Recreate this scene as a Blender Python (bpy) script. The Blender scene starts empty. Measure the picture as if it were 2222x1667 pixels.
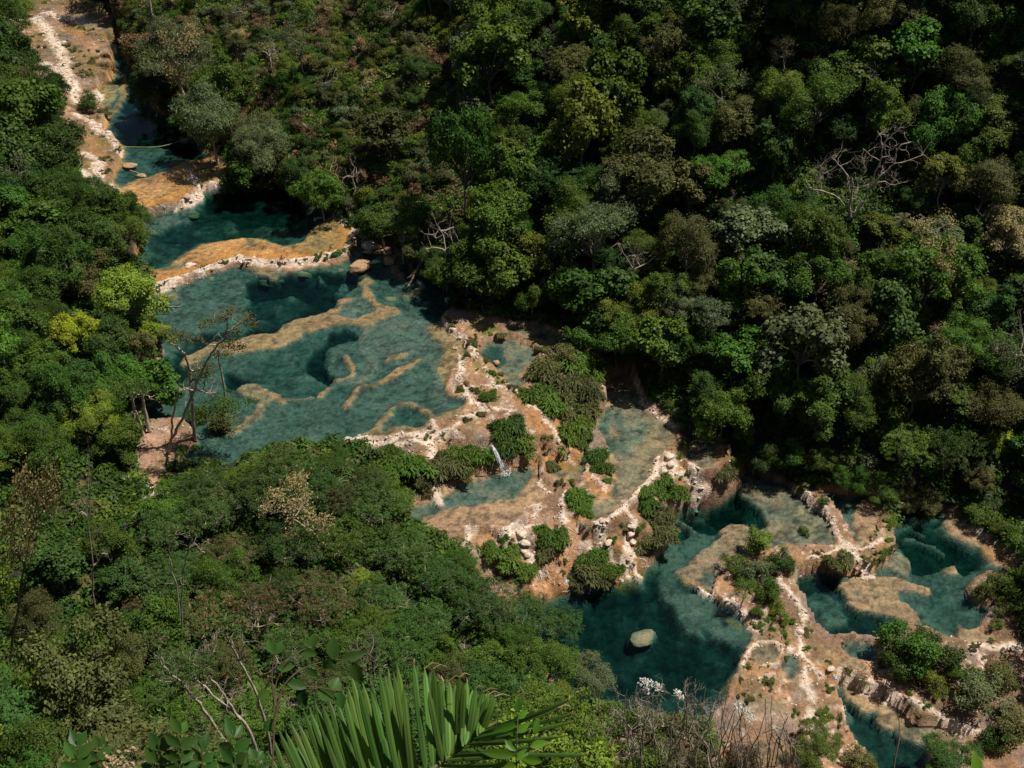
import bpy, math, random
import numpy as np
from mathutils import Vector, Matrix

# ------------------------------------------------------------------ camera, light, exposure
SC = bpy.context.scene
W, H = 2222.0, 1667.0
CAM_Z = 93.0
PITCH = math.radians(38.0)
FPX = W / 2 / 0.4245
SUN = np.array([0.42, 0.10, 0.90]); SUN /= np.linalg.norm(SUN)
SUN_STRENGTH, SKY_STRENGTH, EXPOSURE = 4.8, 0.05, 0.0

cam_d = bpy.data.cameras.new('camera')
cam_d.sensor_width = 36.0
cam_d.lens = 18.0 / 0.4245
cam_d.clip_start = 0.1
cam_d.clip_end = 3000
cam = bpy.data.objects.new('camera', cam_d)
cam.location = (0, 0, CAM_Z)
cam.rotation_euler = (math.pi / 2 - PITCH, 0, 0)
SC.collection.objects.link(cam)
SC.camera = cam

world = bpy.data.worlds.new('World')
SC.world = world
world.use_nodes = True
nt = world.node_tree
sky = nt.nodes.new('ShaderNodeTexSky')
sky.sky_type = 'NISHITA'
sky.sun_disc = False
sky.sun_elevation = math.asin(SUN[2])
sky.sun_rotation = math.atan2(SUN[0], SUN[1])
bg = nt.nodes.get('Background') or nt.nodes.new('ShaderNodeBackground')
bg.inputs['Strength'].default_value = SKY_STRENGTH
nt.links.new(sky.outputs[0], bg.inputs['Color'])

sun_d = bpy.data.lights.new('sun', 'SUN')
sun_d.energy = SUN_STRENGTH
sun_d.angle = math.radians(0.5)
sun_d.color = (1.0, 0.93, 0.82)
sun_o = bpy.data.objects.new('sun', sun_d)
sun_o.rotation_euler = Vector(SUN).to_track_quat('Z', 'Y').to_euler()
sun_o.location = (0, 0, 200)
SC.collection.objects.link(sun_o)

vs = SC.view_settings
vs.view_transform = 'Standard'
vs.look = 'None'
vs.exposure = EXPOSURE
vs.gamma = 1.0
vs.use_curve_mapping = False
cy = SC.cycles
cy.max_bounces = 6
cy.diffuse_bounces = 2
cy.glossy_bounces = 2
cy.transmission_bounces = 2
cy.transparent_max_bounces = 12
cy.volume_bounces = 0
cy.caustics_reflective = False
cy.caustics_refractive = False
cy.use_denoising = True
cy.sample_clamp_indirect = 3.0

rng = np.random.default_rng(7)
random.seed(7)
COL = SC.collection

# ------------------------------------------------------------------ projection helpers
CP, SP = math.cos(PITCH), math.sin(PITCH)

def ray(px, py):
    a = (px - W / 2) / FPX
    b = -(py - H / 2) / FPX
    return np.array([a, CP + b * SP, -SP + b * CP])        # depth along the axis = 1

def P(px, py, z=0.0):
    d = ray(px, py)
    t = (z - CAM_Z) / d[2]
    return np.array([d[0] * t, d[1] * t])

def at(px, py, depth):
    d = ray(px, py)
    return np.array([d[0] * depth, d[1] * depth, CAM_Z + d[2] * depth])

def PP(pts, z):
    return np.array([P(a, b, z) for a, b in pts])

def project(p):
    x, y, z = p[0], p[1], p[2] - CAM_Z
    dep = y * CP - z * SP
    up = y * SP + z * CP
    return W / 2 + FPX * x / dep, H / 2 - FPX * up / dep, dep

# ------------------------------------------------------------------ noise
def _hash(ix, iy, s):
    n = (ix.astype(np.int64) * 374761393 + iy.astype(np.int64) * 668265263 + s * 974634777) & 0xffffffff
    n = ((n ^ (n >> 13)) * 1274126177) & 0xffffffff
    return ((n ^ (n >> 16)) & 0xffff) / 65535.0

def vnoise(x, y, s=0):
    ix, iy = np.floor(x), np.floor(y)
    fx, fy = x - ix, y - iy
    fx = fx * fx * (3 - 2 * fx); fy = fy * fy * (3 - 2 * fy)
    a = _hash(ix, iy, s); b = _hash(ix + 1, iy, s)
    c = _hash(ix, iy + 1, s); d = _hash(ix + 1, iy + 1, s)
    return (a * (1 - fx) + b * fx) * (1 - fy) + (c * (1 - fx) + d * fx) * fy

def fbm(x, y, s=0, oct=4, g=0.5):
    v = 0.0; a = 1.0; t = 0.0; f = 1.0
    for i in range(oct):
        v = v + a * vnoise(x * f + i * 17.3, y * f - i * 9.1, s + i); t += a; a *= g; f *= 2.03
    return v / t * 2 - 1

def smooth(a, b, x):
    t = np.clip((x - a) / (b - a), 0, 1)
    return t * t * (3 - 2 * t)

# ------------------------------------------------------------------ grid of the ground
def spaced(stops):
    out = [stops[0][0]]
    for (a, s0), (b, s1) in zip(stops[:-1], stops[1:]):
        n = max(1, int(round((b - a) / ((s0 + s1) / 2))))
        t = np.arange(1, n + 1) / n
        if abs(s1 - s0) > 1e-6:
            k = s1 / s0
            t = (k ** t - 1) / (k - 1)
        out.extend(a + (b - a) * t)
    return np.array(out)

GX = spaced([(-900, 80), (-300, 20), (-110, 1.0), (-72, 0.3), (50, 0.3), (60, .8), (110, 1.6), (300, 20), (900, 80)])
GY = spaced([(-500, 60), (-60, 10), (0, 1.5), (60, 0.9), (66, 0.26), (150, 0.26), (190, 0.4), (262, 0.6), (320, 3), (500, 20), (1200, 80)])
nx, ny = len(GX), len(GY)
XX, YY = np.meshgrid(GX, GY)
X = XX.ravel(); Y = YY.ravel()
# queries are taken at slightly warped points so that every traced outline gets a natural, crinkled edge
WX = X + 0.6 * fbm(X / 2.6, Y / 2.6, 3, 3) + 0.35 * fbm(X / .8, Y / .8, 5, 3)
WY = Y + 0.6 * fbm(X / 2.6 + 50, Y / 2.6, 4, 3) + 0.35 * fbm(X / .8, Y / .8 + 30, 6, 3)

def catmull(pts, n=4, closed=True):
    pts = np.asarray(pts, float); m = len(pts); out = []
    rngi = range(m) if closed else range(m - 1)
    for i in rngi:
        if closed:
            p0, p1, p2, p3 = pts[i - 1], pts[i], pts[(i + 1) % m], pts[(i + 2) % m]
        else:
            p0, p1, p2, p3 = pts[max(i - 1, 0)], pts[i], pts[i + 1], pts[min(i + 2, m - 1)]
        for k in range(n):
            t = k / n
            out.append(0.5 * ((2 * p1) + (-p0 + p2) * t + (2 * p0 - 5 * p1 + 4 * p2 - p3) * t * t + (-p0 + 3 * p1 - 3 * p2 + p3) * t ** 3))
    if not closed:
        out.append(pts[-1])
    return np.array(out)

def near(poly, m):
    lo, hi = poly.min(0) - m, poly.max(0) + m
    return np.where((WX > lo[0]) & (WX < hi[0]) & (WY > lo[1]) & (WY < hi[1]))[0]

def segdist(poly, x, y, closed):
    d2 = np.full(len(x), 1e18); inside = np.zeros(len(x), bool)
    n = len(poly)
    for i in range(n if closed else n - 1):
        a = poly[i]; b = poly[(i + 1) % n]
        e = b - a; L = e @ e + 1e-12
        t = np.clip(((x - a[0]) * e[0] + (y - a[1]) * e[1]) / L, 0, 1)
        d2 = np.minimum(d2, (x - a[0] - t * e[0]) ** 2 + (y - a[1] - t * e[1]) ** 2)
        if closed and a[1] != b[1]:
            c = ((a[1] > y) != (b[1] > y)) & (x < (b[0] - a[0]) * (y - a[1]) / (b[1] - a[1]) + a[0])
            inside ^= c
    d = np.sqrt(d2)
    return np.where(inside, d, -d) if closed else d

def inpoly(poly, x, y):
    r = False; n = len(poly)
    for i in range(n):
        a = poly[i]; b = poly[(i + 1) % n]
        if (a[1] > y) != (b[1] > y) and x < (b[0] - a[0]) * (y - a[1]) / (b[1] - a[1]) + a[0]:
            r = not r
    return r

def q(ox, oy, s, pts):
    return [(ox + s * a, oy + s * b) for a, b in pts]
A1 = lambda p: q(0, 0, .3351, p)
A2 = lambda p: q(250, 350, .3351, p)
A3 = lambda p: q(800, 600, .3351, p)
A4 = lambda p: q(900, 850, .3351, p)
A5 = lambda p: q(1482, 1000, .402, p)
A6 = lambda p: q(1140, 1100, .14467, p)

# ------------------------------------------------------------------ base height from control points
CTRL = [(100, 60, 4.5), (160, 60, 3.6), (200, 120, 3.6), (100, 200, 5), (200, 230, 2.4), (180, 330, 2.6), (230, 330, 2.2), (200, 400, 2.2), (150, 340, 3.5), (30, 60, 5.5),
 (100, 500, 4), (50, 800, 3), (250, 700, 1.4), (150, 950, 2), (310, 960, .9), (340, 1040, .7), (370, 960, .5), (0, 1100, 3), (200, 1200, 2), (100, 300, 5), (0, 400, 6),
 (750, 985, .3), (900, 955, .25), (640, 1000, .2), (1000, 920, .3), (1080, 880, .35), (1010, 800, .35), (1000, 740, .35), (980, 690, .45), (900, 1070, -3.2), (960, 1060, -3.4), (880, 1000, -.8), (1010, 1005, -2.6),
 (1060, 1000, -3), (1060, 945, .1), (1130, 930, -.2), (1110, 985, -2.2), (1150, 985, -3),
 (500, 1100, .5), (700, 1150, -1), (900, 1150, -3.4), (950, 1250, -4), (600, 1350, 0), (1050, 1290, -6), (1150, 1350, -8.6), (1280, 1440, -8.6), (1300, 1600, -9), (1500, 1560, -9.6), (800, 1500, -3), (300, 1500, 2),
 (1200, 800, .1), (1290, 760, .3), (1280, 840, -.6), (1200, 880, -.4), (1270, 920, -1.6), (1290, 900, -2.4), (1150, 890, .1), (1190, 940, -1), (1230, 970, -2), (1280, 1000, -2.9), (1300, 1040, -3.4), (1180, 990, -3), (1320, 830, -2), (1130, 800, .1), (1120, 850, 0),
 (1250, 1030, -3.4), (1280, 1060, -3.6), (1200, 1080, -3.8), (1260, 1110, -4), (1150, 1150, -4.1), (1230, 1140, -4.4), (1310, 1130, -4.6), (1370, 1120, -4.4), (1100, 1170, -4.3), (1050, 1180, -4.4),
 (1200, 1180, -5.4), (1260, 1170, -5.4), (1330, 1170, -5.5), (1400, 1140, -5.5), (1420, 1080, -5), (1450, 1040, -5), (1480, 1020, -5.2), (1130, 1210, -6), (1190, 1230, -7.3), (1260, 1220, -7.4), (1310, 1210, -7.5), (1370, 1190, -7.4), (1430, 1150, -7.3), (1470, 1080, -7.2), (1510, 1060, -7.6), (1090, 1250, -7.5),
 (1180, 1275, -8.7), (1250, 1265, -8.8), (1340, 1240, -8.8), (1400, 1210, -8.8), (1455, 1130, -8.8), (1530, 1050, -6.4), (1560, 1010, -5.4), (1590, 990, -5.2), (1600, 1010, -8),
 (1460, 985, -4.2), (1470, 920, -3.9), (1430, 860, -3.6), (1500, 980, -4.5),
 (1650, 1190, -8.6), (1600, 1280, -8.6), (1640, 1310, -8.6), (1690, 1260, -8.7), (1720, 1180, -8.8), (1820, 1200, -9), (1700, 1340, -9.3), (1750, 1400, -10), (1650, 1400, -9), (1700, 1440, -9.9), (1630, 1450, -9.2), (1720, 1500, -10.6), (1660, 1550, -10.6), (1760, 1560, -11.6), (1700, 1620, -11.6), (1800, 1440, -10.4), (1860, 1490, -11.4), (1780, 1480, -11.5), (1850, 1620, -12.6),
 (1990, 1430, -10.2), (2080, 1440, -10.2), (2150, 1420, -10.2), (2200, 1270, -10), (2130, 1500, -10.8), (2000, 1500, -11), (1930, 1500, -11.6), (2060, 1560, -12), (2200, 1600, -11.5), (2120, 1640, -12.4), (1500, 1650, -11), (1600, 1640, -11.2),
 (1640, 1020, -7.6), (1720, 1050, -8.4), (1900, 1060, -9), (2050, 1100, -9.8), (2200, 1170, -9.8), (1520, 900, -3.4), (1450, 830, -2.6), (1600, 960, -5), (1340, 790, -2.4),
 (830, 500, .6), (860, 540, .5), (960, 620, .5), (1050, 680, .4), (1200, 690, .4), (600, 395, 1), (700, 450, .9), (450, 300, 1.8), (350, 200, 2), (270, 50, 4.5), (210, 20, 5)]
cp = np.array([[*P(a, b, z), z] for a, b, z in CTRL])

def idw(x, y):
    out = np.zeros(len(x)); ws = np.zeros(len(x))
    for a, b, z in cp:
        w = 1.0 / ((x - a) ** 2 + (y - b) ** 2 + 1.0) ** 1.7
        out += w * z; ws += w
    return out / ws
G = idw(X, Y)
G += 0.22 * fbm(X / 3.5, Y / 3.5, 11, 4) + .05 * fbm(X / .7, Y / .7, 12, 2)

# right bank: the slope that fills the upper right of the picture
BANK = [(195, -60, 6), (245, 20, 5), (262, 90, 4), (300, 200, 3), (400, 262, 2.8), (490, 332, 2.5), (560, 392, 1.5), (650, 405, 1.5), (720, 458, 1.5), (800, 482, 1), (880, 560, .6), (960, 618, .5), (1020, 655, .5),
        (1200, 680, .3), (1310, 735, 0), (1345, 795, -2), (1450, 830, -2), (1530, 895, -3), (1610, 955, -5), (1645, 1005, -7), (1730, 1035, -8), (1900, 1065, -8.5), (1950, 1090, -8.5), (2060, 1085, -9), (2222, 1110, -9), (2500, 1200, -9)]
bank = np.array([P(a, b, z) for a, b, z in BANK])
bank = np.vstack([bank[0] + np.array([-130, 330.]), bank, bank[-1] + np.array([330, -160.])])
closed = np.vstack([bank, [[1500, -300.], [1500, 1500.], [bank[0][0], 1500.]]])
sdR = segdist(closed, WX, WY, True)
dR = np.maximum(sdR, 0)
slope = 0.62 + 0.28 * fbm(X / 38, Y / 38, 21, 2)
hillR = dR * slope + 2.2 * smooth(0, 4, dR) + 9 * smooth(38, 60, dR + 12 * fbm(X / 25, Y / 25, 31, 2)) + 2.4 * fbm(X / 9, Y / 9, 22, 4) * smooth(0, 8, dR)
hillR = np.where(dR > 130, 130 * slope + 25 + (dR - 130) * .25, hillR)
# left bank: gentle rise away from the river
LEFT = [(-300, -60, 6), (20, 40, 5), (150, 340, 3.2), (200, 400, 3), (325, 470, 1.5), (320, 590, 1.5), (345, 650, .3), (350, 760, .3), (300, 930, .9), (290, 1060, .8), (250, 1300, 0)]
left = np.array([P(a, b, z) for a, b, z in LEFT])
left = np.vstack([left[0] + [-200, 300], left, left[-1] + [0, -60], [-1500, -60], [-1500, 600]])
sdL = segdist(left, WX, WY, True)
dL = np.maximum(sdL, 0)
hillL = .20 * dL + 1.2 * fbm(X / 11, Y / 11, 41, 3) * smooth(0, 8, dL)
# the cliff below the viewpoint: (y, z) of its profile
prof_y = np.array([-400, -60, -8, 1.2, 2.2, 5, 15, 40, 60, 66, 2000.])
prof_z = np.array([130, 106, 92.5, 91.2, 88, 79, 59, 20, 1, -30, -30.])
sh = 4 * smooth(8, 45, X) - 5 * smooth(12, 60, -X)
wob = 1.6 * fbm(X / 14, Y / 14, 51, 3)
hillC = np.interp(Y + sh, prof_y, prof_z) + wob * smooth(6, 20, Y)
Z = np.maximum(G + hillR + hillL, hillC)

# ------------------------------------------------------------------ pools: level, outline, beds
P0 = [(235, 44), (231, 94), (241, 127), (240, 168), (218, 188), (214, 214), (235, 248), (231, 278), (248, 308), (263, 322), (258, 352), (246, 369), (245, 395), (255, 419), (271, 436), (295, 452), (315, 458),
      (335, 449), (369, 438), (395, 430), (414, 405), (411, 382), (419, 362), (445, 355), (470, 350), (479, 338), (446, 322), (425, 296), (392, 262), (356, 245), (322, 222), (305, 195), (298, 174), (288, 141), (272, 100), (258, 67), (250, 44)]
P0b = A1([(1250, 1120), (1290, 1085), (1390, 1065), (1480, 1070), (1510, 1110), (1490, 1160), (1440, 1165), (1360, 1185), (1310, 1200), (1270, 1170)])
P1 = [(314, 467), (327, 461), (357, 456), (384, 449), (411, 442), (431, 426), (451, 409), (485, 399), (505, 398), (552, 400), (585, 400), (635, 405), (655, 432), (690, 450), (719, 462), (738, 474), (757, 491), (762, 511),
      (750, 530), (742, 541), (719, 549), (669, 559), (645, 562), (615, 565), (585, 563), (552, 561), (518, 555), (485, 564), (451, 577), (434, 584), (418, 592), (391, 605), (367, 613), (337, 625), (315, 605), (300, 568), (305, 518), (305, 491)]
P2 = [(345, 634), (391, 620), (430, 603), (480, 587), (520, 578), (580, 587), (630, 585), (690, 577), (740, 567), (770, 545), (783, 515), (810, 507), (850, 535), (885, 570), (905, 588), (945, 600), (972, 625), (985, 660), (950, 690), (958, 702), (974, 718), (1000, 737), (1012, 757),
      (1006, 788), (986, 801), (968, 815), (965, 838), (978, 855), (1005, 862), (1012, 875), (1001, 898), (961, 910), (934, 929), (900, 936), (850, 940), (800, 946), (740, 955), (690, 966), (640, 975), (560, 986), (470, 1010), (400, 1015), (395, 985), (425, 955), (415, 925), (360, 912), (300, 925), (300, 890), (345, 850), (350, 800), (345, 750), (330, 700), (325, 650)]
PT = A3([(870, 340), (960, 300), (1100, 290), (1200, 340), (1285, 385), (1300, 450), (1240, 510), (1165, 540), (1140, 480), (1075, 435), (980, 385), (900, 365)])
PM = A3([(590, 330), (680, 295), (800, 315), (850, 345), (800, 385), (720, 395), (640, 370)])
PS = A3([(722, 440), (800, 412), (900, 395), (960, 405), (1060, 445), (1095, 490), (1080, 570), (1050, 600), (1010, 650), (1015, 700), (965, 722), (905, 700), (845, 640), (785, 580), (725, 520)])
P3 = A3([(250, 1480), (420, 1430), (500, 1375), (600, 1325), (700, 1300), (800, 1262), (900, 1235), (1000, 1210), (1060, 1185), (1110, 1200), (1100, 1300), (1155, 1390), (1115, 1450), (1040, 1490), (1000, 1545), (940, 1615), (870, 1635), (700, 1600), (620, 1630), (540, 1655), (400, 1660), (250, 1620)])
P3b = A3([(1150, 1210), (1240, 1180), (1340, 1180), (1400, 1210), (1390, 1270), (1330, 1300), (1230, 1320), (1150, 1290)])
P4 = A3([(1640, 625), (1685, 640), (1720, 700), (1790, 790), (1850, 870), (1930, 930), (1990, 980), (1995, 1040), (1955, 1120), (1880, 1165), (1860, 1250), (1820, 1335), (1740, 1400), (1650, 1475), (1600, 1555), (1480, 1595), (1400, 1585), (1385, 1530), (1440, 1450), (1505, 1430), (1570, 1350), (1570, 1200), (1535, 1100), (1470, 1060), (1490, 960), (1520, 850), (1530, 700), (1580, 640)])
P4b = A4([(1760, 260), (1830, 215), (1960, 260), (2030, 340), (1985, 420), (1915, 485), (1810, 485), (1760, 420)])
P5 = A4([(2120, 530), (2000, 595), (1880, 655), (1770, 685), (1695, 780), (1685, 900), (1625, 1000), (1565, 1065), (1485, 1135), (1405, 1185), (1310, 1215), (1200, 1235), (1095, 1262), (1000, 1285), (900, 1295), (845, 1335)]) + \
     [(1120, 1300), (1140, 1390), (1220, 1490), (1330, 1560), (1450, 1580), (1560, 1540), (1585, 1490), (1605, 1440), (1622, 1400), (1630, 1376), (1612, 1348), (1590, 1322), (1552, 1300), (1560, 1260), (1610, 1215), (1680, 1190), (1765, 1183), (1812, 1181), (1812, 1160), (1803, 1132), (1770, 1102), (1740, 1080), (1724, 1064), (1700, 1046), (1650, 1030), (1610, 1018)]
P5c = A5([(700, 170), (800, 160), (950, 170), (1060, 180), (1075, 300), (1055, 400), (1005, 465), (950, 450), (885, 370), (830, 290), (755, 215)])
P6 = A5([(592, 650), (640, 606), (740, 596), (850, 605), (950, 625), (1030, 605), (1085, 560), (1125, 500), (1130, 400), (1145, 300), (1200, 240), (1300, 250), (1400, 265), (1500, 290), (1545, 345), (1625, 415), (1725, 475), (1900, 560), (1880, 640), (1700, 610), (1600, 630), (1535, 680), (1560, 740), (1640, 780), (1720, 785), (1645, 830), (1625, 900), (1720, 960), (1600, 985), (1500, 975), (1420, 955), (1300, 900), (1200, 895), (1110, 955), (1050, 955), (950, 942), (850, 955), (780, 935), (720, 895), (690, 830), (640, 770), (600, 710)])
P6b = A5([(855, 985), (950, 965), (1020, 965), (1055, 1040), (1030, 1068), (950, 1065), (885, 1040)])
P6c = A5([(800, 1040), (880, 1060), (985, 1100), (990, 1125), (900, 1110), (810, 1080)])
P7 = A5([(822, 1205), (860, 1212), (960, 1225), (1050, 1260), (1150, 1320), (1215, 1385), (1260, 1425), (1440, 1440), (1540, 1485), (1480, 1530), (1350, 1540), (1320, 1600), (1310, 1720), (1300, 1800), (1150, 1800), (1060, 1690), (1000, 1600), (940, 1530), (880, 1450), (850, 1360), (830, 1290)])
PB = A5([(370, 1010), (420, 995), (500, 1000), (530, 1040), (500, 1090), (420, 1100), (360, 1070)])
PC = A5([(530, 1070), (570, 1030), (620, 1040), (640, 1100), (620, 1170), (560, 1190), (520, 1140)])
PD = A1([(400, 80), (560, 70), (700, 90), (720, 130), (690, 190), (600, 190), (480, 150), (420, 120)])

def poly(d, soft, pts): return ('p', d, soft, pts)
def line(d, w, pts, soft=.28): return ('l', d, soft, pts, w)
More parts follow.
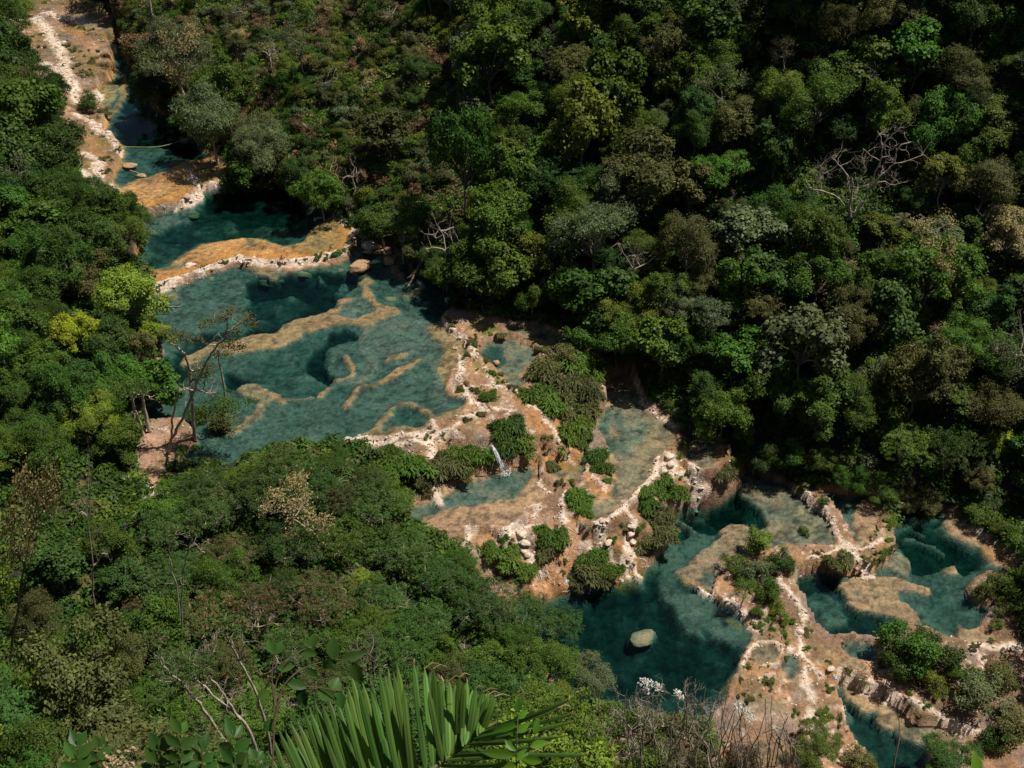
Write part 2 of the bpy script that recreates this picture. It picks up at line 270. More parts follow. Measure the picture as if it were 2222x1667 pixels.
# name, level, outline, rim height, edge slope of the bed, base depth, [features]
POOLS = [
 ('pool', 1.6, P0, .12, 1.0, 1.5, [poly(.12, 2.5, A1([(780, 1210), (850, 1160), (1000, 1120), (1120, 1060), (1250, 1030), (1440, 1000), (1430, 1060), (1270, 1080), (1230, 1130), (1240, 1210), (1180, 1290), (1000, 1340), (900, 1370), (820, 1310)])),
    poly(3.6, 2.0, A1([(780, 830), (850, 780), (900, 660), (1000, 760), (1150, 800), (1250, 900), (1250, 1000), (1180, 990), (1080, 930), (960, 930), (860, 930), (790, 900)])), poly(3.2, 1.2, A1([(850, 560), (900, 640), (880, 740), (800, 720), (790, 640)])),
    poly(.5, 1.2, A1([(650, 580), (720, 540), (780, 560), (750, 640), (700, 710), (660, 680)])), line(.5, 1.0, A1([(800, 480), (800, 600), (770, 680), (710, 730)]))]),
 ('pool', 1.4, P0b, .1, 1.2, .35, []),
 ('pool', 4.0, PD, .1, 1.2, .2, []),
 ('pool', .5, P1, .12, 1.6, 2.3, [poly(.10, 3.2, A2([(180, 680), (300, 670), (480, 550), (620, 505), (800, 470), (980, 490), (1100, 525), (1230, 520), (1310, 490), (1310, 410), (1380, 350), (1460, 370), (1540, 460), (1500, 580), (1250, 640), (1000, 660), (800, 640), (600, 700), (260, 850), (150, 800)])),
    poly(.42, 1.5, A2([(1120, 560), (1230, 460), (1330, 380), (1420, 360), (1470, 460), (1440, 560), (1300, 600)])),
    poly(.55, .5, A2([(840, 510), (890, 505), (915, 525), (880, 540)])), poly(.6, .5, A2([(925, 540), (965, 550), (960, 575), (925, 570)])), poly(.6, .6, A2([(270, 690), (350, 660), (450, 655), (440, 680), (330, 695)])),
    poly(4.2, 2.0, A2([(660, 180), (900, 170), (1150, 180), (1200, 290), (1180, 400), (1000, 380), (850, 390), (740, 360), (600, 300), (560, 260)])),
    poly(3.0, 2.0, A2([(240, 450), (500, 300), (700, 330), (900, 420), (1150, 430), (1180, 510), (900, 480), (600, 500), (400, 530)])),
    poly(.9, .5, A2([(270, 360), (390, 330), (420, 370), (370, 400), (290, 410)])), poly(1.1, .5, A2([(200, 400), (300, 400), (310, 430), (230, 440)])), poly(.9, .4, A2([(400, 310), (500, 300), (530, 320), (440, 340)])), poly(1., .4, A2([(430, 355), (480, 345), (500, 365), (450, 380)]))]),
 ('pool', 0.0, P2, .12, 2.6, 1.35, [
    poly(1.25, 1.2, A2([(320, 800), (600, 700), (880, 690), (870, 760), (850, 830), (860, 880), (810, 950), (720, 1020), (600, 1090), (300, 1080)])),
    poly(4.4, .9, A2([(880, 760), (960, 720), (1150, 720), (1300, 700), (1450, 700), (1560, 730), (1590, 770), (1480, 830), (1440, 880), (1400, 930), (1330, 960), (1200, 1000), (1060, 1045), (1000, 1100), (900, 1110), (800, 1110), (860, 1060), (900, 1000), (830, 950), (870, 900), (845, 830), (850, 780)])),
    poly(2.9, 1.6, A2([(880, 900), (1000, 850), (1180, 840), (1250, 900), (1150, 980), (1000, 1040), (900, 1060)])),
    poly(3.4, .8, A2([(540, 1100), (700, 1090), (820, 1110), (760, 1160), (640, 1160), (560, 1180), (480, 1300), (400, 1500), (330, 1560), (330, 1300), (420, 1180)])),
    poly(1.9, 2.0, A2([(690, 1290), (900, 1240), (1200, 1160), (1330, 1090), (1600, 1080), (1660, 1200), (1500, 1400), (1300, 1530), (1050, 1520), (950, 1430), (820, 1430), (720, 1440)])),
    poly(4.4, .5, A2([(1390, 1090), (1310, 1190), (1240, 1290), (1265, 1350), (1380, 1415), (1395, 1380), (1345, 1310), (1350, 1210), (1440, 1150), (1540, 1115), (1500, 1070)])),
    poly(1.2, .8, A2([(1370, 1240), (1440, 1170), (1600, 1140), (1700, 1200), (1700, 1350), (1560, 1400), (1420, 1390), (1370, 1320)])),
    poly(4.0, .7, A2([(700, 1340), (780, 1390), (880, 1400), (840, 1440), (760, 1450), (710, 1410)])),
    poly(.85, 2.0, A2([(1660, 1010), (1900, 950), (2100, 1000), (2200, 1150), (2270, 1350), (2200, 1550), (2000, 1500), (1900, 1350), (1750, 1300), (1660, 1200)])),
    poly(.35, 1.4, A3([(400, 300), (480, 300), (600, 420), (640, 480), (600, 590), (570, 640), (500, 660), (430, 600), (480, 480), (400, 380)])),
    poly(1.25, .5, A3([(0, 620), (120, 660), (240, 620), (300, 550), (380, 570), (430, 640), (420, 700), (330, 780), (100, 820), (0, 800)])),
    poly(.3, .7, A2([(650, 1200), (740, 1240), (850, 1230), (960, 1210), (1090, 1190), (1200, 1130), (1230, 1100), (1340, 1070), (1480, 1050), (1600, 1060), (1660, 1070), (1680, 1030), (1760, 1010), (1830, 990), (1820, 950), (1740, 910), (1680, 870), (1650, 810), (1690, 760), (1630, 740), (1570, 780), (1610, 810), (1600, 850), (1560, 870), (1480, 880), (1430, 900), (1440, 940), (1330, 970), (1200, 1010), (1070, 1050), (1030, 1100), (950, 1110), (850, 1120), (780, 1150)])),
    poly(.85, .6, A2([(1440, 960), (1560, 880), (1640, 900), (1700, 960), (1600, 990), (1540, 1020), (1450, 1000)])),
    poly(.35, .6, A2([(640, 1160), (560, 1200), (440, 1250), (420, 1310), (560, 1300), (600, 1240), (740, 1200)])),
    line(.75, 1.1, A2([(1620, 1080), (1600, 1180), (1660, 1280), (1650, 1340), (1560, 1400)])),
    line(.35, .6, A2([(1490, 1260), (1530, 1330), (1510, 1380), (1400, 1430), (1350, 1510)])),
    line(.32, .5, A2([(1480, 1575), (1530, 1520), (1580, 1450), (1690, 1430), (1800, 1380), (1880, 1320), (1950, 1280)])),
    line(.35, .5, A2([(1750, 1290), (1860, 1250)])), line(.7, .8, A2([(1400, 1430), (1560, 1400)])),
    line(.4, .8, A2([(820, 1470), (880, 1440), (960, 1470), (1010, 1520), (1070, 1560)])), line(.5, 1.2, A2([(850, 1470), (940, 1520), (930, 1600), (880, 1680), (760, 1750)])), line(.6, .25, A2([(1070, 1545), (1290, 1530)])),
    line(.45, .9, A3([(0, 1020), (60, 960), (160, 850), (270, 820), (330, 860), (400, 900), (300, 990), (120, 1000)])), line(.4, 1.4, A3([(0, 1040), (150, 1005), (300, 990), (480, 920), (620, 880), (760, 860)]), 1.0),
    poly(1.7, .4, A3([(150, 865), (205, 835), (275, 835), (360, 912), (320, 965), (245, 955)])), poly(1.2, .4, A3([(390, 845), (460, 800), (600, 770), (600, 825), (500, 850)])),
    poly(.3, .8, A3([(490, 670), (560, 660), (560, 760), (510, 740)])),
    poly(1.5, .8, A3([(250, 160), (330, 100), (450, 110), (500, 200), (460, 270), (360, 270), (280, 230)])), line(.5, .8, A3([(230, 120), (340, 60)])), line(.9, .3, A3([(250, 170), (360, 280)])),
    poly(.3, 1.2, [(790, 505), (830, 510), (865, 550), (880, 600), (860, 600), (830, 560), (795, 545)]), poly(.5, .5, A2([(910, 700), (1050, 695), (1090, 720), (1040, 755), (940, 740)])), poly(.5, .6, A2([(330, 860), (390, 840), (415, 870), (370, 890)])),
    line(.9, .5, A2([(1170, 690), (1260, 700)])), line(1.6, .4, A2([(1330, 720), (1330, 760)])), line(2.2, .8, A2([(1420, 830), (1500, 780)]))]),
 ('pool', .1, PT, .08, 1, .5, [poly(.5, .5, A3([(960, 310), (1080, 320), (1070, 390), (1000, 380)]))]),
 ('moss_pool', .2, PM, .12, 1, .1, []),
 ('pool', -.25, PS, .12, .9, .65, [poly(1.6, .8, A3([(725, 480), (780, 455), (880, 465), (860, 500), (860, 560), (800, 590), (740, 530)]))]),
 ('pool', -3.7, P3, .08, .7, .8, [poly(.18, 1.5, A3([(380, 1560), (560, 1480), (800, 1460), (960, 1400), (1060, 1280), (1040, 1200), (1150, 1190), (1160, 1450), (1000, 1600), (700, 1640), (400, 1660), (300, 1600)])), poly(1.1, .8, A3([(770, 1290), (900, 1270), (920, 1320), (800, 1360)]))]),
 ('pool', -3.3, P3b, .1, 1, .45, []),
 ('pool', -4.0, P4, .1, .5, .52, [poly(1.3, .9, A3([(1480, 1020), (1560, 1050), (1620, 1110), (1560, 1130), (1520, 1090)])), poly(1.0, 1.2, A3([(1520, 850), (1570, 850), (1560, 960), (1500, 1020)])), poly(.75, 2, A3([(1600, 850), (1800, 950), (1750, 1100), (1650, 1150), (1600, 1000)])), poly(.9, .6, A3([(1540, 1360), (1600, 1330), (1600, 1400), (1540, 1430)]))]),
 ('pool', -4.7, P4b, .1, .8, .5, []),
 ('pool', -9.0, P5, .1, 3.0, 3.4, [
    poly(1.5, 1.2, A4([(1600, 960), (1680, 900), (1740, 830), (1800, 840), (1870, 890), (1960, 900), (1880, 1000), (1760, 1080), (1690, 1160), (1740, 1270), (1850, 1300), (1990, 1400), (2200, 1500), (2200, 1600), (1950, 1480), (1800, 1560), (1700, 1480), (1600, 1320), (1560, 1260)])),
    poly(5.2, .9, A4([(1690, 770), (1800, 690), (1950, 625), (2060, 610), (2150, 740), (2060, 840), (1900, 885), (1840, 850), (1760, 860), (1700, 850)])),
    poly(2.6, .6, A4([(1790, 770), (1880, 750), (1900, 800), (1820, 800)])), poly(3.4, .6, A4([(1700, 860), (1780, 870), (1790, 920), (1720, 940), (1690, 900)])),
    poly(1.8, .9, A4([(1400, 1210), (1450, 1180), (1480, 1240), (1460, 1330), (1420, 1370), (1400, 1300)])), poly(2.2, .6, A4([(1370, 1430), (1410, 1440), (1430, 1500), (1400, 1490)])),
    poly(4.6, 1.6, A4([(1500, 1250), (1600, 1300), (1680, 1450), (1750, 1560), (2000, 1600), (2080, 1750), (1800, 1900), (1300, 1900), (1050, 1600), (1000, 1400), (1200, 1300)])),
    poly(1.3, .9, A5([(200, 640), (340, 800), (370, 940), (330, 990), (230, 960), (120, 900), (40, 760)])),
    poly(.45, .5, A4([(1680, 1160), (1720, 1110), (1790, 1050), (1880, 1000), (1930, 960), (1960, 900), (2000, 850), (2060, 835), (2130, 850), (2190, 900), (2300, 900), (2300, 1180), (2200, 1300), (1990, 1300), (1850, 1290), (1750, 1255), (1690, 1200)])),
    poly(.62, .9, A5([(280, 80), (350, 50), (480, 120), (620, 140), (760, 240), (850, 360), (850, 460), (500, 500), (400, 470), (400, 380), (430, 340), (410, 250), (310, 180)])),
    poly(.75, .8, A5([(90, 640), (130, 590), (250, 600), (330, 700), (250, 720), (140, 690)])), poly(.6, .4, A5([(500, 420), (550, 410), (560, 440), (520, 440)])), line(.8, .5, A4([(1690, 800), (1760, 830), (1820, 880)])), poly(1.0, .7, A4([(1400, 1560), (1440, 1530), (1520, 1520), (1570, 1560), (1540, 1600), (1440, 1630)]))]),
 ('pool', -9.4, P5c, .12, 1.2, 1.2, [poly(.25, .6, A5([(960, 200), (1080, 190), (1090, 300), (1060, 420), (1000, 470), (940, 390), (900, 290)]))]),
 ('pool', -10.6, P6, .1, 2.6, 1.7, [
    poly(3.6, .8, A5([(600, 650), (640, 615), (800, 625), (860, 660), (850, 720), (890, 790), (1010, 820), (1100, 860), (1130, 930), (1000, 925), (850, 930), (750, 890), (700, 820), (630, 740)])),
    poly(2.2, .9, A5([(650, 700), (760, 680), (850, 760), (900, 860), (800, 900), (720, 830)])),
    poly(4.2, .9, A5([(1150, 420), (1250, 340), (1360, 320), (1420, 400), (1540, 470), (1600, 520), (1560, 580), (1400, 560), (1300, 580), (1230, 560), (1210, 480)])),
    poly(.3, .45, A5([(840, 650), (920, 630), (1000, 615), (1150, 625), (1240, 645), (1340, 680), (1345, 710), (1270, 705), (1180, 690), (1180, 740), (1220, 760), (1260, 800), (1300, 880), (1420, 940), (1300, 920), (1150, 840), (1010, 815), (920, 795), (870, 740)])),
    poly(.7, .4, A5([(915, 710), (950, 705), (955, 730), (920, 735)])), poly(.7, .3, A5([(1030, 715), (1060, 720), (1040, 735)])),
    poly(.6, .5, A5([(1100, 500), (1170, 480), (1230, 540), (1230, 610), (1180, 620), (1110, 570)])), line(1.8, .4, A5([(1200, 410), (1300, 420), (1400, 480)])), line(1.8, .3, A5([(1250, 350), (1310, 380)])), poly(.5, .4, A5([(1400, 560), (1460, 545), (1500, 590), (1430, 595)])),
    poly(.2, .9, A5([(1400, 280), (1460, 270), (1540, 340), (1700, 450), (1880, 540), (1880, 640), (1780, 610), (1640, 530), (1600, 470), (1480, 420), (1420, 370)])),
    poly(.3, .6, A5([(1480, 870), (1530, 900), (1640, 900), (1720, 960), (1560, 1000), (1500, 960)]))]),
 ('pool', -10.9, P6b, .1, 1.4, 1.3, []), ('pool', -10.9, P6c, .1, 1.2, .5, []),
 ('pool', -13.0, P7, .1, 3, 3.4, [poly(.35, .4, A5([(860, 1205), (960, 1210), (1080, 1250), (1280, 1380), (1200, 1440), (1150, 1450), (1100, 1440), (1050, 1390), (1040, 1350), (1000, 1350), (950, 1345), (920, 1300), (870, 1270)])), poly(.5, .5, A5([(1170, 1450), (1260, 1420), (1440, 1430), (1560, 1490), (1460, 1530), (1340, 1530), (1200, 1500)])), poly(1.5, .8, A5([(870, 1300), (930, 1360), (900, 1400), (870, 1370)]))]),
 ('pool', -9.2, PB, .12, 1, .5, []), ('pool', -10.0, PC, .1, 1, .7, []),
]
mound = np.full(len(X), -1e9)
bedz = np.full(len(X), np.nan); lev = np.full(len(X), -1e9); wmask = np.full(len(X), -1, int)
depthA = np.zeros(len(X)); rimd = np.full(len(X), 99.0)
pool_polys = []
for k, (nm, L, out, rh, es, bd, feats) in enumerate(POOLS):
    pw = catmull(PP(out, L), 4)
    pool_polys.append(pw)
    idx = near(pw, 9.0)
    sd = segdist(pw, WX[idx], WY[idx], True)
    o = sd <= 0
    d = -sd[o]
    io = idx[o]
    nz = fbm(X[io] / 1.1, Y[io] / 1.1, 61, 3)
    m = L + rh * (1 + .8 * nz) - (1.6 * smooth(.35, .85, d) + np.maximum(d - .8, 0) * 1.6)
    mound[io] = np.maximum(mound[io], m)
    ii = idx[~o]; di = sd[~o]
    dep = np.minimum(bd, .06 + es * di)
    for f in feats:
        fw = catmull(PP(f[3], L), 4, f[0] == 'p')
        if f[0] == 'p':
            s = segdist(fw, WX[ii], WY[ii], True)
            w = smooth(-f[2] * .45, f[2] * .45, s + .12 * fbm(X[ii] / .5, Y[ii] / .5, 77, 3))
        else:
            s = segdist(fw, WX[ii], WY[ii], False)
            w = 1 - smooth(f[4] * .55, f[4] * .55 + f[2], s + .3 * f[4] * fbm(X[ii] / .9, Y[ii] / .9, 78, 3))
        dep = dep * (1 - w) + f[1] * w
    dep = np.minimum(dep, .05 + (6.0 if bd > 1.1 else 2.2) * di)
    dep = dep * (1 + .26 * fbm(X[ii] / 2.2, Y[ii] / 2.2, 71, 5) + .15 * fbm(X[ii] / .9, Y[ii] / .9, 73, 3)) + .06 * fbm(X[ii] / .7, Y[ii] / .7, 72, 2)
    # scattered sunken blocks where it is deep
    blk = vnoise(X[ii] / 1.7, Y[ii] / 1.7, 75) - .66
    dep = dep - np.clip(blk * 6, 0, .7) * smooth(1.2, 2.4, dep)
    dep = np.maximum(dep, .04) * .40   # the beds lie shallower than they read
    bedz[ii] = L - dep; lev[ii] = L; wmask[ii] = k; depthA[ii] = dep
    rimd[idx] = np.minimum(rimd[idx], np.abs(sd))
# higher mounds only where they stand above this pool
hi = (wmask >= 0)
Zl = np.maximum(Z, mound)
Zw = np.where(hi, np.where(mound > lev + .35, np.maximum(mound, bedz), bedz), Zl)
deepen = sdR > 1.5
Zf = Zw
# ------------------------------------------------------------------ pale crusts and coloured stains on the rock (pigments)
CRUST = [ # (points, level, width in m, lift)
 (A2([(260, 835), (350, 800), (420, 775)]), .5, .8, .25), (A2([(470, 745), (490, 738)]), .5, .3, .2),
 (A2([(550, 712), (600, 695), (700, 655), (800, 632), (900, 648), (1000, 655), (1090, 655), (1180, 645), (1250, 632), (1330, 612), (1400, 600), (1480, 585)]), .5, .85, .22),
 (A2([(1400, 350), (1460, 380), (1520, 440), (1545, 500), (1510, 550)]), .5, .5, .2),
 (A1([(1230, 1110), (1250, 1160), (1300, 1230), (1240, 1270), (1190, 1300)]), 1.6, .9, .25), (A1([(1120, 1325), (1180, 1300)]), 1.6, .4, .15),
 (A1([(1330, 1200), (1400, 1180), (1500, 1160)]), 1.4, .5, .15),
 (A1([(500, 740), (600, 800), (700, 870), (780, 960)]), 2.9, .9, .15), (A1([(470, 1120), (560, 1160), (600, 1240), (720, 1200)]), 2.9, 2.2, .12), (A1([(560, 980), (640, 1050), (640, 1120)]), 3.0, 1.2, .1),
 (A1([(80, 170), (250, 150), (330, 250), (400, 350), (430, 470), (500, 560)]), 4, 1.5, .1), (A1([(300, 100), (420, 120)]), 4, 1.5, .1), (A1([(280, 410), (400, 470), (480, 620)]), 4, 1.5, .1), (A1([(640, 560), (600, 640), (540, 620)]), 3.2, .8, .1), (A1([(200, 620), (270, 680)]), 4.5, 1.2, .1),
 (A3([(470, 280), (500, 330), (560, 380), (620, 420), (650, 470), (690, 480), (690, 520), (620, 520), (600, 560), (560, 600), (600, 620), (570, 660), (600, 680)]), .1, .5, .2),
 (A3([(610, 700), (630, 750), (680, 800), (740, 850), (700, 880), (600, 910)]), .2, .7, .2), (A3([(780, 860), (850, 850), (920, 850), (945, 830)]), .2, .35, .15), (A3([(640, 700), (740, 700), (820, 710), (890, 715)]), .2, .25, .1),
 (A3([(410, 930), (430, 980), (500, 990), (580, 960)]), .2, .5, .15), (A3([(-60, 1045), (100, 1040), (250, 1015), (330, 1020), (450, 1010), (560, 1010)]), .2, .6, .15), (A3([(-50, 1120), (60, 1110), (200, 1075), (320, 1070), (480, 1110)]), .1, .5, .1),
 (A3([(-350, 1090), (-200, 1070), (-60, 1050)]), .2, .9, .15), (A3([(740, 600), (800, 680), (860, 710), (990, 770)]), 0, .3, .1), (A3([(560, 430), (620, 600)]), .3, .2, .05),
 (A3([(390, 1080), (410, 1200), (430, 1330), (450, 1400)]), -1.8, .7, .15), (A3([(1080, 1240), (1120, 1290), (1100, 1340), (1170, 1395)]), -3.5, .25, .12), (A3([(1040, 900), (1160, 960), (1240, 1060), (1330, 1130)]), -1.6, .35, .1),
 (A3([(1380, 1270), (1430, 1260), (1500, 1330), (1540, 1380)]), -3.5, .35, .15), (A3([(1270, 1400), (1240, 1490), (1250, 1560)]), -4, .4, .2), (A3([(1010, 1500), (1100, 1480), (1060, 1540)]), -3.9, .35, .1),
 (A3([(1700, 640), (1740, 740), (1820, 850), (1900, 920), (1990, 980)]), -3.9, .3, .12), (A3([(1870, 1180), (1850, 1260), (1810, 1340), (1700, 1430), (1640, 1500), (1560, 1580), (1480, 1610)]), -3.9, .5, .15),
 (A3([(1920, 1140), (1960, 1180), (1900, 1200)]), -4, .6, .2), (A4([(1570, 460), (1650, 480), (1800, 500), (1900, 530)]), -4.4, .6, .2), (A4([(1800, 510), (1840, 570), (1830, 600)]), -5.6, .9, .2), (A4([(1640, 520), (1700, 560)]), -4.6, .5, .1),
 (A4([(580, 935), (640, 945), (690, 930), (720, 1000), (780, 1080)]), -4.6, .8, .22), (A4([(940, 740), (950, 800), (990, 830)]), -4.1, .5, .2), (A4([(330, 900), (340, 950)]), -4.2, .5, .2), (A4([(640, 890), (770, 860), (800, 860)]), -4, .3, .1),
 (A6([(1080, 270), (1150, 250), (1180, 330), (1100, 360), (1180, 400)]), -4.4, .6, .2), (A6([(1430, 30), (1540, 150), (1640, 230), (1570, 330), (1560, 430), (1660, 560)]), -5.2, .55, .25), (A6([(520, 0), (560, 120), (650, 190)]), -4.1, .5, .2),
 (A6([(0, 580), (80, 680), (160, 780)]), -5.6, .6, .2), (A6([(1190, 560), (1260, 650), (1400, 760)]), -6.2, .55, .2), (A6([(1510, 640), (1620, 740), (1700, 830)]), -6.6, .6, .2), (A6([(1470, 880), (1540, 980)]), -8, .5, .2), (A6([(950, 480), (1000, 540)]), -5.4, .4, .2),
 (A5([(600, 160), (660, 190), (700, 250), (780, 300), (820, 380), (860, 430), (900, 450)]), -9, .35, .18), (A5([(830, 470), (760, 510), (660, 530)]), -9, .3, .1), (A5([(900, 480), (960, 560), (1020, 600)]), -9.4, .9, .15), (A5([(860, 510), (1000, 480), (1080, 440)]), -9.3, .3, .15),
 (A5([(500, 640), (540, 720), (640, 800), (640, 880), (610, 900), (650, 960), (660, 1050), (720, 1090), (780, 1120)]), -9.6, .4, .18), (A5([(380, 880), (420, 910)]), -9, .5, .1), (A5([(340, 1100), (360, 1020), (430, 985), (520, 990), (540, 1040)]), -9.1, .25, .15), (A5([(560, 1000), (640, 1050), (700, 1090)]), -9.6, .3, .15), (A5([(430, 1110), (500, 1105)]), -9.3, .3, .1),
 (A5([(650, 1140), (670, 1210), (720, 1270)]), -10.4, .7, .15), (A5([(850, 1150), (950, 1160), (1060, 1200)]), -11, .5, .2), (A5([(1560, 1000), (1620, 1080), (1560, 1150), (1520, 1200)]), -10.3, .5, .12), (A5([(1600, 990), (1700, 1000), (1841, 1000)]), -10.2, .7, .12), (A5([(1520, 330), (1620, 400), (1760, 480), (1841, 520)]), -10.4, .3, .15),
 (A5([(1100, 1280), (1250, 1340), (1450, 1420), (1560, 1470)]), -12.4, .6, .15), (A5([(700, 1360), (690, 1450)]), -11, .8, .15), (A5([(80, 690), (160, 740)]), -8.9, .4, .2), (A5([(250, 760), (330, 830)]), -8.6, .8, .15),
 ([(300, 1060), (330, 1085), (370, 1060)], .8, 1.6, .08), ([(650, 975), (690, 965), (730, 965)], .4, 1.2, .15), ([(560, 1010), (620, 1000)], .4, .8, .1),
]
ORANGE = [ # algae stained flows
 (A3([(960, 880), (1080, 960), (1150, 1080), (1220, 1150), (1320, 1130), (1250, 1060), (1180, 990)]), -1.6, 1.6, 1.0), (A3([(1420, 1310), (1480, 1380), (1540, 1390)]), -3.6, 1.2, 1.), (A6([(240, 210), (420, 240)]), -4.3, .4, 1), (A6([(640, 200), (900, 240), (1030, 270)]), -4.5, .6, 1), (A6([(900, 450), (1050, 470), (1130, 520)]), -5.4, .6, 1), (A6([(730, 650), (650, 760), (600, 900), (560, 1050)]), -6.8, .9, .9), (A6([(1590, 620), (1700, 700), (1800, 800)]), -7, .7, 1.), (A6([(300, 900), (380, 1050), (460, 1150)]), -8, 1.2, .9),
 (A6([(1400, 500), (1450, 600), (1380, 560)]), -6, .7, .8), (A6([(1200, 700), (1300, 900), (1400, 1020), (1560, 1040), (1650, 950)]), -8, .8, .9), (A6([(50, 1080), (200, 1200), (60, 1250)]), -8.4, 1.6, .8), (A6([(1100, 500), (1250, 720), (1330, 900)]), -6.6, .5, .8), (A6([(2000, 20), (2150, 10)]), -6.5, .8, .8),
 (A4([(1590, 730), (1640, 760)]), -6.5, 1.2, .7), (A4([(1680, 460), (1790, 470)]), -4.6, .3, 1), (A4([(1940, 280), (2000, 400), (1950, 420)]), -4.7, .7, .8), (A4([(800, 450), (900, 430), (1000, 400)]), -3, .9, .8), (A4([(660, 1240), (760, 1260), (850, 1290)]), -8.7, 1.1, .9), (A4([(1000, 820), (1100, 850), (900, 840)]), -4.4, .5, .8), (A4([(1750, 560), (1780, 640)]), -6.3, .6, .7),
 (A5([(10, 655), (90, 680), (200, 700)]), -9, .3, 1), (A5([(660, 1090), (780, 1110), (830, 1140)]), -10.2, .3, 1.), (A5([(1640, 470), (1760, 540), (1841, 590)]), -10.5, .8, .7), (A5([(270, 1200), (230, 1240)]), -9, 1., .6), (A5([(230, 840), (300, 880)]), -9, .6, .8),
 (A2([(200, 780), (300, 760), (450, 700), (560, 680), (700, 610), (850, 590), (1000, 615), (1250, 600), (1400, 570), (1480, 520), (1500, 440)]), .5, 1.4, .9), (A1([(850, 1330), (1000, 1310), (1100, 1290), (1200, 1240)]), 1.6, 1.6, .8), (A1([(1250, 1010), (1430, 1010)]), 1.6, .8, .7),
 (A1([(420, 180), (500, 220), (620, 330), (690, 350)]), 3.8, 2.2, .55), (A1([(600, 900), (640, 980)]), 3., 1.4, .55), (A1([(1420, 1080), (1350, 1130)]), 2.3, 1., .6), (A3([(480, 660), (520, 730)]), 0, .5, .8), (A3([(500, 310), (440, 320)]), 0, .4, .4), (A3([(0, 1040), (100, 1035), (300, 1000)]), 0, .4, .9), (A3([(1540, 680), (1680, 700)]), -4, 1.0, .7),
]
MOSS = [(A3([(660, 330), (720, 300), (800, 330), (740, 370)]), .1, .9, 1.), (A3([(740, 620), (820, 680), (860, 700)]), -.2, .5, .9), (A3([(1060, 690), (1090, 700)]), .2, .3, 1.), (A5([(1120, 300), (1100, 420), (1060, 540)]), -9.6, .5, .7), (A3([(720, 560), (700, 600)]), .2, .4, .8)]
crust = np.zeros(len(X)); orange = np.zeros(len(X)); moss = np.zeros(len(X))
def paint(arr, items, lift=False):
    global Zf
    for it in items:
        pw = catmull(PP(it[0], it[1]), 3, False)
        idx = near(pw, it[2] + 2)
        if not len(idx): continue
        s = segdist(pw, WX[idx], WY[idx], False)
        n = fbm(X[idx] / .8, Y[idx] / .8, 81, 3)
        w = 1 - smooth(it[2] * .35, it[2] * .9, s + n * it[2] * .45)
        amt = 1.0 if lift else it[3]
        arr[idx] = np.maximum(arr[idx], w * amt)
        if lift:
            wz = 1 - smooth(it[2] * .3, it[2] * .75, s + n * it[2] * .3)
            base = np.where(np.isnan(bedz[idx]), Zf[idx], np.maximum(Zf[idx], lev[idx] - .02))
            top = base + it[3] * wz * (.55 + .6 * np.abs(fbm(X[idx] / .9, Y[idx] / .9, 82, 3)) + .4 * n)
            Zf[idx] = np.where(wz > .02, np.maximum(Zf[idx], np.minimum(top, Zf[idx] + wz * 2)), Zf[idx])
paint(crust, CRUST, True)
paint(orange, ORANGE)
paint(moss, MOSS)

# rock everywhere outside water and outside the woods gets ledgy relief
forest = np.clip(np.maximum(smooth(-3.2, -1.0, sdR + 1.5 * fbm(X / 3, Y / 3, 111, 3)), smooth(-.5, 1.5, sdL)), 0, 1)  # dark soil reaches past the right bank, painting the shade under overhanging crowns
BEACH = catmull(PP([(308, 950), (335, 930), (355, 950), (340, 985), (330, 1020), (350, 1050), (330, 1085), (300, 1065), (298, 1010)], .8), 4)
sdB = segdist(BEACH, WX, WY, True)
beach = smooth(-1.2, 1, sdB)
ROCKL = catmull(PP([(0, 40), (30, 0), (130, 0), (235, 30), (245, 100), (245, 168), (218, 210), (240, 300), (265, 325), (250, 400), (205, 425), (150, 355), (145, 300), (180, 265), (130, 215), (75, 215), (90, 130), (30, 90)], 3.4), 4)
sdK = segdist(ROCKL, WX, WY, True)
rockL = smooth(-1, 1, sdK)
WOODS = catmull(PP([(-400, 1000), (250, 1040), (330, 1080), (420, 1030), (600, 1000), (850, 1010), (900, 1080), (1000, 1180), (1100, 1290), (1130, 1390), (1210, 1500), (1320, 1575), (1460, 1600), (1600, 1600), (1800, 1800), (1500, 2200), (-900, 2200)], -3), 3)
sdW = segdist(WOODS, WX, WY, True)
forest = np.maximum(forest, smooth(-1, 2, sdW))
forest = np.maximum(forest, smooth(0, 2, hillC - (G + hillR + hillL)))
forest = np.maximum(forest, smooth(55, 60, X + 2 * fbm(X / 5, Y / 5, 121, 3)))
forest *= (1 - np.maximum(beach, rockL))
dry = (wmask < 0)
rk = (1 - forest) * dry
led = fbm(X / 1.5, Y / 1.5, 91, 4)
Zf = Zf + rk * (.12 * np.abs(led) + .05 * np.sign(led) * 0 + .10 * fbm(X / .6, Y / .6, 92, 2))

# ------------------------------------------------------------------ materials
def nodes(m):
    m.use_nodes = True
    t = m.node_tree
    return t, t.nodes.get('Principled BSDF'), t.nodes, t.links

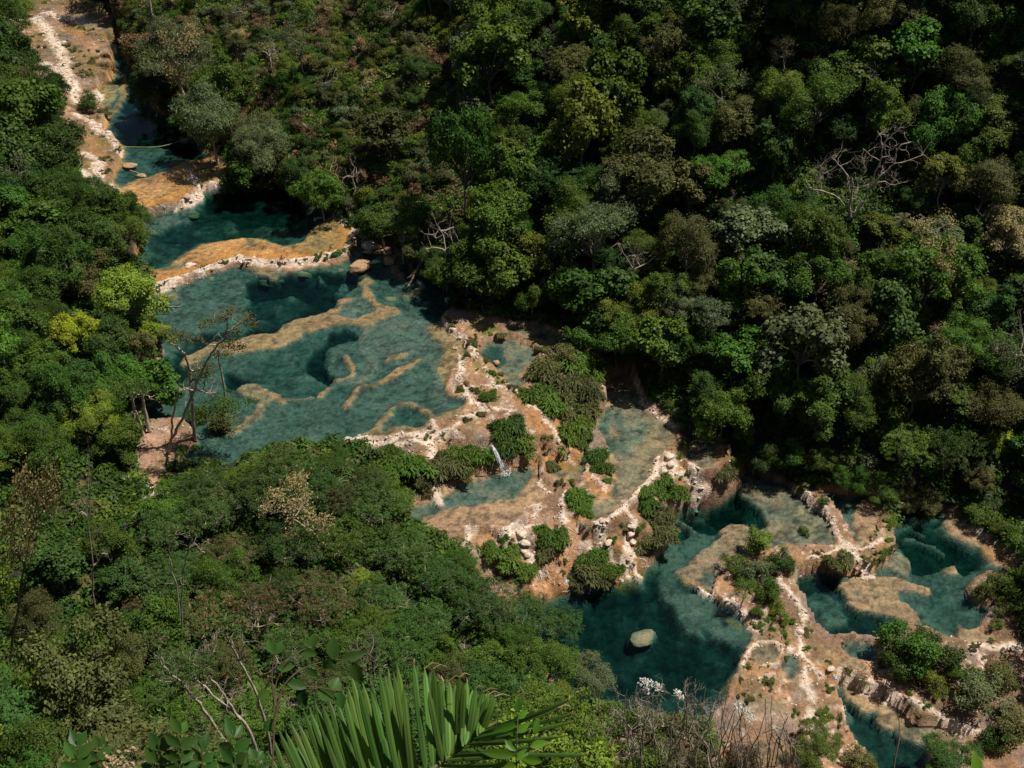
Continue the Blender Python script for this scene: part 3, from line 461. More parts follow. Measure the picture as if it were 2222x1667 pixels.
def mat_ground():
    m = bpy.data.materials.new('travertine_and_soil')
    t, b, N, L = nodes(m)
    vc = N.new('ShaderNodeVertexColor'); vc.layer_name = 'Col'
    geo = N.new('ShaderNodeNewGeometry')
    n1 = N.new('ShaderNodeTexNoise'); n1.inputs['Scale'].default_value = 2.2; n1.inputs['Detail'].default_value = 9; n1.inputs['Roughness'].default_value = .68
    L.new(geo.outputs['Position'], n1.inputs['Vector'])
    n2 = N.new('ShaderNodeTexNoise'); n2.inputs['Scale'].default_value = .35; n2.inputs['Detail'].default_value = 5
    L.new(geo.outputs['Position'], n2.inputs['Vector'])
    r = N.new('ShaderNodeMapRange'); r.inputs[1].default_value = .3; r.inputs[2].default_value = .72; r.inputs[3].default_value = .5; r.inputs[4].default_value = 1.35
    L.new(n1.outputs[0], r.inputs[0])
    r2 = N.new('ShaderNodeMapRange'); r2.inputs[1].default_value = .35; r2.inputs[2].default_value = .65; r2.inputs[3].default_value = .82; r2.inputs[4].default_value = 1.15
    L.new(n2.outputs[0], r2.inputs[0])
    mu = N.new('ShaderNodeMath'); mu.operation = 'MULTIPLY'; L.new(r.outputs[0], mu.inputs[0]); L.new(r2.outputs[0], mu.inputs[1])
    mx = N.new('ShaderNodeVectorMath'); mx.operation = 'SCALE'
    L.new(vc.outputs['Color'], mx.inputs[0]); L.new(mu.outputs[0], mx.inputs['Scale'])
    L.new(mx.outputs[0], b.inputs['Base Color'])
    b.inputs['Roughness'].default_value = .75
    b.inputs['Specular IOR Level'].default_value = .35
    vo = N.new('ShaderNodeTexVoronoi'); vo.inputs['Scale'].default_value = 1.9; vo.feature = 'DISTANCE_TO_EDGE'
    L.new(geo.outputs['Position'], vo.inputs['Vector'])
    cr = N.new('ShaderNodeMapRange'); cr.inputs[1].default_value = 0; cr.inputs[2].default_value = .12; cr.inputs[3].default_value = -.25; cr.inputs[4].default_value = 0; L.new(vo.outputs['Distance'], cr.inputs[0])
    ad = N.new('ShaderNodeMath'); ad.operation = 'ADD'; L.new(n1.outputs[0], ad.inputs[0]); L.new(cr.outputs[0], ad.inputs[1])
    bp = N.new('ShaderNodeBump'); bp.inputs['Strength'].default_value = .6; bp.inputs['Distance'].default_value = .3
    L.new(ad.outputs[0], bp.inputs['Height']); L.new(bp.outputs[0], b.inputs['Normal'])
    return m

def mat_water():
    m = bpy.data.materials.new('clear_river_water')
    t, b, N, L = nodes(m)
    N.remove(b)
    out = [n for n in N if n.type == 'OUTPUT_MATERIAL'][0]
    tr = N.new('ShaderNodeBsdfTransparent')
    gl = N.new('ShaderNodeBsdfGlossy'); gl.inputs['Roughness'].default_value = .04
    fr = N.new('ShaderNodeFresnel'); fr.inputs['IOR'].default_value = 1.33
    geo = N.new('ShaderNodeNewGeometry')
    inv = N.new('ShaderNodeMath'); inv.operation = 'SUBTRACT'; inv.inputs[0].default_value = 1; L.new(geo.outputs['Backfacing'], inv.inputs[1])
    mu = N.new('ShaderNodeMath'); mu.operation = 'MULTIPLY'; L.new(fr.outputs[0], mu.inputs[0]); L.new(inv.outputs[0], mu.inputs[1])
    mx = N.new('ShaderNodeMixShader'); L.new(mu.outputs[0], mx.inputs[0]); L.new(tr.outputs[0], mx.inputs[1]); L.new(gl.outputs[0], mx.inputs[2])
    L.new(mx.outputs[0], out.inputs['Surface'])
    n = N.new('ShaderNodeTexNoise'); n.inputs['Scale'].default_value = 2.2; n.inputs['Detail'].default_value = 3
    L.new(geo.outputs['Position'], n.inputs['Vector'])
    bp = N.new('ShaderNodeBump'); bp.inputs['Strength'].default_value = .3; bp.inputs['Distance'].default_value = .05
    L.new(n.outputs[0], bp.inputs['Height'])
    L.new(bp.outputs[0], gl.inputs['Normal']); L.new(bp.outputs[0], fr.inputs['Normal'])
    va = N.new('ShaderNodeVolumeAbsorption'); va.inputs['Color'].default_value = (.44, .745, .735, 1); va.inputs['Density'].default_value = 1.75
    L.new(va.outputs[0], out.inputs['Volume'])
    return m

# vertex colours: pigments, plus painted shade under bank trees and in deep water
c = lambda r, g, b: np.array([r, g, b])
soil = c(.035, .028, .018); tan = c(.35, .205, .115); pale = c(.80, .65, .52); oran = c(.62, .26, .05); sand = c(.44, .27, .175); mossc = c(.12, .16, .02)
bedtan = c(.60, .37, .225); bedgrey = c(.215, .215, .165)
nz = fbm(X / 4, Y / 4, 101, 4)[:, None]; nz2 = fbm(X / 1.1, Y / 1.1, 102, 4)[:, None]
nz3 = fbm(X / .55, Y / .55, 103, 3)[:, None]
C = tan * (1 + .25 * nz) + c(.10, .03, -.02) * np.clip(nz2 * 1.5, 0, 1)
C = C * (1 - .45 * smooth(.15, .5, nz2 * -1))
C = C + (pale - C) * (smooth(.28, .5, nz3 + .35 * nz) * .7)
damp = smooth(.0, .35, fbm(X / 6, Y / 6, 107, 4) + .3 * nz2[:, 0])[:, None]
C = C + (c(.215, .13, .085) * (1 + .3 * nz2) - C) * damp * .75
greyw = smooth(.1, .4, fbm(X / 3.5, Y / 3.5, 108, 4))[:, None]
C = C + (c(.36, .29, .25) - C) * greyw * .45
gf = smooth(.02, .3, fbm(X / 2.3, Y / 2.3, 105, 4))[:, None] * .35                       # thin green-brown growth on the rock
C = C + (c(.13, .12, .04) - C) * gf
och = c(.27, .165, .065) * (1 + .35 * nz2) + c(-.08, -.02, -.03) * smooth(0, .3, fbm(X / 2, Y / 2, 113, 4))[:, None]
C = C + (och - C) * (rockL * smooth(-.25, .15, fbm(X / 4, Y / 4, 114, 4)))[:, None] * .85
C = C + (c(.10, .08, .045) - C) * (rockL * smooth(.08, .3, fbm(X / 1.3, Y / 1.3, 115, 4)))[:, None] * .6
C = C + (sand * (1 + .15 * nz2) - C) * beach[:, None]
inw = hi[:, None]
dd = depthA[:, None]
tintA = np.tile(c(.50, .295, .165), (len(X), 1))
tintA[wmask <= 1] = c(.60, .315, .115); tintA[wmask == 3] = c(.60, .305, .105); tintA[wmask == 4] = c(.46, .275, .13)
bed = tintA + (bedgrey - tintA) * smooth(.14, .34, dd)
bed = bed * (1 - .42 * smooth(.6, 1.3, dd + .3 * nz))  # light lost in deep water painted into the bed: darker with depth
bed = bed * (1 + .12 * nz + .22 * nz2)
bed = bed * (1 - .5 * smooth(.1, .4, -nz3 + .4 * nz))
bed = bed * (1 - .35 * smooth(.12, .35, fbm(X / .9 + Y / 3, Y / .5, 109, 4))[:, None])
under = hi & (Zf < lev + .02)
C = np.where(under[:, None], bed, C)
oranA = np.where(under[:, None], oran, c(.50, .235, .075))
C = C + (oranA * (1 + .3 * nz2) - C) * (orange[:, None] * np.where(under[:, None], .95, .8) * (.75 + .4 * nz3))
C = C + (pale * (1 + .12 * nz2) - C) * (crust[:, None] * .92 * np.where(under[:, None], .3, 1))
C = C + (mossc - C) * moss[:, None] * .85
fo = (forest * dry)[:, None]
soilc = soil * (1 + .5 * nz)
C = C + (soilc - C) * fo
C = np.clip(C, .008, .9)

def mesh_from(name, V, F, mats, smooth_sh=False, attrs=None):
    me = bpy.data.meshes.new(name)
    V = np.asarray(V, np.float32); F = np.asarray(F, np.int32)
    me.vertices.add(len(V)); me.vertices.foreach_set('co', V.ravel())
    k = F.shape[1]
    me.loops.add(F.size); me.loops.foreach_set('vertex_index', F.ravel())
    me.polygons.add(len(F)); me.polygons.foreach_set('loop_start', np.arange(0, F.size, k, dtype=np.int32))
    me.polygons.foreach_set('loop_total', np.full(len(F), k, np.int32))
    if smooth_sh: me.polygons.foreach_set('use_smooth', np.ones(len(F), bool))
    for m in (mats if isinstance(mats, (list, tuple)) else [mats]):
        me.materials.append(m)
    if attrs:
        for an, (kind, arr) in attrs.items():
            if kind == 'COLOR':
                a = me.color_attributes.new(an, 'FLOAT_COLOR', 'POINT')
                a.data.foreach_set('color', np.concatenate([arr, np.ones((len(arr), 1))], 1).astype(np.float32).ravel())
            else:
                a = me.attributes.new(an, 'FLOAT', 'POINT'); a.data.foreach_set('value', np.asarray(arr, np.float32))
    me.update(calc_edges=True)
    return me

def add(name, me, parent=None, loc=None, **props):
    o = bpy.data.objects.new(name, me); COL.objects.link(o)
    if parent is not None: o.parent = parent
    if loc is not None: o.location = loc
    for k_, v_ in props.items(): o[k_] = v_
    return o

ii = np.arange(nx * ny).reshape(ny, nx)
quads = np.stack([ii[:-1, :-1].ravel(), ii[:-1, 1:].ravel(), ii[1:, 1:].ravel(), ii[1:, :-1].ravel()], 1)
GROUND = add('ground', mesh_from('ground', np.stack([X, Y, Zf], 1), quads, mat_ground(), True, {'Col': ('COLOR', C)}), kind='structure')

# water: one closed body per pool, its top flat at the pool's level, its underside buried just below the bed
MW = mat_water()
ZG = Zf.reshape(ny, nx); IX = np.arange(nx * ny).reshape(ny, nx)
for k, (nm, L, out, rh, es, bd, feats) in enumerate(POOLS):
    if nm == 'moss_pool': continue
    m = (wmask == k).reshape(ny, nx)
    g = m.copy()
    for _ in range(1):
        d_ = g.copy(); d_[1:] |= g[:-1]; d_[:-1] |= g[1:]; d_[:, 1:] |= g[:, :-1]; d_[:, :-1] |= g[:, 1:]; g = d_
    cell = g[:-1, :-1] & g[1:, :-1] & g[:-1, 1:] & g[1:, 1:]
    low = np.minimum(np.minimum(ZG[:-1, :-1], ZG[1:, :-1]), np.minimum(ZG[:-1, 1:], ZG[1:, 1:]))
    cell &= (low < L)
    cy_, cx_ = np.where(cell)
    if not len(cy_): continue
    q4 = np.stack([IX[cy_, cx_], IX[cy_, cx_ + 1], IX[cy_ + 1, cx_ + 1], IX[cy_ + 1, cx_]], 1)
    used, invx = np.unique(q4, return_inverse=True); invx = invx.reshape(q4.shape)
    n = len(used)
    top = np.stack([X[used], Y[used], np.full(n, L)], 1)
    bot = np.stack([X[used], Y[used], np.minimum(Zf[used] - .25, L - .3)], 1)
    ft = invx; fb = invx[:, ::-1] + n
    e = np.concatenate([np.stack([invx[:, i], invx[:, (i + 1) % 4]], 1) for i in range(4)])
    key = np.minimum(e[:, 0], e[:, 1]).astype(np.int64) * n + np.maximum(e[:, 0], e[:, 1])
    _, first, cnt = np.unique(key, return_index=True, return_counts=True)
    be = e[first[cnt == 1]]
    side = np.stack([be[:, 1], be[:, 0], be[:, 0] + n, be[:, 1] + n], 1)
    add('water', mesh_from('water', np.concatenate([top, bot]), np.concatenate([ft, fb, side]), MW, False), kind='structure')

# ------------------------------------------------------------------ height lookup
def hgt(x, y):
    i = int(np.clip(np.searchsorted(GX, x) - 1, 0, nx - 2)); j = int(np.clip(np.searchsorted(GY, y) - 1, 0, ny - 2))
    u = (x - GX[i]) / (GX[i + 1] - GX[i]); v = (y - GY[j]) / (GY[j + 1] - GY[j])
    return float((ZG[j, i] * (1 - u) + ZG[j, i + 1] * u) * (1 - v) + (ZG[j + 1, i] * (1 - u) + ZG[j + 1, i + 1] * u) * v)
FG = forest.reshape(ny, nx)
def fld(A, x, y):
    i = int(np.clip(np.searchsorted(GX, x) - 1, 0, nx - 2)); j = int(np.clip(np.searchsorted(GY, y) - 1, 0, ny - 2))
    return float(A[j, i])
def hit(px, py, lift_px=0.0, lift=0.0):
    """ground point whose point `lift` metres (plus lift_px pixels' worth) above it is seen at this pixel"""
    d = ray(px, py); t = 40.0
    while t < 420:
        x, y, z = d[0] * t, d[1] * t, CAM_Z + d[2] * t
        if z < hgt(x, y) + lift + lift_px * t / FPX:
            break
        t += .35
    return x, y, hgt(x, y), t

# ------------------------------------------------------------------ plant materials
def leaf_mat(name, col, trans=.25, var=.35, rough=.55, col2=None, cut=.8):
    m = bpy.data.materials.new(name)
    t, b, N, L = nodes(m)
    out = [n for n in N if n.type == 'OUTPUT_MATERIAL'][0]
    at_ = N.new('ShaderNodeAttribute'); at_.attribute_name = 'tint'
    oi = N.new('ShaderNodeObjectInfo')
    mr = N.new('ShaderNodeMapRange'); mr.inputs[3].default_value = 1 - var; mr.inputs[4].default_value = 1 + var * 1.5
    L.new(at_.outputs['Fac'], mr.inputs[0])
    hs = N.new('ShaderNodeHueSaturation'); hs.inputs['Color'].default_value = (*col, 1)
    if col2 is not None:
        rp_ = N.new('ShaderNodeValToRGB'); rp_.color_ramp.interpolation = 'CONSTANT'; rp_.color_ramp.elements[0].color = (*col, 1); rp_.color_ramp.elements[1].color = (*col2, 1); rp_.color_ramp.elements[1].position = cut
        L.new(at_.outputs['Fac'], rp_.inputs[0]); L.new(rp_.outputs[0], hs.inputs['Color'])
    h = N.new('ShaderNodeMapRange'); h.inputs[3].default_value = .482; h.inputs[4].default_value = .515
    L.new(oi.outputs['Random'], h.inputs[0]); L.new(h.outputs[0], hs.inputs['Hue'])
    ml = N.new('ShaderNodeMath'); ml.operation = 'MULTIPLY_ADD'; ml.inputs[1].default_value = 7.31; ml.inputs[2].default_value = 0.13
    L.new(oi.outputs['Random'], ml.inputs[0])
    fr = N.new('ShaderNodeMath'); fr.operation = 'FRACT'; L.new(ml.outputs[0], fr.inputs[0])
    v = N.new('ShaderNodeMapRange'); v.inputs[3].default_value = .72; v.inputs[4].default_value = 1.25; L.new(fr.outputs[0], v.inputs[0])
    mm = N.new('ShaderNodeMath'); mm.operation = 'MULTIPLY'; L.new(v.outputs[0], mm.inputs[0]); L.new(mr.outputs[0], mm.inputs[1])
    L.new(mm.outputs[0], hs.inputs['Value'])
    L.new(hs.outputs[0], b.inputs['Base Color'])
    b.inputs['Roughness'].default_value = rough; b.inputs['Specular IOR Level'].default_value = .22
    tl = N.new('ShaderNodeBsdfTranslucent')
    sc_ = N.new('ShaderNodeVectorMath'); sc_.operation = 'MULTIPLY'; sc_.inputs[1].default_value = (1.5, 1.6, .6)
    L.new(hs.outputs[0], sc_.inputs[0]); L.new(sc_.outputs[0], tl.inputs['Color'])
    mx = N.new('ShaderNodeMixShader'); mx.inputs[0].default_value = trans
    L.new(b.outputs[0], mx.inputs[1]); L.new(tl.outputs[0], mx.inputs[2]); L.new(mx.outputs[0], out.inputs['Surface'])
    return m

def bark_mat(name, col, col2):
    m = bpy.data.materials.new(name)
    t, b, N, L = nodes(m)
    geo = N.new('ShaderNodeNewGeometry')
    n = N.new('ShaderNodeTexNoise'); n.inputs['Scale'].default_value = 3.5; n.inputs['Detail'].default_value = 6
    L.new(geo.outputs['Position'], n.inputs['Vector'])
    r = N.new('ShaderNodeValToRGB'); r.color_ramp.elements[0].position = .38; r.color_ramp.elements[1].position = .62
    r.color_ramp.elements[0].color = (*col2, 1); r.color_ramp.elements[1].color = (*col, 1)
    L.new(n.outputs[0], r.inputs[0]); L.new(r.outputs[0], b.inputs['Base Color'])
    b.inputs['Roughness'].default_value = .85
    bp = N.new('ShaderNodeBump'); bp.inputs['Strength'].default_value = .6; bp.inputs['Distance'].default_value = .05
    L.new(n.outputs[0], bp.inputs['Height']); L.new(bp.outputs[0], b.inputs['Normal'])
    return m

LEAF = {
 'rusty green': leaf_mat('leaf_green_with_russet_pods', (.060, .118, .024), .25, .3, col2=(.15, .080, .045), cut=.84), 'reddish green': leaf_mat('leaf_green_with_many_pods', (.075, .110, .026), .25, .3, col2=(.17, .085, .05), cut=.66),
 'deep green': leaf_mat('leaf_deep_green', (.045, .096, .013)), 'mid green': leaf_mat('leaf_mid_green', (.080, .142, .017)),
 'yellow-green': leaf_mat('leaf_yellow_green', (.120, .158, .020)), 'bright green': leaf_mat('leaf_bright_green', (.068, .150, .017)),
 'lime': leaf_mat('leaf_lime', (.235, .31, .02)), 'sunlit green': leaf_mat('leaf_sunlit_green', (.18, .25, .028)), 'olive': leaf_mat('leaf_olive', (.105, .115, .035)),  # third entry: brightened yellow-green, sunlight put into the leaf colour
 'grey-green': leaf_mat('leaf_grey_green', (.115, .150, .065)), 'blue-green': leaf_mat('leaf_blue_green', (.052, .108, .022)),
 'brown': leaf_mat('leaf_dry_brown', (.155, .105, .05), .1), 'cream': leaf_mat('blossom_cream', (.42, .33, .20), .15),
 'russet': leaf_mat('leaf_russet', (.20, .085, .05), .15), 'straw': leaf_mat('leaf_straw', (.26, .21, .10), .2),
 'white': leaf_mat('blossom_white', (.75, .74, .70), .1, .1), 'glossy': leaf_mat('leaf_glossy_dark', (.030, .085, .020), .15, .25, .3)}
BARK = {'grey': bark_mat('bark_grey', (.30, .26, .21), (.13, .11, .09)), 'pale': bark_mat('bark_pale', (.62, .53, .44), (.34, .27, .21)),
        'brown': bark_mat('bark_brown', (.17, .12, .08), (.07, .05, .035))}

# ------------------------------------------------------------------ plant geometry
def unit(v): return v / (np.linalg.norm(v, axis=-1, keepdims=True) + 1e-9)

def leaves(cen, nrm, size, asp=.5, tint=None, r=None):
    """folded rhombic leaves, one quad each"""
    r = r or rng
    n = len(cen)
    t = unit(np.cross(nrm, r.normal(size=(n, 3)))); b = np.cross(nrm, t)
    s = (size * r.uniform(.65, 1.35, n))[:, None]
    droop = nrm * s * r.uniform(-.05, .25, n)[:, None]
    V = np.stack([cen - t * s * .5, cen + b * s * .5 * asp + droop * .4, cen + t * s * .5 - droop, cen - b * s * .5 * asp + droop * .4], 1).reshape(-1, 3)
    F = np.arange(4 * n).reshape(n, 4)
    tint = r.uniform(0, 1, n) if tint is None else np.clip(tint, 0, 1)
    return V, F, np.repeat(tint, 4)

def tube(pts, rad, sides=5):
    pts = np.asarray(pts, float); rad = np.broadcast_to(np.asarray(rad, float), (len(pts),))
    d = unit(np.gradient(pts, axis=0))
    up = np.array([0., 0, 1]) if abs(d[0][2]) < .9 else np.array([1., 0, 0])
    a = unit(np.cross(d, up)); b = np.cross(d, a)
    th = np.arange(sides) / sides * 2 * np.pi
    V = pts[:, None] + rad[:, None, None] * (a[:, None] * np.cos(th)[None, :, None] + b[:, None] * np.sin(th)[None, :, None])
    n = len(pts); I = np.arange(n * sides).reshape(n, sides)
    F = np.stack([I[:-1], np.roll(I[:-1], -1, 1), np.roll(I[1:], -1, 1), I[1:]], -1).reshape(-1, 4)
    return V.reshape(-1, 3), F

class MB:
    def __init__(s): s.V = []; s.F = []; s.T = []; s.n = 0
    def put(s, V, F, T=None):
        s.V.append(V); s.F.append(np.asarray(F) + s.n); s.T.append(np.zeros(len(V)) + .5 if T is None else T); s.n += len(V)
    def mesh(s, name, mat, sm=False):
        return mesh_from(name, np.concatenate(s.V), np.concatenate(s.F), mat, sm, {'tint': ('F', np.concatenate(s.T))})

def bend(p0, p1, r, wob=.12, n=5):
    t = np.linspace(0, 1, n)[:, None]
    L = np.linalg.norm(p1 - p0)
    p = p0 + (p1 - p0) * t
    o = r.normal(size=(n, 3)) * L * wob * np.sin(t * np.pi) * .6
    p = p + o; p[:, 2] += (np.sin(t[:, 0] * np.pi) * L * .08)
    return p

def branchy(mb, p, d, L, r0, r, depth, sides=4, spread=.75, tips=None):
    n = 4
    pts = [p]; dd = d
    for i in range(n):
        dd = unit(dd + r.normal(size=3) * .22 + np.array([0, 0, .06])); pts.append(pts[-1] + dd * L / n)
    V, F = tube(pts, np.linspace(r0, r0 * .55, n + 1), sides); mb.put(V, F)
    if tips is not None and depth <= 1: tips.append(pts[-1])
    if depth > 0:
        for k in range(r.integers(2, 4)):
            a = pts[-1] if k < 2 else pts[2]
            branchy(mb, a, unit(dd + r.normal(size=3) * spread), L * r.uniform(.55, .8), r0 * .55, r, depth - 1, max(3, sides - 1), spread, tips)

def crown_lobed(seed, R=5.0, zc=7.6, nl=12, nleaf=8500, leaf=.42, flat=.78, gap=.0, open_=.0, asp=.55):
    """irregular crown: unequal boughs of leaf clumps, some thrust out, some hanging low"""
    r = np.random.default_rng(seed)
    ax, ay, sk = r.uniform(.78, 1.2), r.uniform(.78, 1.2), r.uniform(-.3, .3, 2)
    lobes = [(np.array([0, 0, zc]), R * .36)]
    for i in range(nl):
        th = i * 2.399 + r.uniform(-.6, .6); u = r.uniform(-.65, 1)
        rad = R * r.uniform(.35, .98)
        p = np.array([math.cos(th) * math.sqrt(max(0, 1 - u * u)) * rad * ax, math.sin(th) * math.sqrt(max(0, 1 - u * u)) * rad * ay, u * rad * flat])
        p[:2] += sk * p[2]
        lobes.append((p + [0, 0, zc], R * (.15 + .27 * r.uniform() ** 1.4)))
    mb = MB()
    tot = sum(l[1] ** 2 for l in lobes)
    C_ = np.array([0, 0, zc - R * .35])
    for li, (p, lr) in enumerate(lobes):
        k = 11
        nc = max(8, int(nleaf * lr * lr / tot / k * 1.25))
        d = unit(r.normal(size=(nc, 3)) + unit(p - C_)[None] * .7 + [0, 0, .3])
        sq = np.array([1, 1, flat])
        lump = 1 + .22 * np.sin(d[:, 0] * 5 + li) * np.cos(d[:, 1] * 6 - li)
        cc = p + d * (lr * r.uniform(.62, 1.18, nc) * lump)[:, None] * sq
        keep = np.ones(nc, bool)
        for q_, qr in lobes:
            if q_ is not p: keep &= np.linalg.norm((cc - q_) / sq, axis=1) > qr * .72
        cc, d = cc[keep], d[keep]
        if not len(cc): continue
        cen = np.repeat(cc, k, 0) + r.normal(size=(len(cc) * k, 3)) * (.20 + leaf * .22) * [1, 1, .7]
        nn = unit(np.repeat(d, k, 0) * .7 + np.array([.12, 0, .6]) + r.normal(size=(len(cen), 3)) * .42)
        tint = np.repeat(r.uniform(.05, .9, len(cc)), k) + r.uniform(-.2, .2, len(cen)) + r.uniform(-.15, .15)
        V, F, T = leaves(cen, nn, leaf, asp, tint, r); mb.put(V, F, T)
    tb = MB()
    h0 = zc - R * .55
    base = np.array([0, 0, -1.0]); fork = np.array([r.uniform(-.4, .4), r.uniform(-.4, .4), max(1.2, h0 * .7)])
    tp = bend(base, fork, r, .05, 6); V, F = tube(tp, np.linspace(.05 * R, .03 * R, 6), 7); tb.put(V, F)
    for p, lr in lobes:
        b_ = bend(fork, p, r, .12, 5); V, F = tube(b_, np.linspace(.026 * R, .008 * R, 5), 4); tb.put(V, F)
        for k in range(2):
            e = p + unit(r.normal(size=3) + [0, 0, .5]) * lr * 1.15
            V, F = tube(bend(b_[3], e, r, .15, 4), np.linspace(.008 * R, .003 * R, 4), 3); tb.put(V, F)
    return mb, tb

def crown_feather(seed, R=5.5, zc=7.0, nspray=420, flat=.5):
    """layered flat sprays of fine leaflets with twigs and gaps"""
    r = np.random.default_rng(seed)
    mb = MB(); tb = MB()
    base = np.array([0, 0, -1.0]); fork = np.array([r.uniform(-.5, .5), r.uniform(-.5, .5), 2.2])
    V, F = tube(bend(base, fork, r, .05, 5), np.linspace(.28, .18, 5), 6); tb.put(V, F)
    tips = []
    for k in range(7):
        th = k / 7 * 6.283 + r.uniform(-.3, .3)
        e = np.array([math.cos(th) * R * r.uniform(.35, .8), math.sin(th) * R * r.uniform(.35, .8), zc + r.uniform(-1.0, .8)])
        b_ = bend(fork, e, r, .14, 6); V, F = tube(b_, np.linspace(.13, .04, 6), 4); tb.put(V, F)
        for j in range(5):
            s = b_[r.integers(2, 6)]; e2 = s + unit(r.normal(size=3) * [1, 1, .5] + [0, 0, .5]) * R * .35
            V, F = tube(bend(s, e2, r, .15, 4), np.linspace(.05, .015, 4), 3); tb.put(V, F)
    th = r.uniform(0, 6.283, nspray)
    rr = R * np.sqrt(r.uniform(0, 1, nspray)) * (.85 + .28 * np.sin(th * 3 + seed) * np.sin(th * 2 + 1.7 * seed) + .16 * np.sin(th * 7 + seed))
    top = zc + R * flat * np.sqrt(np.clip(1 - (rr / R) ** 2, 0, 1)) * .8
    z = top - r.uniform(0, 1, nspray) ** 1.3 * 3.2 + .5 * fbm(rr * np.cos(th) / 1.5 + seed, rr * np.sin(th) / 1.5, seed, 3) * 2
    for i in range(nspray):
        p = np.array([rr[i] * math.cos(th[i]), rr[i] * math.sin(th[i]), z[i]])
        n = unit(np.array([p[0] * .06, p[1] * .06, 1.0]) + r.normal(size=3) * .3)
        k = 26
        a = unit(np.cross(n, r.normal(size=3))); b = np.cross(n, a)
        w = r.uniform(.4, .75)
        uv = r.uniform(-1, 1, (k, 2)); uv = uv[np.linalg.norm(uv, axis=1) < 1.05]
        cen = p + (uv[:, :1] * a + uv[:, 1:] * b * .6) * w - n * (np.linalg.norm(uv, axis=1) ** 2)[:, None] * .15
        nn = unit(n + r.normal(size=(len(cen), 3)) * .35)
        V, F, T = leaves(cen, nn, .27, .42, r.uniform(.2, .8) + r.uniform(-.2, .2, len(cen)), r); mb.put(V, F, T)
    return mb, tb

def bare_tree(seed, h=6.0, lean=.15, r0=.24, depth=4, spread=.75):
    r = np.random.default_rng(seed)
    tb = MB(); tips = []
    fork = np.array([r.uniform(-lean, lean) * h, r.uniform(-lean, lean) * h, h])
    tp = bend(np.array([0, 0, -1.0]), fork, r, .07, 7); V, F = tube(tp, np.linspace(r0, r0 * .6, 7), 7); tb.put(V, F)
    for k in range(4):
        branchy(tb, fork if k < 3 else tp[4], unit(np.array([math.cos(k * 2.1), math.sin(k * 2.1), .8]) + r.normal(size=3) * .25), h * .42, r0 * .5, r, depth - 1, 4, spread, tips)
    return tb, tips

def tip_leaves(tips, seed, n=14, s=.30, rad=.45):
    r = np.random.default_rng(seed); mb = MB()
    tips = np.array(tips)
    cen = np.repeat(tips, n, 0) + r.normal(size=(len(tips) * n, 3)) * rad * [1, 1, .6]
    nn = unit(r.normal(size=(len(cen), 3)) * .6 + [0, 0, 1])
    V, F, T = leaves(cen, nn, s, .55, None, r); mb.put(V, F, T)
    return mb

def mound_bush(seed, R=2.0, nblade=1500, fern=True, nh=30, wide=1.0):
    """low bush of arching, drooping fronds"""
    r = np.random.default_rng(seed); mb = MB()
    ha = r.uniform(0, 6.283, nh); hr = R * wide * r.uniform(.5, 1.1, nh) * np.sqrt(r.uniform(0, 1, nh)) * (1 + .25 * np.sin(ha * 2 + seed) + .18 * np.sin(ha * 5 + seed))
    hc = np.stack([hr * np.cos(ha), hr * np.sin(ha) * r.uniform(.65, 1), R * .26 * (1 - (hr / R) ** 2) * r.uniform(.2, 1.6, nh)], 1)
    w = r.integers(0, nh, nblade)
    d = unit(r.normal(size=(nblade, 3)) + [0, 0, .9]); d[:, 2] = np.abs(d[:, 2])
    p0 = hc[w] + d * .12
    L = (r.uniform(.35, 1.25, nh)[w] * r.uniform(.6, 1.1, nblade))[:, None] * R * .28
    out = unit(d * [1, 1, .55] + [0, 0, .25])
    p1 = p0 + out * L; p2 = p1 + unit(out * [1, 1, 0] + [0, 0, -.55]) * L * .75
    side = unit(np.cross(out, r.normal(size=(nblade, 3)) * .3 + [0, 0, 1.])) * (r.uniform(.05, .10, nblade)[:, None] if fern else .12)
    V = np.stack([p0 - side * .5, p0 + side * .5, p1 + side, p1 - side, p2 + side * .25, p2 - side * .25], 1).reshape(-1, 3)
    i6 = np.arange(nblade)[:, None] * 6
    F = np.concatenate([i6 + [0, 1, 2, 3], i6 + [3, 2, 4, 5]])
    T = np.repeat(np.clip(r.uniform(.1, .7, nh)[w] + r.uniform(-.25, .35, nblade), 0, 1), 6)
    mb.put(V, F, T)
    k = nblade
    cen = hc[r.integers(0, nh, k)] + unit(r.normal(size=(k, 3)) + [0, 0, .5]) * R * r.uniform(.15, .42, k)[:, None]
    cen[:, 2] = np.maximum(cen[:, 2], .03)
    V, F, T = leaves(cen, unit(r.normal(size=(k, 3)) * .7 + [0, 0, 1]), .2, .5, None, r); mb.put(V, F, T)
    return mb

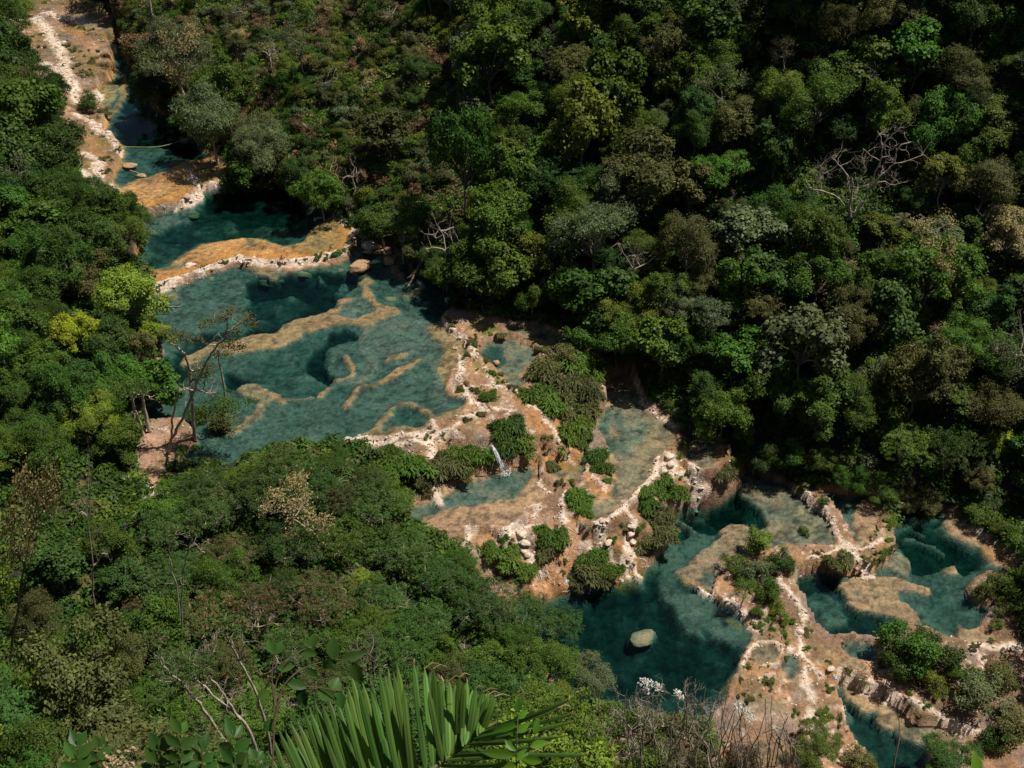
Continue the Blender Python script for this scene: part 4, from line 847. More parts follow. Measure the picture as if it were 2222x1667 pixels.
def palm_crown(seed, n=14, L=2.6):
    r = np.random.default_rng(seed); fr = []
    for k in range(n):
        a = k / n * 6.283 + r.uniform(-.2, .2); el = r.uniform(.1, 1.0)
        t = np.linspace(0, 1, 8)
        x = L * t * math.cos(el) ; z = L * (t * math.sin(el) - .75 * t ** 2.2 * (1.1 - el * .4))
        spine = np.stack([x * math.cos(a), x * math.sin(a), z], 1)
        side = np.array([-math.sin(a), math.cos(a), 0])
        mb = MB(); V, F = tube(spine, np.linspace(.03, .008, 8), 3); mb.put(V, F)
        q_ = 30; tt = np.repeat(np.linspace(.15, 1, q_), 2); sg = np.tile([1, -1], q_)
        p = np.stack([np.interp(tt, t, spine[:, i]) for i in range(3)], 1)
        ll = (.62 * np.sin(np.clip(tt * 1.05, 0, 1) * 2.6) + .12)[:, None]
        dirn = unit(side * sg[:, None] + unit(spine[-1] - spine[0]) * .5 + [0, 0, -.35])
        e = p + dirn * ll; wv = unit(spine[-1] - spine[0]) * .03
        V = np.stack([p - wv, p + wv, e + wv * .2, e - wv * .2], 1).reshape(-1, 3)
        mb.put(V, np.arange(len(V)).reshape(-1, 4), np.repeat(r.uniform(.2, .9, len(p)), 4)); fr.append(mb)
    return fr

# ------------------------------------------------------------------ prototypes (mesh data shared by all copies)
PROTO = {}
def reg(kind, crown, trunk, R, zc):
    k = len(PROTO.setdefault(kind, []))
    g = LEAF['mid green']
    PROTO[kind].append((crown.mesh('crown', g) if crown is not None else None, trunk.mesh('trunk', BARK['grey'], True) if trunk is not None else None, R, zc))
for s in range(8): reg('broad', *crown_lobed(100 + s, 5.0, 7.2, 19 + s % 6, 10500, .38, .9), 5.0, 7.2)
for s in range(5): reg('fine', *crown_lobed(130 + s, 5.0, 7.0, 24, 14000, .29, .8, asp=.42), 5.0, 7.0)
for s in range(4): reg('big_leaf', *crown_lobed(160 + s, 4.2, 6.4, 17, 5200, .50, .95, asp=.7), 4.2, 6.4)
for s in range(5): reg('feather', *crown_feather(200 + s), 5.5, 7.6)
for s in range(4):
    tb, tips = bare_tree(300 + s, 5.0, .12, .20, 5, .7); reg('bare', None, tb, 5.0, 8.0)
for s in range(5):
    tb, tips = bare_tree(350 + s, 3.4, .25, .21, 6, .55); reg('snag', None, tb, 4.0, 6.0)
for s in range(3):
    tb, tips = bare_tree(320 + s, 6.0, .1, .24, 4, .6); reg('sparse', tip_leaves(tips, 330 + s, 26, .30, .55), tb, 5.2, 9.0)
for s in range(6): reg('low', *crown_lobed(400 + s, 2.4, 1.5, 17, 3000, .27, .75), 2.4, 1.5)
for s in range(4): reg('scrub', *crown_lobed(430 + s, 2.4, 1.4, 14, 2200, .34, .6, asp=.35), 2.4, 1.4)
for s in range(6): reg('fern', mound_bush(500 + s, 2.0, 1600), None, 2.0, .6)
for s in range(6): reg('tuft', mound_bush(540 + s, 2.0, 620, True, 8, 1.35), None, 2.0, .4)
for s in range(2):
    fr = palm_crown(600 + s); mb = MB()
    for f in fr:
        for V, F, T in zip(f.V, f.F, f.T): pass
        mb.put(np.concatenate(f.V) + [0, 0, 4.2], np.concatenate(f.F), np.concatenate(f.T))
    tb = MB(); V, F = tube([[0, 0, -.5], [.1, 0, 2], [0, 0, 4.2]], [.16, .12, .1], 6); tb.put(V, F)
    reg('palm', mb, tb, 2.6, 4.2)

KNAME = {'broad': 'broadleaf_tree', 'fine': 'fine_leaved_tree', 'big_leaf': 'large_leaved_tree', 'feather': 'feathery_tree', 'bare': 'bare_tree', 'snag': 'bare_tree', 'sparse': 'sparse_tree', 'low': 'shrub', 'scrub': 'shrub', 'fern': 'bush', 'tuft': 'bush', 'palm': 'palm_tree'}
KCAT = {'broadleaf_tree': 'tree', 'fine_leaved_tree': 'tree', 'large_leaved_tree': 'tree', 'feathery_tree': 'tree', 'bare_tree': 'tree', 'sparse_tree': 'tree', 'shrub': 'shrub', 'bush': 'bush', 'palm_tree': 'palm'}
PLACED = []
def plant(kind, x, y, z, s, leafc, label, group=None, bark='grey', sz=None, rot=None, var=None, tilt=(0, 0)):
    cr, tk, R, zc = PROTO[kind][var % len(PROTO[kind]) if var is not None else random.randrange(len(PROTO[kind]))]
    nm = KNAME[kind]
    rz = random.uniform(0, 6.283) if rot is None else rot
    ay_ = random.uniform(.68, 1.0) if kind in ('fern', 'tuft', 'low', 'scrub') else random.uniform(.85, 1.1)
    sc3 = (s, s * ay_, s if sz is None else sz)
    def mk(name, me, m, parent=None):
        o = add(name, me, parent)
        o.material_slots[0].link = 'OBJECT'; o.material_slots[0].material = m
        return o
    if tk is None:
        root = mk(nm, cr, LEAF[leafc])
    else:
        root = add(nm, None); root.empty_display_size = .5
        if cr is not None: mk('crown', cr, LEAF[leafc], root)
        mk('trunk' if cr is not None else 'branches', tk, BARK[bark], root)
    root.location = (x, y, z - .05); root.rotation_euler = (tilt[0], tilt[1], rz); root.scale = sc3
    root['label'] = label; root['category'] = KCAT[nm]
    if group: root['group'] = group
    PLACED.append((x, y, R * s))
    return root

def tree_px(kind, px, py, rpx, leafc, label, bark='grey', var=None, tall=1.0, group=None, **kw):
    """a tree whose crown is centred at this pixel with this radius"""
    R, zc = PROTO[kind][0][2:]
    s = 1.0
    for _ in range(3):
        x, y, z, t = hit(px, py, 0, zc * s * tall)
        s = rpx * t / FPX / R
    return plant(kind, x, y, z, s, leafc, label, group, bark, s * tall, None, var, **kw)

def tree_at(kind, base, crown, rpx, leafc, label, bark='grey', var=None, group=None, **kw):
    """a tree rooted at one pixel whose crown is centred at another one above it"""
    R, zc = PROTO[kind][0][2:]
    x, y, z, t = hit(*base)
    s = rpx * t / FPX / R
    d = ray(*crown); tt = y / d[1]
    hgt_ = CAM_Z + d[2] * tt - z
    xt = d[0] * tt
    o = plant(kind, x, y, z, s, leafc, label, group, bark, max(.3, hgt_ / zc), None, var, **kw)
    lean = math.atan2(xt - x, hgt_)
    o.rotation_euler = (0, lean, 0)
    return o

# ------------------------------------------------------------------ scatter helper (only for growth and litter nobody could count)
LIB = bpy.data.collections.new('scatter_sources')
def source_coll(name, meshes):
    c_ = bpy.data.collections.new(name)
    for i, (me, m) in enumerate(meshes):
        o = bpy.data.objects.new(name + '_source', me); c_.objects.link(o)
        o.material_slots[0].link = 'OBJECT'; o.material_slots[0].material = m
    return c_

def scatter(name, pts, scl, coll, label, tilt=.35):
    n = len(pts)
    me = bpy.data.meshes.new(name); me.vertices.add(n); me.vertices.foreach_set('co', np.asarray(pts, np.float32).ravel())
    a = me.attributes.new('scl', 'FLOAT', 'POINT'); a.data.foreach_set('value', np.asarray(scl, np.float32))
    rot = np.stack([rng.normal(size=n) * tilt, rng.normal(size=n) * tilt, rng.uniform(0, 6.283, n)], 1)
    a = me.attributes.new('rot', 'FLOAT_VECTOR', 'POINT'); a.data.foreach_set('vector', rot.astype(np.float32).ravel())
    a = me.attributes.new('pick', 'INT', 'POINT'); a.data.foreach_set('value', rng.integers(0, 1000, n).astype(np.int32))
    o = add(name, me, kind='stuff', label=label)
    ng = bpy.data.node_groups.new(name, 'GeometryNodeTree')
    ng.interface.new_socket('Geometry', in_out='INPUT', socket_type='NodeSocketGeometry')
    ng.interface.new_socket('Geometry', in_out='OUTPUT', socket_type='NodeSocketGeometry')
    N, L = ng.nodes, ng.links
    gi = N.new('NodeGroupInput'); go = N.new('NodeGroupOutput')
    iop = N.new('GeometryNodeInstanceOnPoints'); ci = N.new('GeometryNodeCollectionInfo')
    ci.inputs['Collection'].default_value = coll; ci.inputs['Separate Children'].default_value = True; ci.inputs['Reset Children'].default_value = True
    iop.inputs['Pick Instance'].default_value = True
    def attr(nm, ty):
        x = N.new('GeometryNodeInputNamedAttribute'); x.data_type = ty; x.inputs['Name'].default_value = nm
        return [s_ for s_ in x.outputs if s_.enabled and s_.name == 'Attribute'][0]
    L.new(gi.outputs[0], iop.inputs['Points']); L.new(ci.outputs[0], iop.inputs['Instance'])
    L.new(attr('pick', 'INT'), iop.inputs['Instance Index']); L.new(attr('scl', 'FLOAT'), iop.inputs['Scale']); L.new(attr('rot', 'FLOAT_VECTOR'), iop.inputs['Rotation'])
    L.new(iop.outputs[0], go.inputs[0])
    md = o.modifiers.new('scatter', 'NODES'); md.node_group = ng
    return o

# open ground and water as the river corridor: no tree of the filled-in wood may stand in front of it
OPEN = [(60, 0), (235, 0), (232, 60), (255, 90), (280, 170), (305, 235), (375, 280), (420, 335), (475, 355), (500, 400), (560, 420), (640, 430), (700, 465), (790, 500), (845, 550), (885, 585), (950, 620), (1000, 665), (1080, 700), (1180, 705), (1230, 740), (1300, 795),
        (1340, 810), (1430, 850), (1490, 910), (1570, 950), (1610, 1010), (1700, 1050), (1780, 1085), (1900, 1085), (1940, 1100), (2050, 1120), (2222, 1160), (2230, 1640), (1980, 1640), (1900, 1700), (1700, 1500), (1640, 1480), (1560, 1470), (1400, 1440), (1330, 1450), (1290, 1425), (1280, 1370), (1240, 1310), (1180, 1300),
        (1120, 1290), (1060, 1215), (1000, 1180), (930, 1100), (880, 1040), (800, 1000), (700, 980), (600, 990), (480, 985), (430, 1020), (390, 1050), (335, 1085), (290, 1040), (305, 940), (350, 900), (375, 800), (360, 720), (345, 650), (320, 600), (318, 450), (250, 420), (205, 415), (150, 355), (145, 300), (170, 250), (130, 180), (60, 130), (20, 50)]
OPEN = np.array(OPEN, float)
def is_open(px, py): return inpoly(OPEN, px, py)

# ------------------------------------------------------------------ trees one can pick out
T = tree_px
T('fine', 455, 245, 88, 'grey-green', 'wide grey-green tree leaning over the channel by the yellow rope', 'pale', 0)
T('fine', 385, 118, 80, 'grey-green', 'grey-green round tree at the right edge of the upper channel', 'pale', 1)
T('low', 300, 108, 42, 'brown', 'brownish bush hanging over the narrow head of the channel')
T('fine', 560, 318, 66, 'grey-green', 'grey-green tree just above the shaded corner of the second pool', 'grey', 2)
T('big_leaf', 528, 378, 44, 'bright green', 'bright leafy tree hanging down over the corner of the second pool', 'grey', 0)
T('scrub', 622, 365, 46, 'olive', 'olive drooping shrub over the dark water of the second pool')
tree_at('broad', (1010, 475), (1000, 318), 60, 'deep green', 'dark green tree on a long thin trunk above the scrub slope', 'grey', 0)
T('broad', 1082, 480, 78, 'mid green', 'big rounded tree with pale twigs behind the river bend', 'pale', 1)
T('broad', 1016, 575, 62, 'mid green', 'tree with low crown over the fallen log at the river bend', 'grey', 2)
T('big_leaf', 1095, 585, 60, 'mid green', 'broad-leaved tree between the river bend and the yellow-green crown', 'grey', 1)
T('broad', 1168, 566, 56, 'yellow-green', 'yellow-green crown in the front row beyond the big pool', 'grey', 3)
T('big_leaf', 1222, 612, 52, 'mid green', 'mid-green crown above the darkest gap of the far bank', 'grey', 2)
T('fine', 1289, 505, 84, 'grey-green', 'large grey-green crown with bare twig ends on the lower hillside', 'pale', 3)
T('feather', 1325, 552, 56, 'blue-green', 'blue-green feathery crown in front of the large grey-green one', 'grey', 0)
T('fine', 1357, 676, 62, 'yellow-green', 'yellow-topped tree behind the fern-covered island', 'grey', 4)
T('broad', 1342, 738, 56, 'mid green', 'lower green crown right behind the fern-covered island', 'grey', 4)
T('big_leaf', 1440, 758, 62, 'mid green', 'large-leaved tree over the head of the long shallow channel', 'grey', 3)
T('broad', 1495, 742, 48, 'bright green', 'bright crown right of the large-leaved tree above the channel head', 'grey', 5)
T('broad', 1440, 622, 46, 'mid green', 'small round tree half way up the lower hillside', 'grey', 6)
T('fine', 1464, 486, 40, 'yellow-green', 'small yellow-green tree with pale crooked boughs on its right', 'pale', 0)
T('bare', 1502, 488, 30, 'mid green', 'pale crooked bare boughs beside the small yellow-green tree', 'pale', 0)
T('fine', 1530, 602, 44, 'olive', 'olive tree with fine drooping twigs on the shaded slope', 'brown', 1)
T('broad', 1550, 688, 52, 'grey-green', 'grey-green tree left of the brownish flat crown', 'grey', 1)
T('feather', 1655, 655, 62, 'olive', 'flat brownish olive crown left of the pale dome', 'brown', 1)
T('big_leaf', 1620, 598, 44, 'yellow-green', 'yellow-green leafy tree above the flat brownish crown', 'grey', 1)
T('big_leaf', 1748, 735, 92, 'grey-green', 'large pale grey-green dome on the middle of the hillside foot', 'pale', 0)
T('big_leaf', 1934, 672, 74, 'blue-green', 'tall blue-green leafy tree right of the pale dome', 'grey', 2)
T('broad', 2030, 580, 88, 'mid green', 'very wide green crown high above the right end of the woods', 'grey', 0)
T('fine', 1702, 462, 68, 'bright green', 'bright fine-leaved tree left of the great bare tree', 'grey', 2)
T('fine', 2105, 745, 58, 'bright green', 'bright domed tree above the cream blossoms', 'grey', 3)
T('scrub', 2041, 722, 28, 'cream', 'upper patch of cream blossom among the hillside trees')
T('scrub', 2064, 798, 32, 'cream', 'largest patch of cream blossom below the bright domed tree')
T('scrub', 1990, 818, 24, 'cream', 'small cream blossom patch left of the largest one')
T('broad', 1704, 850, 68, 'bright green', 'bright leafy crown hanging over the shadow below the pale dome', 'grey', 2)
T('broad', 1775, 895, 58, 'mid green', 'green crown right below the bright one at the woods edge', 'grey', 3)
T('fine', 1888, 872, 58, 'mid green', 'fine-leaved green tree in the middle of the woods edge', 'grey', 4)
T('feather', 1964, 945, 68, 'mid green', 'mid-green feathery tree over the shaded right pool', 'grey', 2)
T('feather', 2069, 960, 84, 'deep green', 'dark feathery tree standing lowest at the right end of the woods', 'grey', 3)
T('broad', 1710, 985, 38, 'bright green', 'small bright tree low over the shaded shelf of the deep pool', 'grey', 4)
T('broad', 1782, 1000, 36, 'mid green', 'small green tree beside the bright one over the shaded shelf', 'grey', 5)
T('low', 1876, 1005, 36, 'grey-green', 'grey-green bush hanging over the rim beyond the right pools')
T('fine', 2160, 872, 68, 'olive', 'olive fine-leaved tree at the right edge of the woods', 'grey', 0)
T('low', 2170, 962, 34, 'lime', 'lime creeper hanging at the right edge above the shaded bank')
T('bare', 1838, 560, 36, 'olive', 'small bare crooked tree below the great bare one', 'pale', 3)
T('bare', 1196, 112, 52, 'brown', 'grey leafless thicket of branches near the top of the slope', 'grey', 1)
T('bare', 1190, 60, 26, 'brown', 'little bare tree above the grey leafless thicket', 'grey', 2)
T('broad', 1132, 35, 56, 'mid green', 'green tree at the top edge left of the leafless thicket', 'grey', 6)
T('broad', 1032, 112, 62, 'grey-green', 'grey-green tree at the top of the scrub slope', 'grey', 0)
tree_at('sparse', (1700, 178), (1697, 100), 44, 'straw', 'thin straw-coloured tiered tree standing out of the dark gap', 'pale', 0)
T('fine', 1698, 205, 58, 'sunlit green', 'yellow-green dome below the tiered straw tree', 'grey', 1)
T('big_leaf', 1990, 122, 68, 'bright green', 'brightest leafy tree of the dark upper corner', 'grey', 3)
T('fine', 1826, 60, 52, 'olive', 'olive vine-hung tree at the top edge', 'brown', 2)
T('fine', 1940, 22, 56, 'olive', 'olive crown cut by the top edge', 'grey', 3)
T('fine', 2092, 145, 58, 'olive', 'olive tree right of the brightest leafy one', 'grey', 4)
T('feather', 1838, 272, 48, 'blue-green', 'tiered blue-green crown above the great bare tree', 'grey', 4)
T('big_leaf', 1685, 318, 42, 'blue-green', 'narrow blue-green leafy tree on the dark hillside', 'grey', 0, 1.4)
T('broad', 2028, 376, 52, 'yellow-green', 'yellow-green tree right of the great bare tree', 'grey', 1)
T('fine', 2142, 385, 74, 'olive', 'wide olive crown near the right edge', 'grey', 0)
T('broad', 2117, 28, 54, 'blue-green', 'blue-green crown in the top right corner', 'grey', 2)
T('fine', 1254, 212, 58, 'yellow-green', 'yellow-green dome below the leafless thicket', 'grey', 2)
T('broad', 1414, 78, 54, 'mid green', 'green crown near the top between two dark gaps', 'grey', 3)
T('fine', 1546, 130, 58, 'mid green', 'fine-leaved crown left of the tiered straw tree', 'grey', 3)
T('fine', 1440, 255, 36, 'grey-green', 'small grey-green tree with silvery leaves on the dark slope', 'grey', 4)
T('fine', 1572, 236, 34, 'olive', 'small round olive tree on the dark slope', 'grey', 0)
T('palm', 1090, 275, 36, 'yellow-green', 'small palm in the dark gap beside the scrub slope', 'grey', 0, 1.0)
T('palm', 1960, 478, 30, 'olive', 'small palm on the dark hillside below the bare tree', 'grey', 1)
T('palm', 1356, 628, 24, 'olive', 'little palm above the yellow-topped tree', 'grey', 0)
T('broad', 2195, 512, 60, 'straw', 'straw-tinged crown cut by the right edge', 'grey', 4)
# left bank
T('broad', 169, 722, 54, 'lime', 'lime-yellow tree standing out of the dark left bank', 'grey', 0)
T('broad', 286, 640, 64, 'sunlit green', 'tall yellow-green tree at the left end of the long dam', 'grey', 1)
T('broad', 345, 735, 34, 'sunlit green', 'small yellow-green tree below the one by the dam', 'grey', 1)
T('big_leaf', 338, 832, 54, 'bright green', 'bright large-leaved tree leaning over the big pool', 'grey', 1)
T('fine', 190, 905, 56, 'sunlit green', 'olive-yellow tree above the sandy landing', 'grey', 2)
T('broad', 236, 745, 56, 'blue-green', 'blue-green crown between the lime tree and the water', 'grey', 3)
T('broad', 42, 705, 58, 'deep green', 'dark crown at the left edge beside the lime tree', 'grey', 4)
T('broad', 102, 612, 64, 'deep green', 'wide dark tree above the lime one', 'grey', 5)
T('broad', 106, 866, 32, 'mid green', 'small green crown in the darkest part of the left bank', 'grey', 6)
T('broad', 95, 962, 34, 'yellow-green', 'small yellow-green crown above the tall tan tree', 'grey', 0)
T('broad', 262, 958, 46, 'mid green', 'green tree directly above the sandy landing', 'grey', 1)
T('broad', 45, 130, 54, 'deep green', 'dark tree on the pale rocks in the upper left corner', 'grey', 2)
T('broad', 128, 192, 36, 'deep green', 'small dark tree in the middle of the pale rocks', 'grey', 3)
T('fine', 32, 245, 52, 'mid green', 'green tree at the left edge below the rocks', 'pale', 4)
T('fine', 132, 300, 46, 'olive', 'olive tree overhanging the wet rock ledge', 'grey', 0)
T('low', 188, 226, 26, 'deep green', 'dark bush on the rocks beside the upper channel')
T('broad', 212, 462, 54, 'mid green', 'green tree at the foot of the pale rocks', 'grey', 4)
T('fine', 266, 498, 50, 'mid green', 'green tree overhanging the left end of the second pool', 'grey', 2)
T('broad', 45, 395, 58, 'deep green', 'dark tree at the left edge of the upper bank', 'grey', 5)
T('broad', 112, 425, 52, 'deep green', 'dark tree right of the one at the left edge', 'grey', 6)
T('low', 30, 18, 34, 'mid green', 'green bush in the very corner above the pale rocks')
# lower left
tree_at('sparse', (20, 1450), (62, 1085), 78, 'straw', 'tall tan tree with bare forked top in the lower left', 'grey', 0)
tree_at('bare', (208, 1330), (186, 1000), 50, 'straw', 'slender bare tree with a long curved pale trunk', 'pale', 3)
T('big_leaf', 122, 1235, 66, 'blue-green', 'blue-green leafy tree between the two tall trunks', 'grey', 2)
T('broad', 242, 1182, 52, 'mid green', 'green crown right of the slender bare tree', 'grey', 1)
T('fine', 80, 1345, 56, 'olive', 'olive crown in the lower left thicket', 'grey', 1)
T('fine', 106, 1455, 66, 'sunlit green', 'yellow-green vine-clad mound of a tree in the lower left', 'grey', 2)
T('fine', 222, 1420, 48, 'sunlit green', 'yellow-green tree where the feathery trees begin', 'grey', 3)
T('broad', 40, 1605, 54, 'grey-green', 'silvery green tree in the bottom left corner', 'grey', 1)
T('fine', 135, 1545, 54, 'yellow-green', 'yellow-green tree beside the silvery corner tree', 'grey', 4)
FE = [(345, 1140, 'blue-green'), (450, 1100, 'rusty green'), (560, 1062, 'blue-green'), (690, 1052, 'blue-green'), (800, 1085, 'blue-green'), (385, 1235, 'rusty green'), (500, 1195, 'reddish green'), (625, 1170, 'rusty green'), (745, 1165, 'mid green'), (865, 1190, 'blue-green'), (955, 1245, 'blue-green'),
      (310, 1325, 'reddish green'), (430, 1330, 'reddish green'), (560, 1300, 'reddish green'), (690, 1285, 'reddish green'), (820, 1290, 'rusty green'), (930, 1340, 'blue-green'), (1040, 1300, 'blue-green'), (370, 1440, 'rusty green'), (500, 1430, 'reddish green'), (630, 1400, 'rusty green'), (750, 1390, 'mid green'), (860, 1400, 'deep green'),
      (430, 1545, 'mid green'), (560, 1530, 'mid green'), (300, 1510, 'mid green'), (700, 1500, 'olive'), (1140, 1330, 'blue-green')]
AUTO_F = []
for i, (a, b, cname) in enumerate(FE):
    AUTO_F.append((T('feather', a, b, 66 + (i * 37 % 5) * 4, cname, 'feathery tree', 'pale', i % 5, .85, 'feathery trees on the near slope'), a, b, .7, cname, 'feathery tree'))
T('fine', 1112, 1385, 52, 'bright green', 'bright creeper-clad tree beside the feathery trees', 'grey', 0)
T('fine', 1190, 1430, 58, 'mid green', 'green tree at the near shore of the deep green pool', 'grey', 1)
T('feather', 1215, 1345, 52, 'blue-green', 'dark feathery tree overhanging the left corner of the deep green pool', 'grey', 2)
T('fine', 1262, 1475, 54, 'grey-green', 'grey-green tree at the near shore of the deep green pool', 'grey', 2)
T('fine', 1160, 1520, 60, 'yellow-green', 'yellow-green tree right behind the palm frond', 'grey', 3)
T('broad', 1040, 1440, 52, 'mid green', 'green tree above the tip of the palm frond', 'grey', 1)
T('broad', 960, 1420, 44, 'mid green', 'green tree above the middle of the palm frond', 'grey', 2)
T('bare', 1005, 1395, 34, 'mid green', 'little white forked dead tree above the palm frond', 'pale', 2, .8)
for i, (a, b, r_) in enumerate([(545, 1330, 60), (450, 1400, 60), (620, 1400, 60), (400, 1240, 36), (830, 1390, 44), (700, 1330, 36), (330, 1230, 36), (500, 1480, 55), (600, 1530, 55), (870, 1300, 34), (760, 1230, 30)]):
    AUTO_F.append((T('snag', a, b, r_, 'brown', 'bare', 'pale', i % 5, 1.15, 'bare branches among the feathery trees', tilt=(.1, -.25)), a, b, .7, 'pale', 'bare branches'))
for i, (a, b, r_) in enumerate([(1330, 1520, 44), (1385, 1510, 48), (1440, 1530, 50), (1500, 1515, 46), (1550, 1530, 46), (1600, 1560, 46), (1650, 1600, 44), (1700, 1560, 30), (1440, 1600, 56), (1530, 1610, 52), (1360, 1590, 50), (1600, 1640, 50), (1480, 1650, 56), (1700, 1640, 44), (1280, 1540, 40)]):
    AUTO_F.append((tree_at('snag', (a + (i * 13 % 30) - 15, b + 105), (a, b), r_ * 1.1, 'brown', 'leafless', 'pale', i % 5, 'leafless thicket at the bottom'), a, b, .7, 'pale' if i % 2 else 'grey', 'leafless shrub'))
for i, (a, b, r_, l_) in enumerate([(1350, 1560, 50, 'mid green'), (1450, 1580, 50, 'olive'), (1540, 1600, 45, 'mid green'), (1400, 1640, 55, 'mid green'), (1300, 1580, 50, 'mid green'), (1620, 1640, 40, 'brown'), (1250, 1600, 60, 'mid green'), (1500, 1660, 60, 'olive'), (1220, 1660, 60, 'mid green'), (1340, 1690, 60, 'yellow-green')]):
    AUTO_F.append((T('low', a, b, r_, l_, 'shrub', group='shrubs under the leafless thicket'), a, b, .7, l_, 'low shrub'))
T('fine', 1775, 1625, 54, 'yellow-green', 'rounded yellow-green tree cut by the bottom edge', 'grey', 3, .7)
T('fine', 2070, 1650, 58, 'deep green', 'dark round tree cut by the bottom edge beside the lowest pool', 'grey', 4, .6)
T('low', 1860, 1650, 34, 'olive', 'olive shrub between the two trees at the bottom edge')

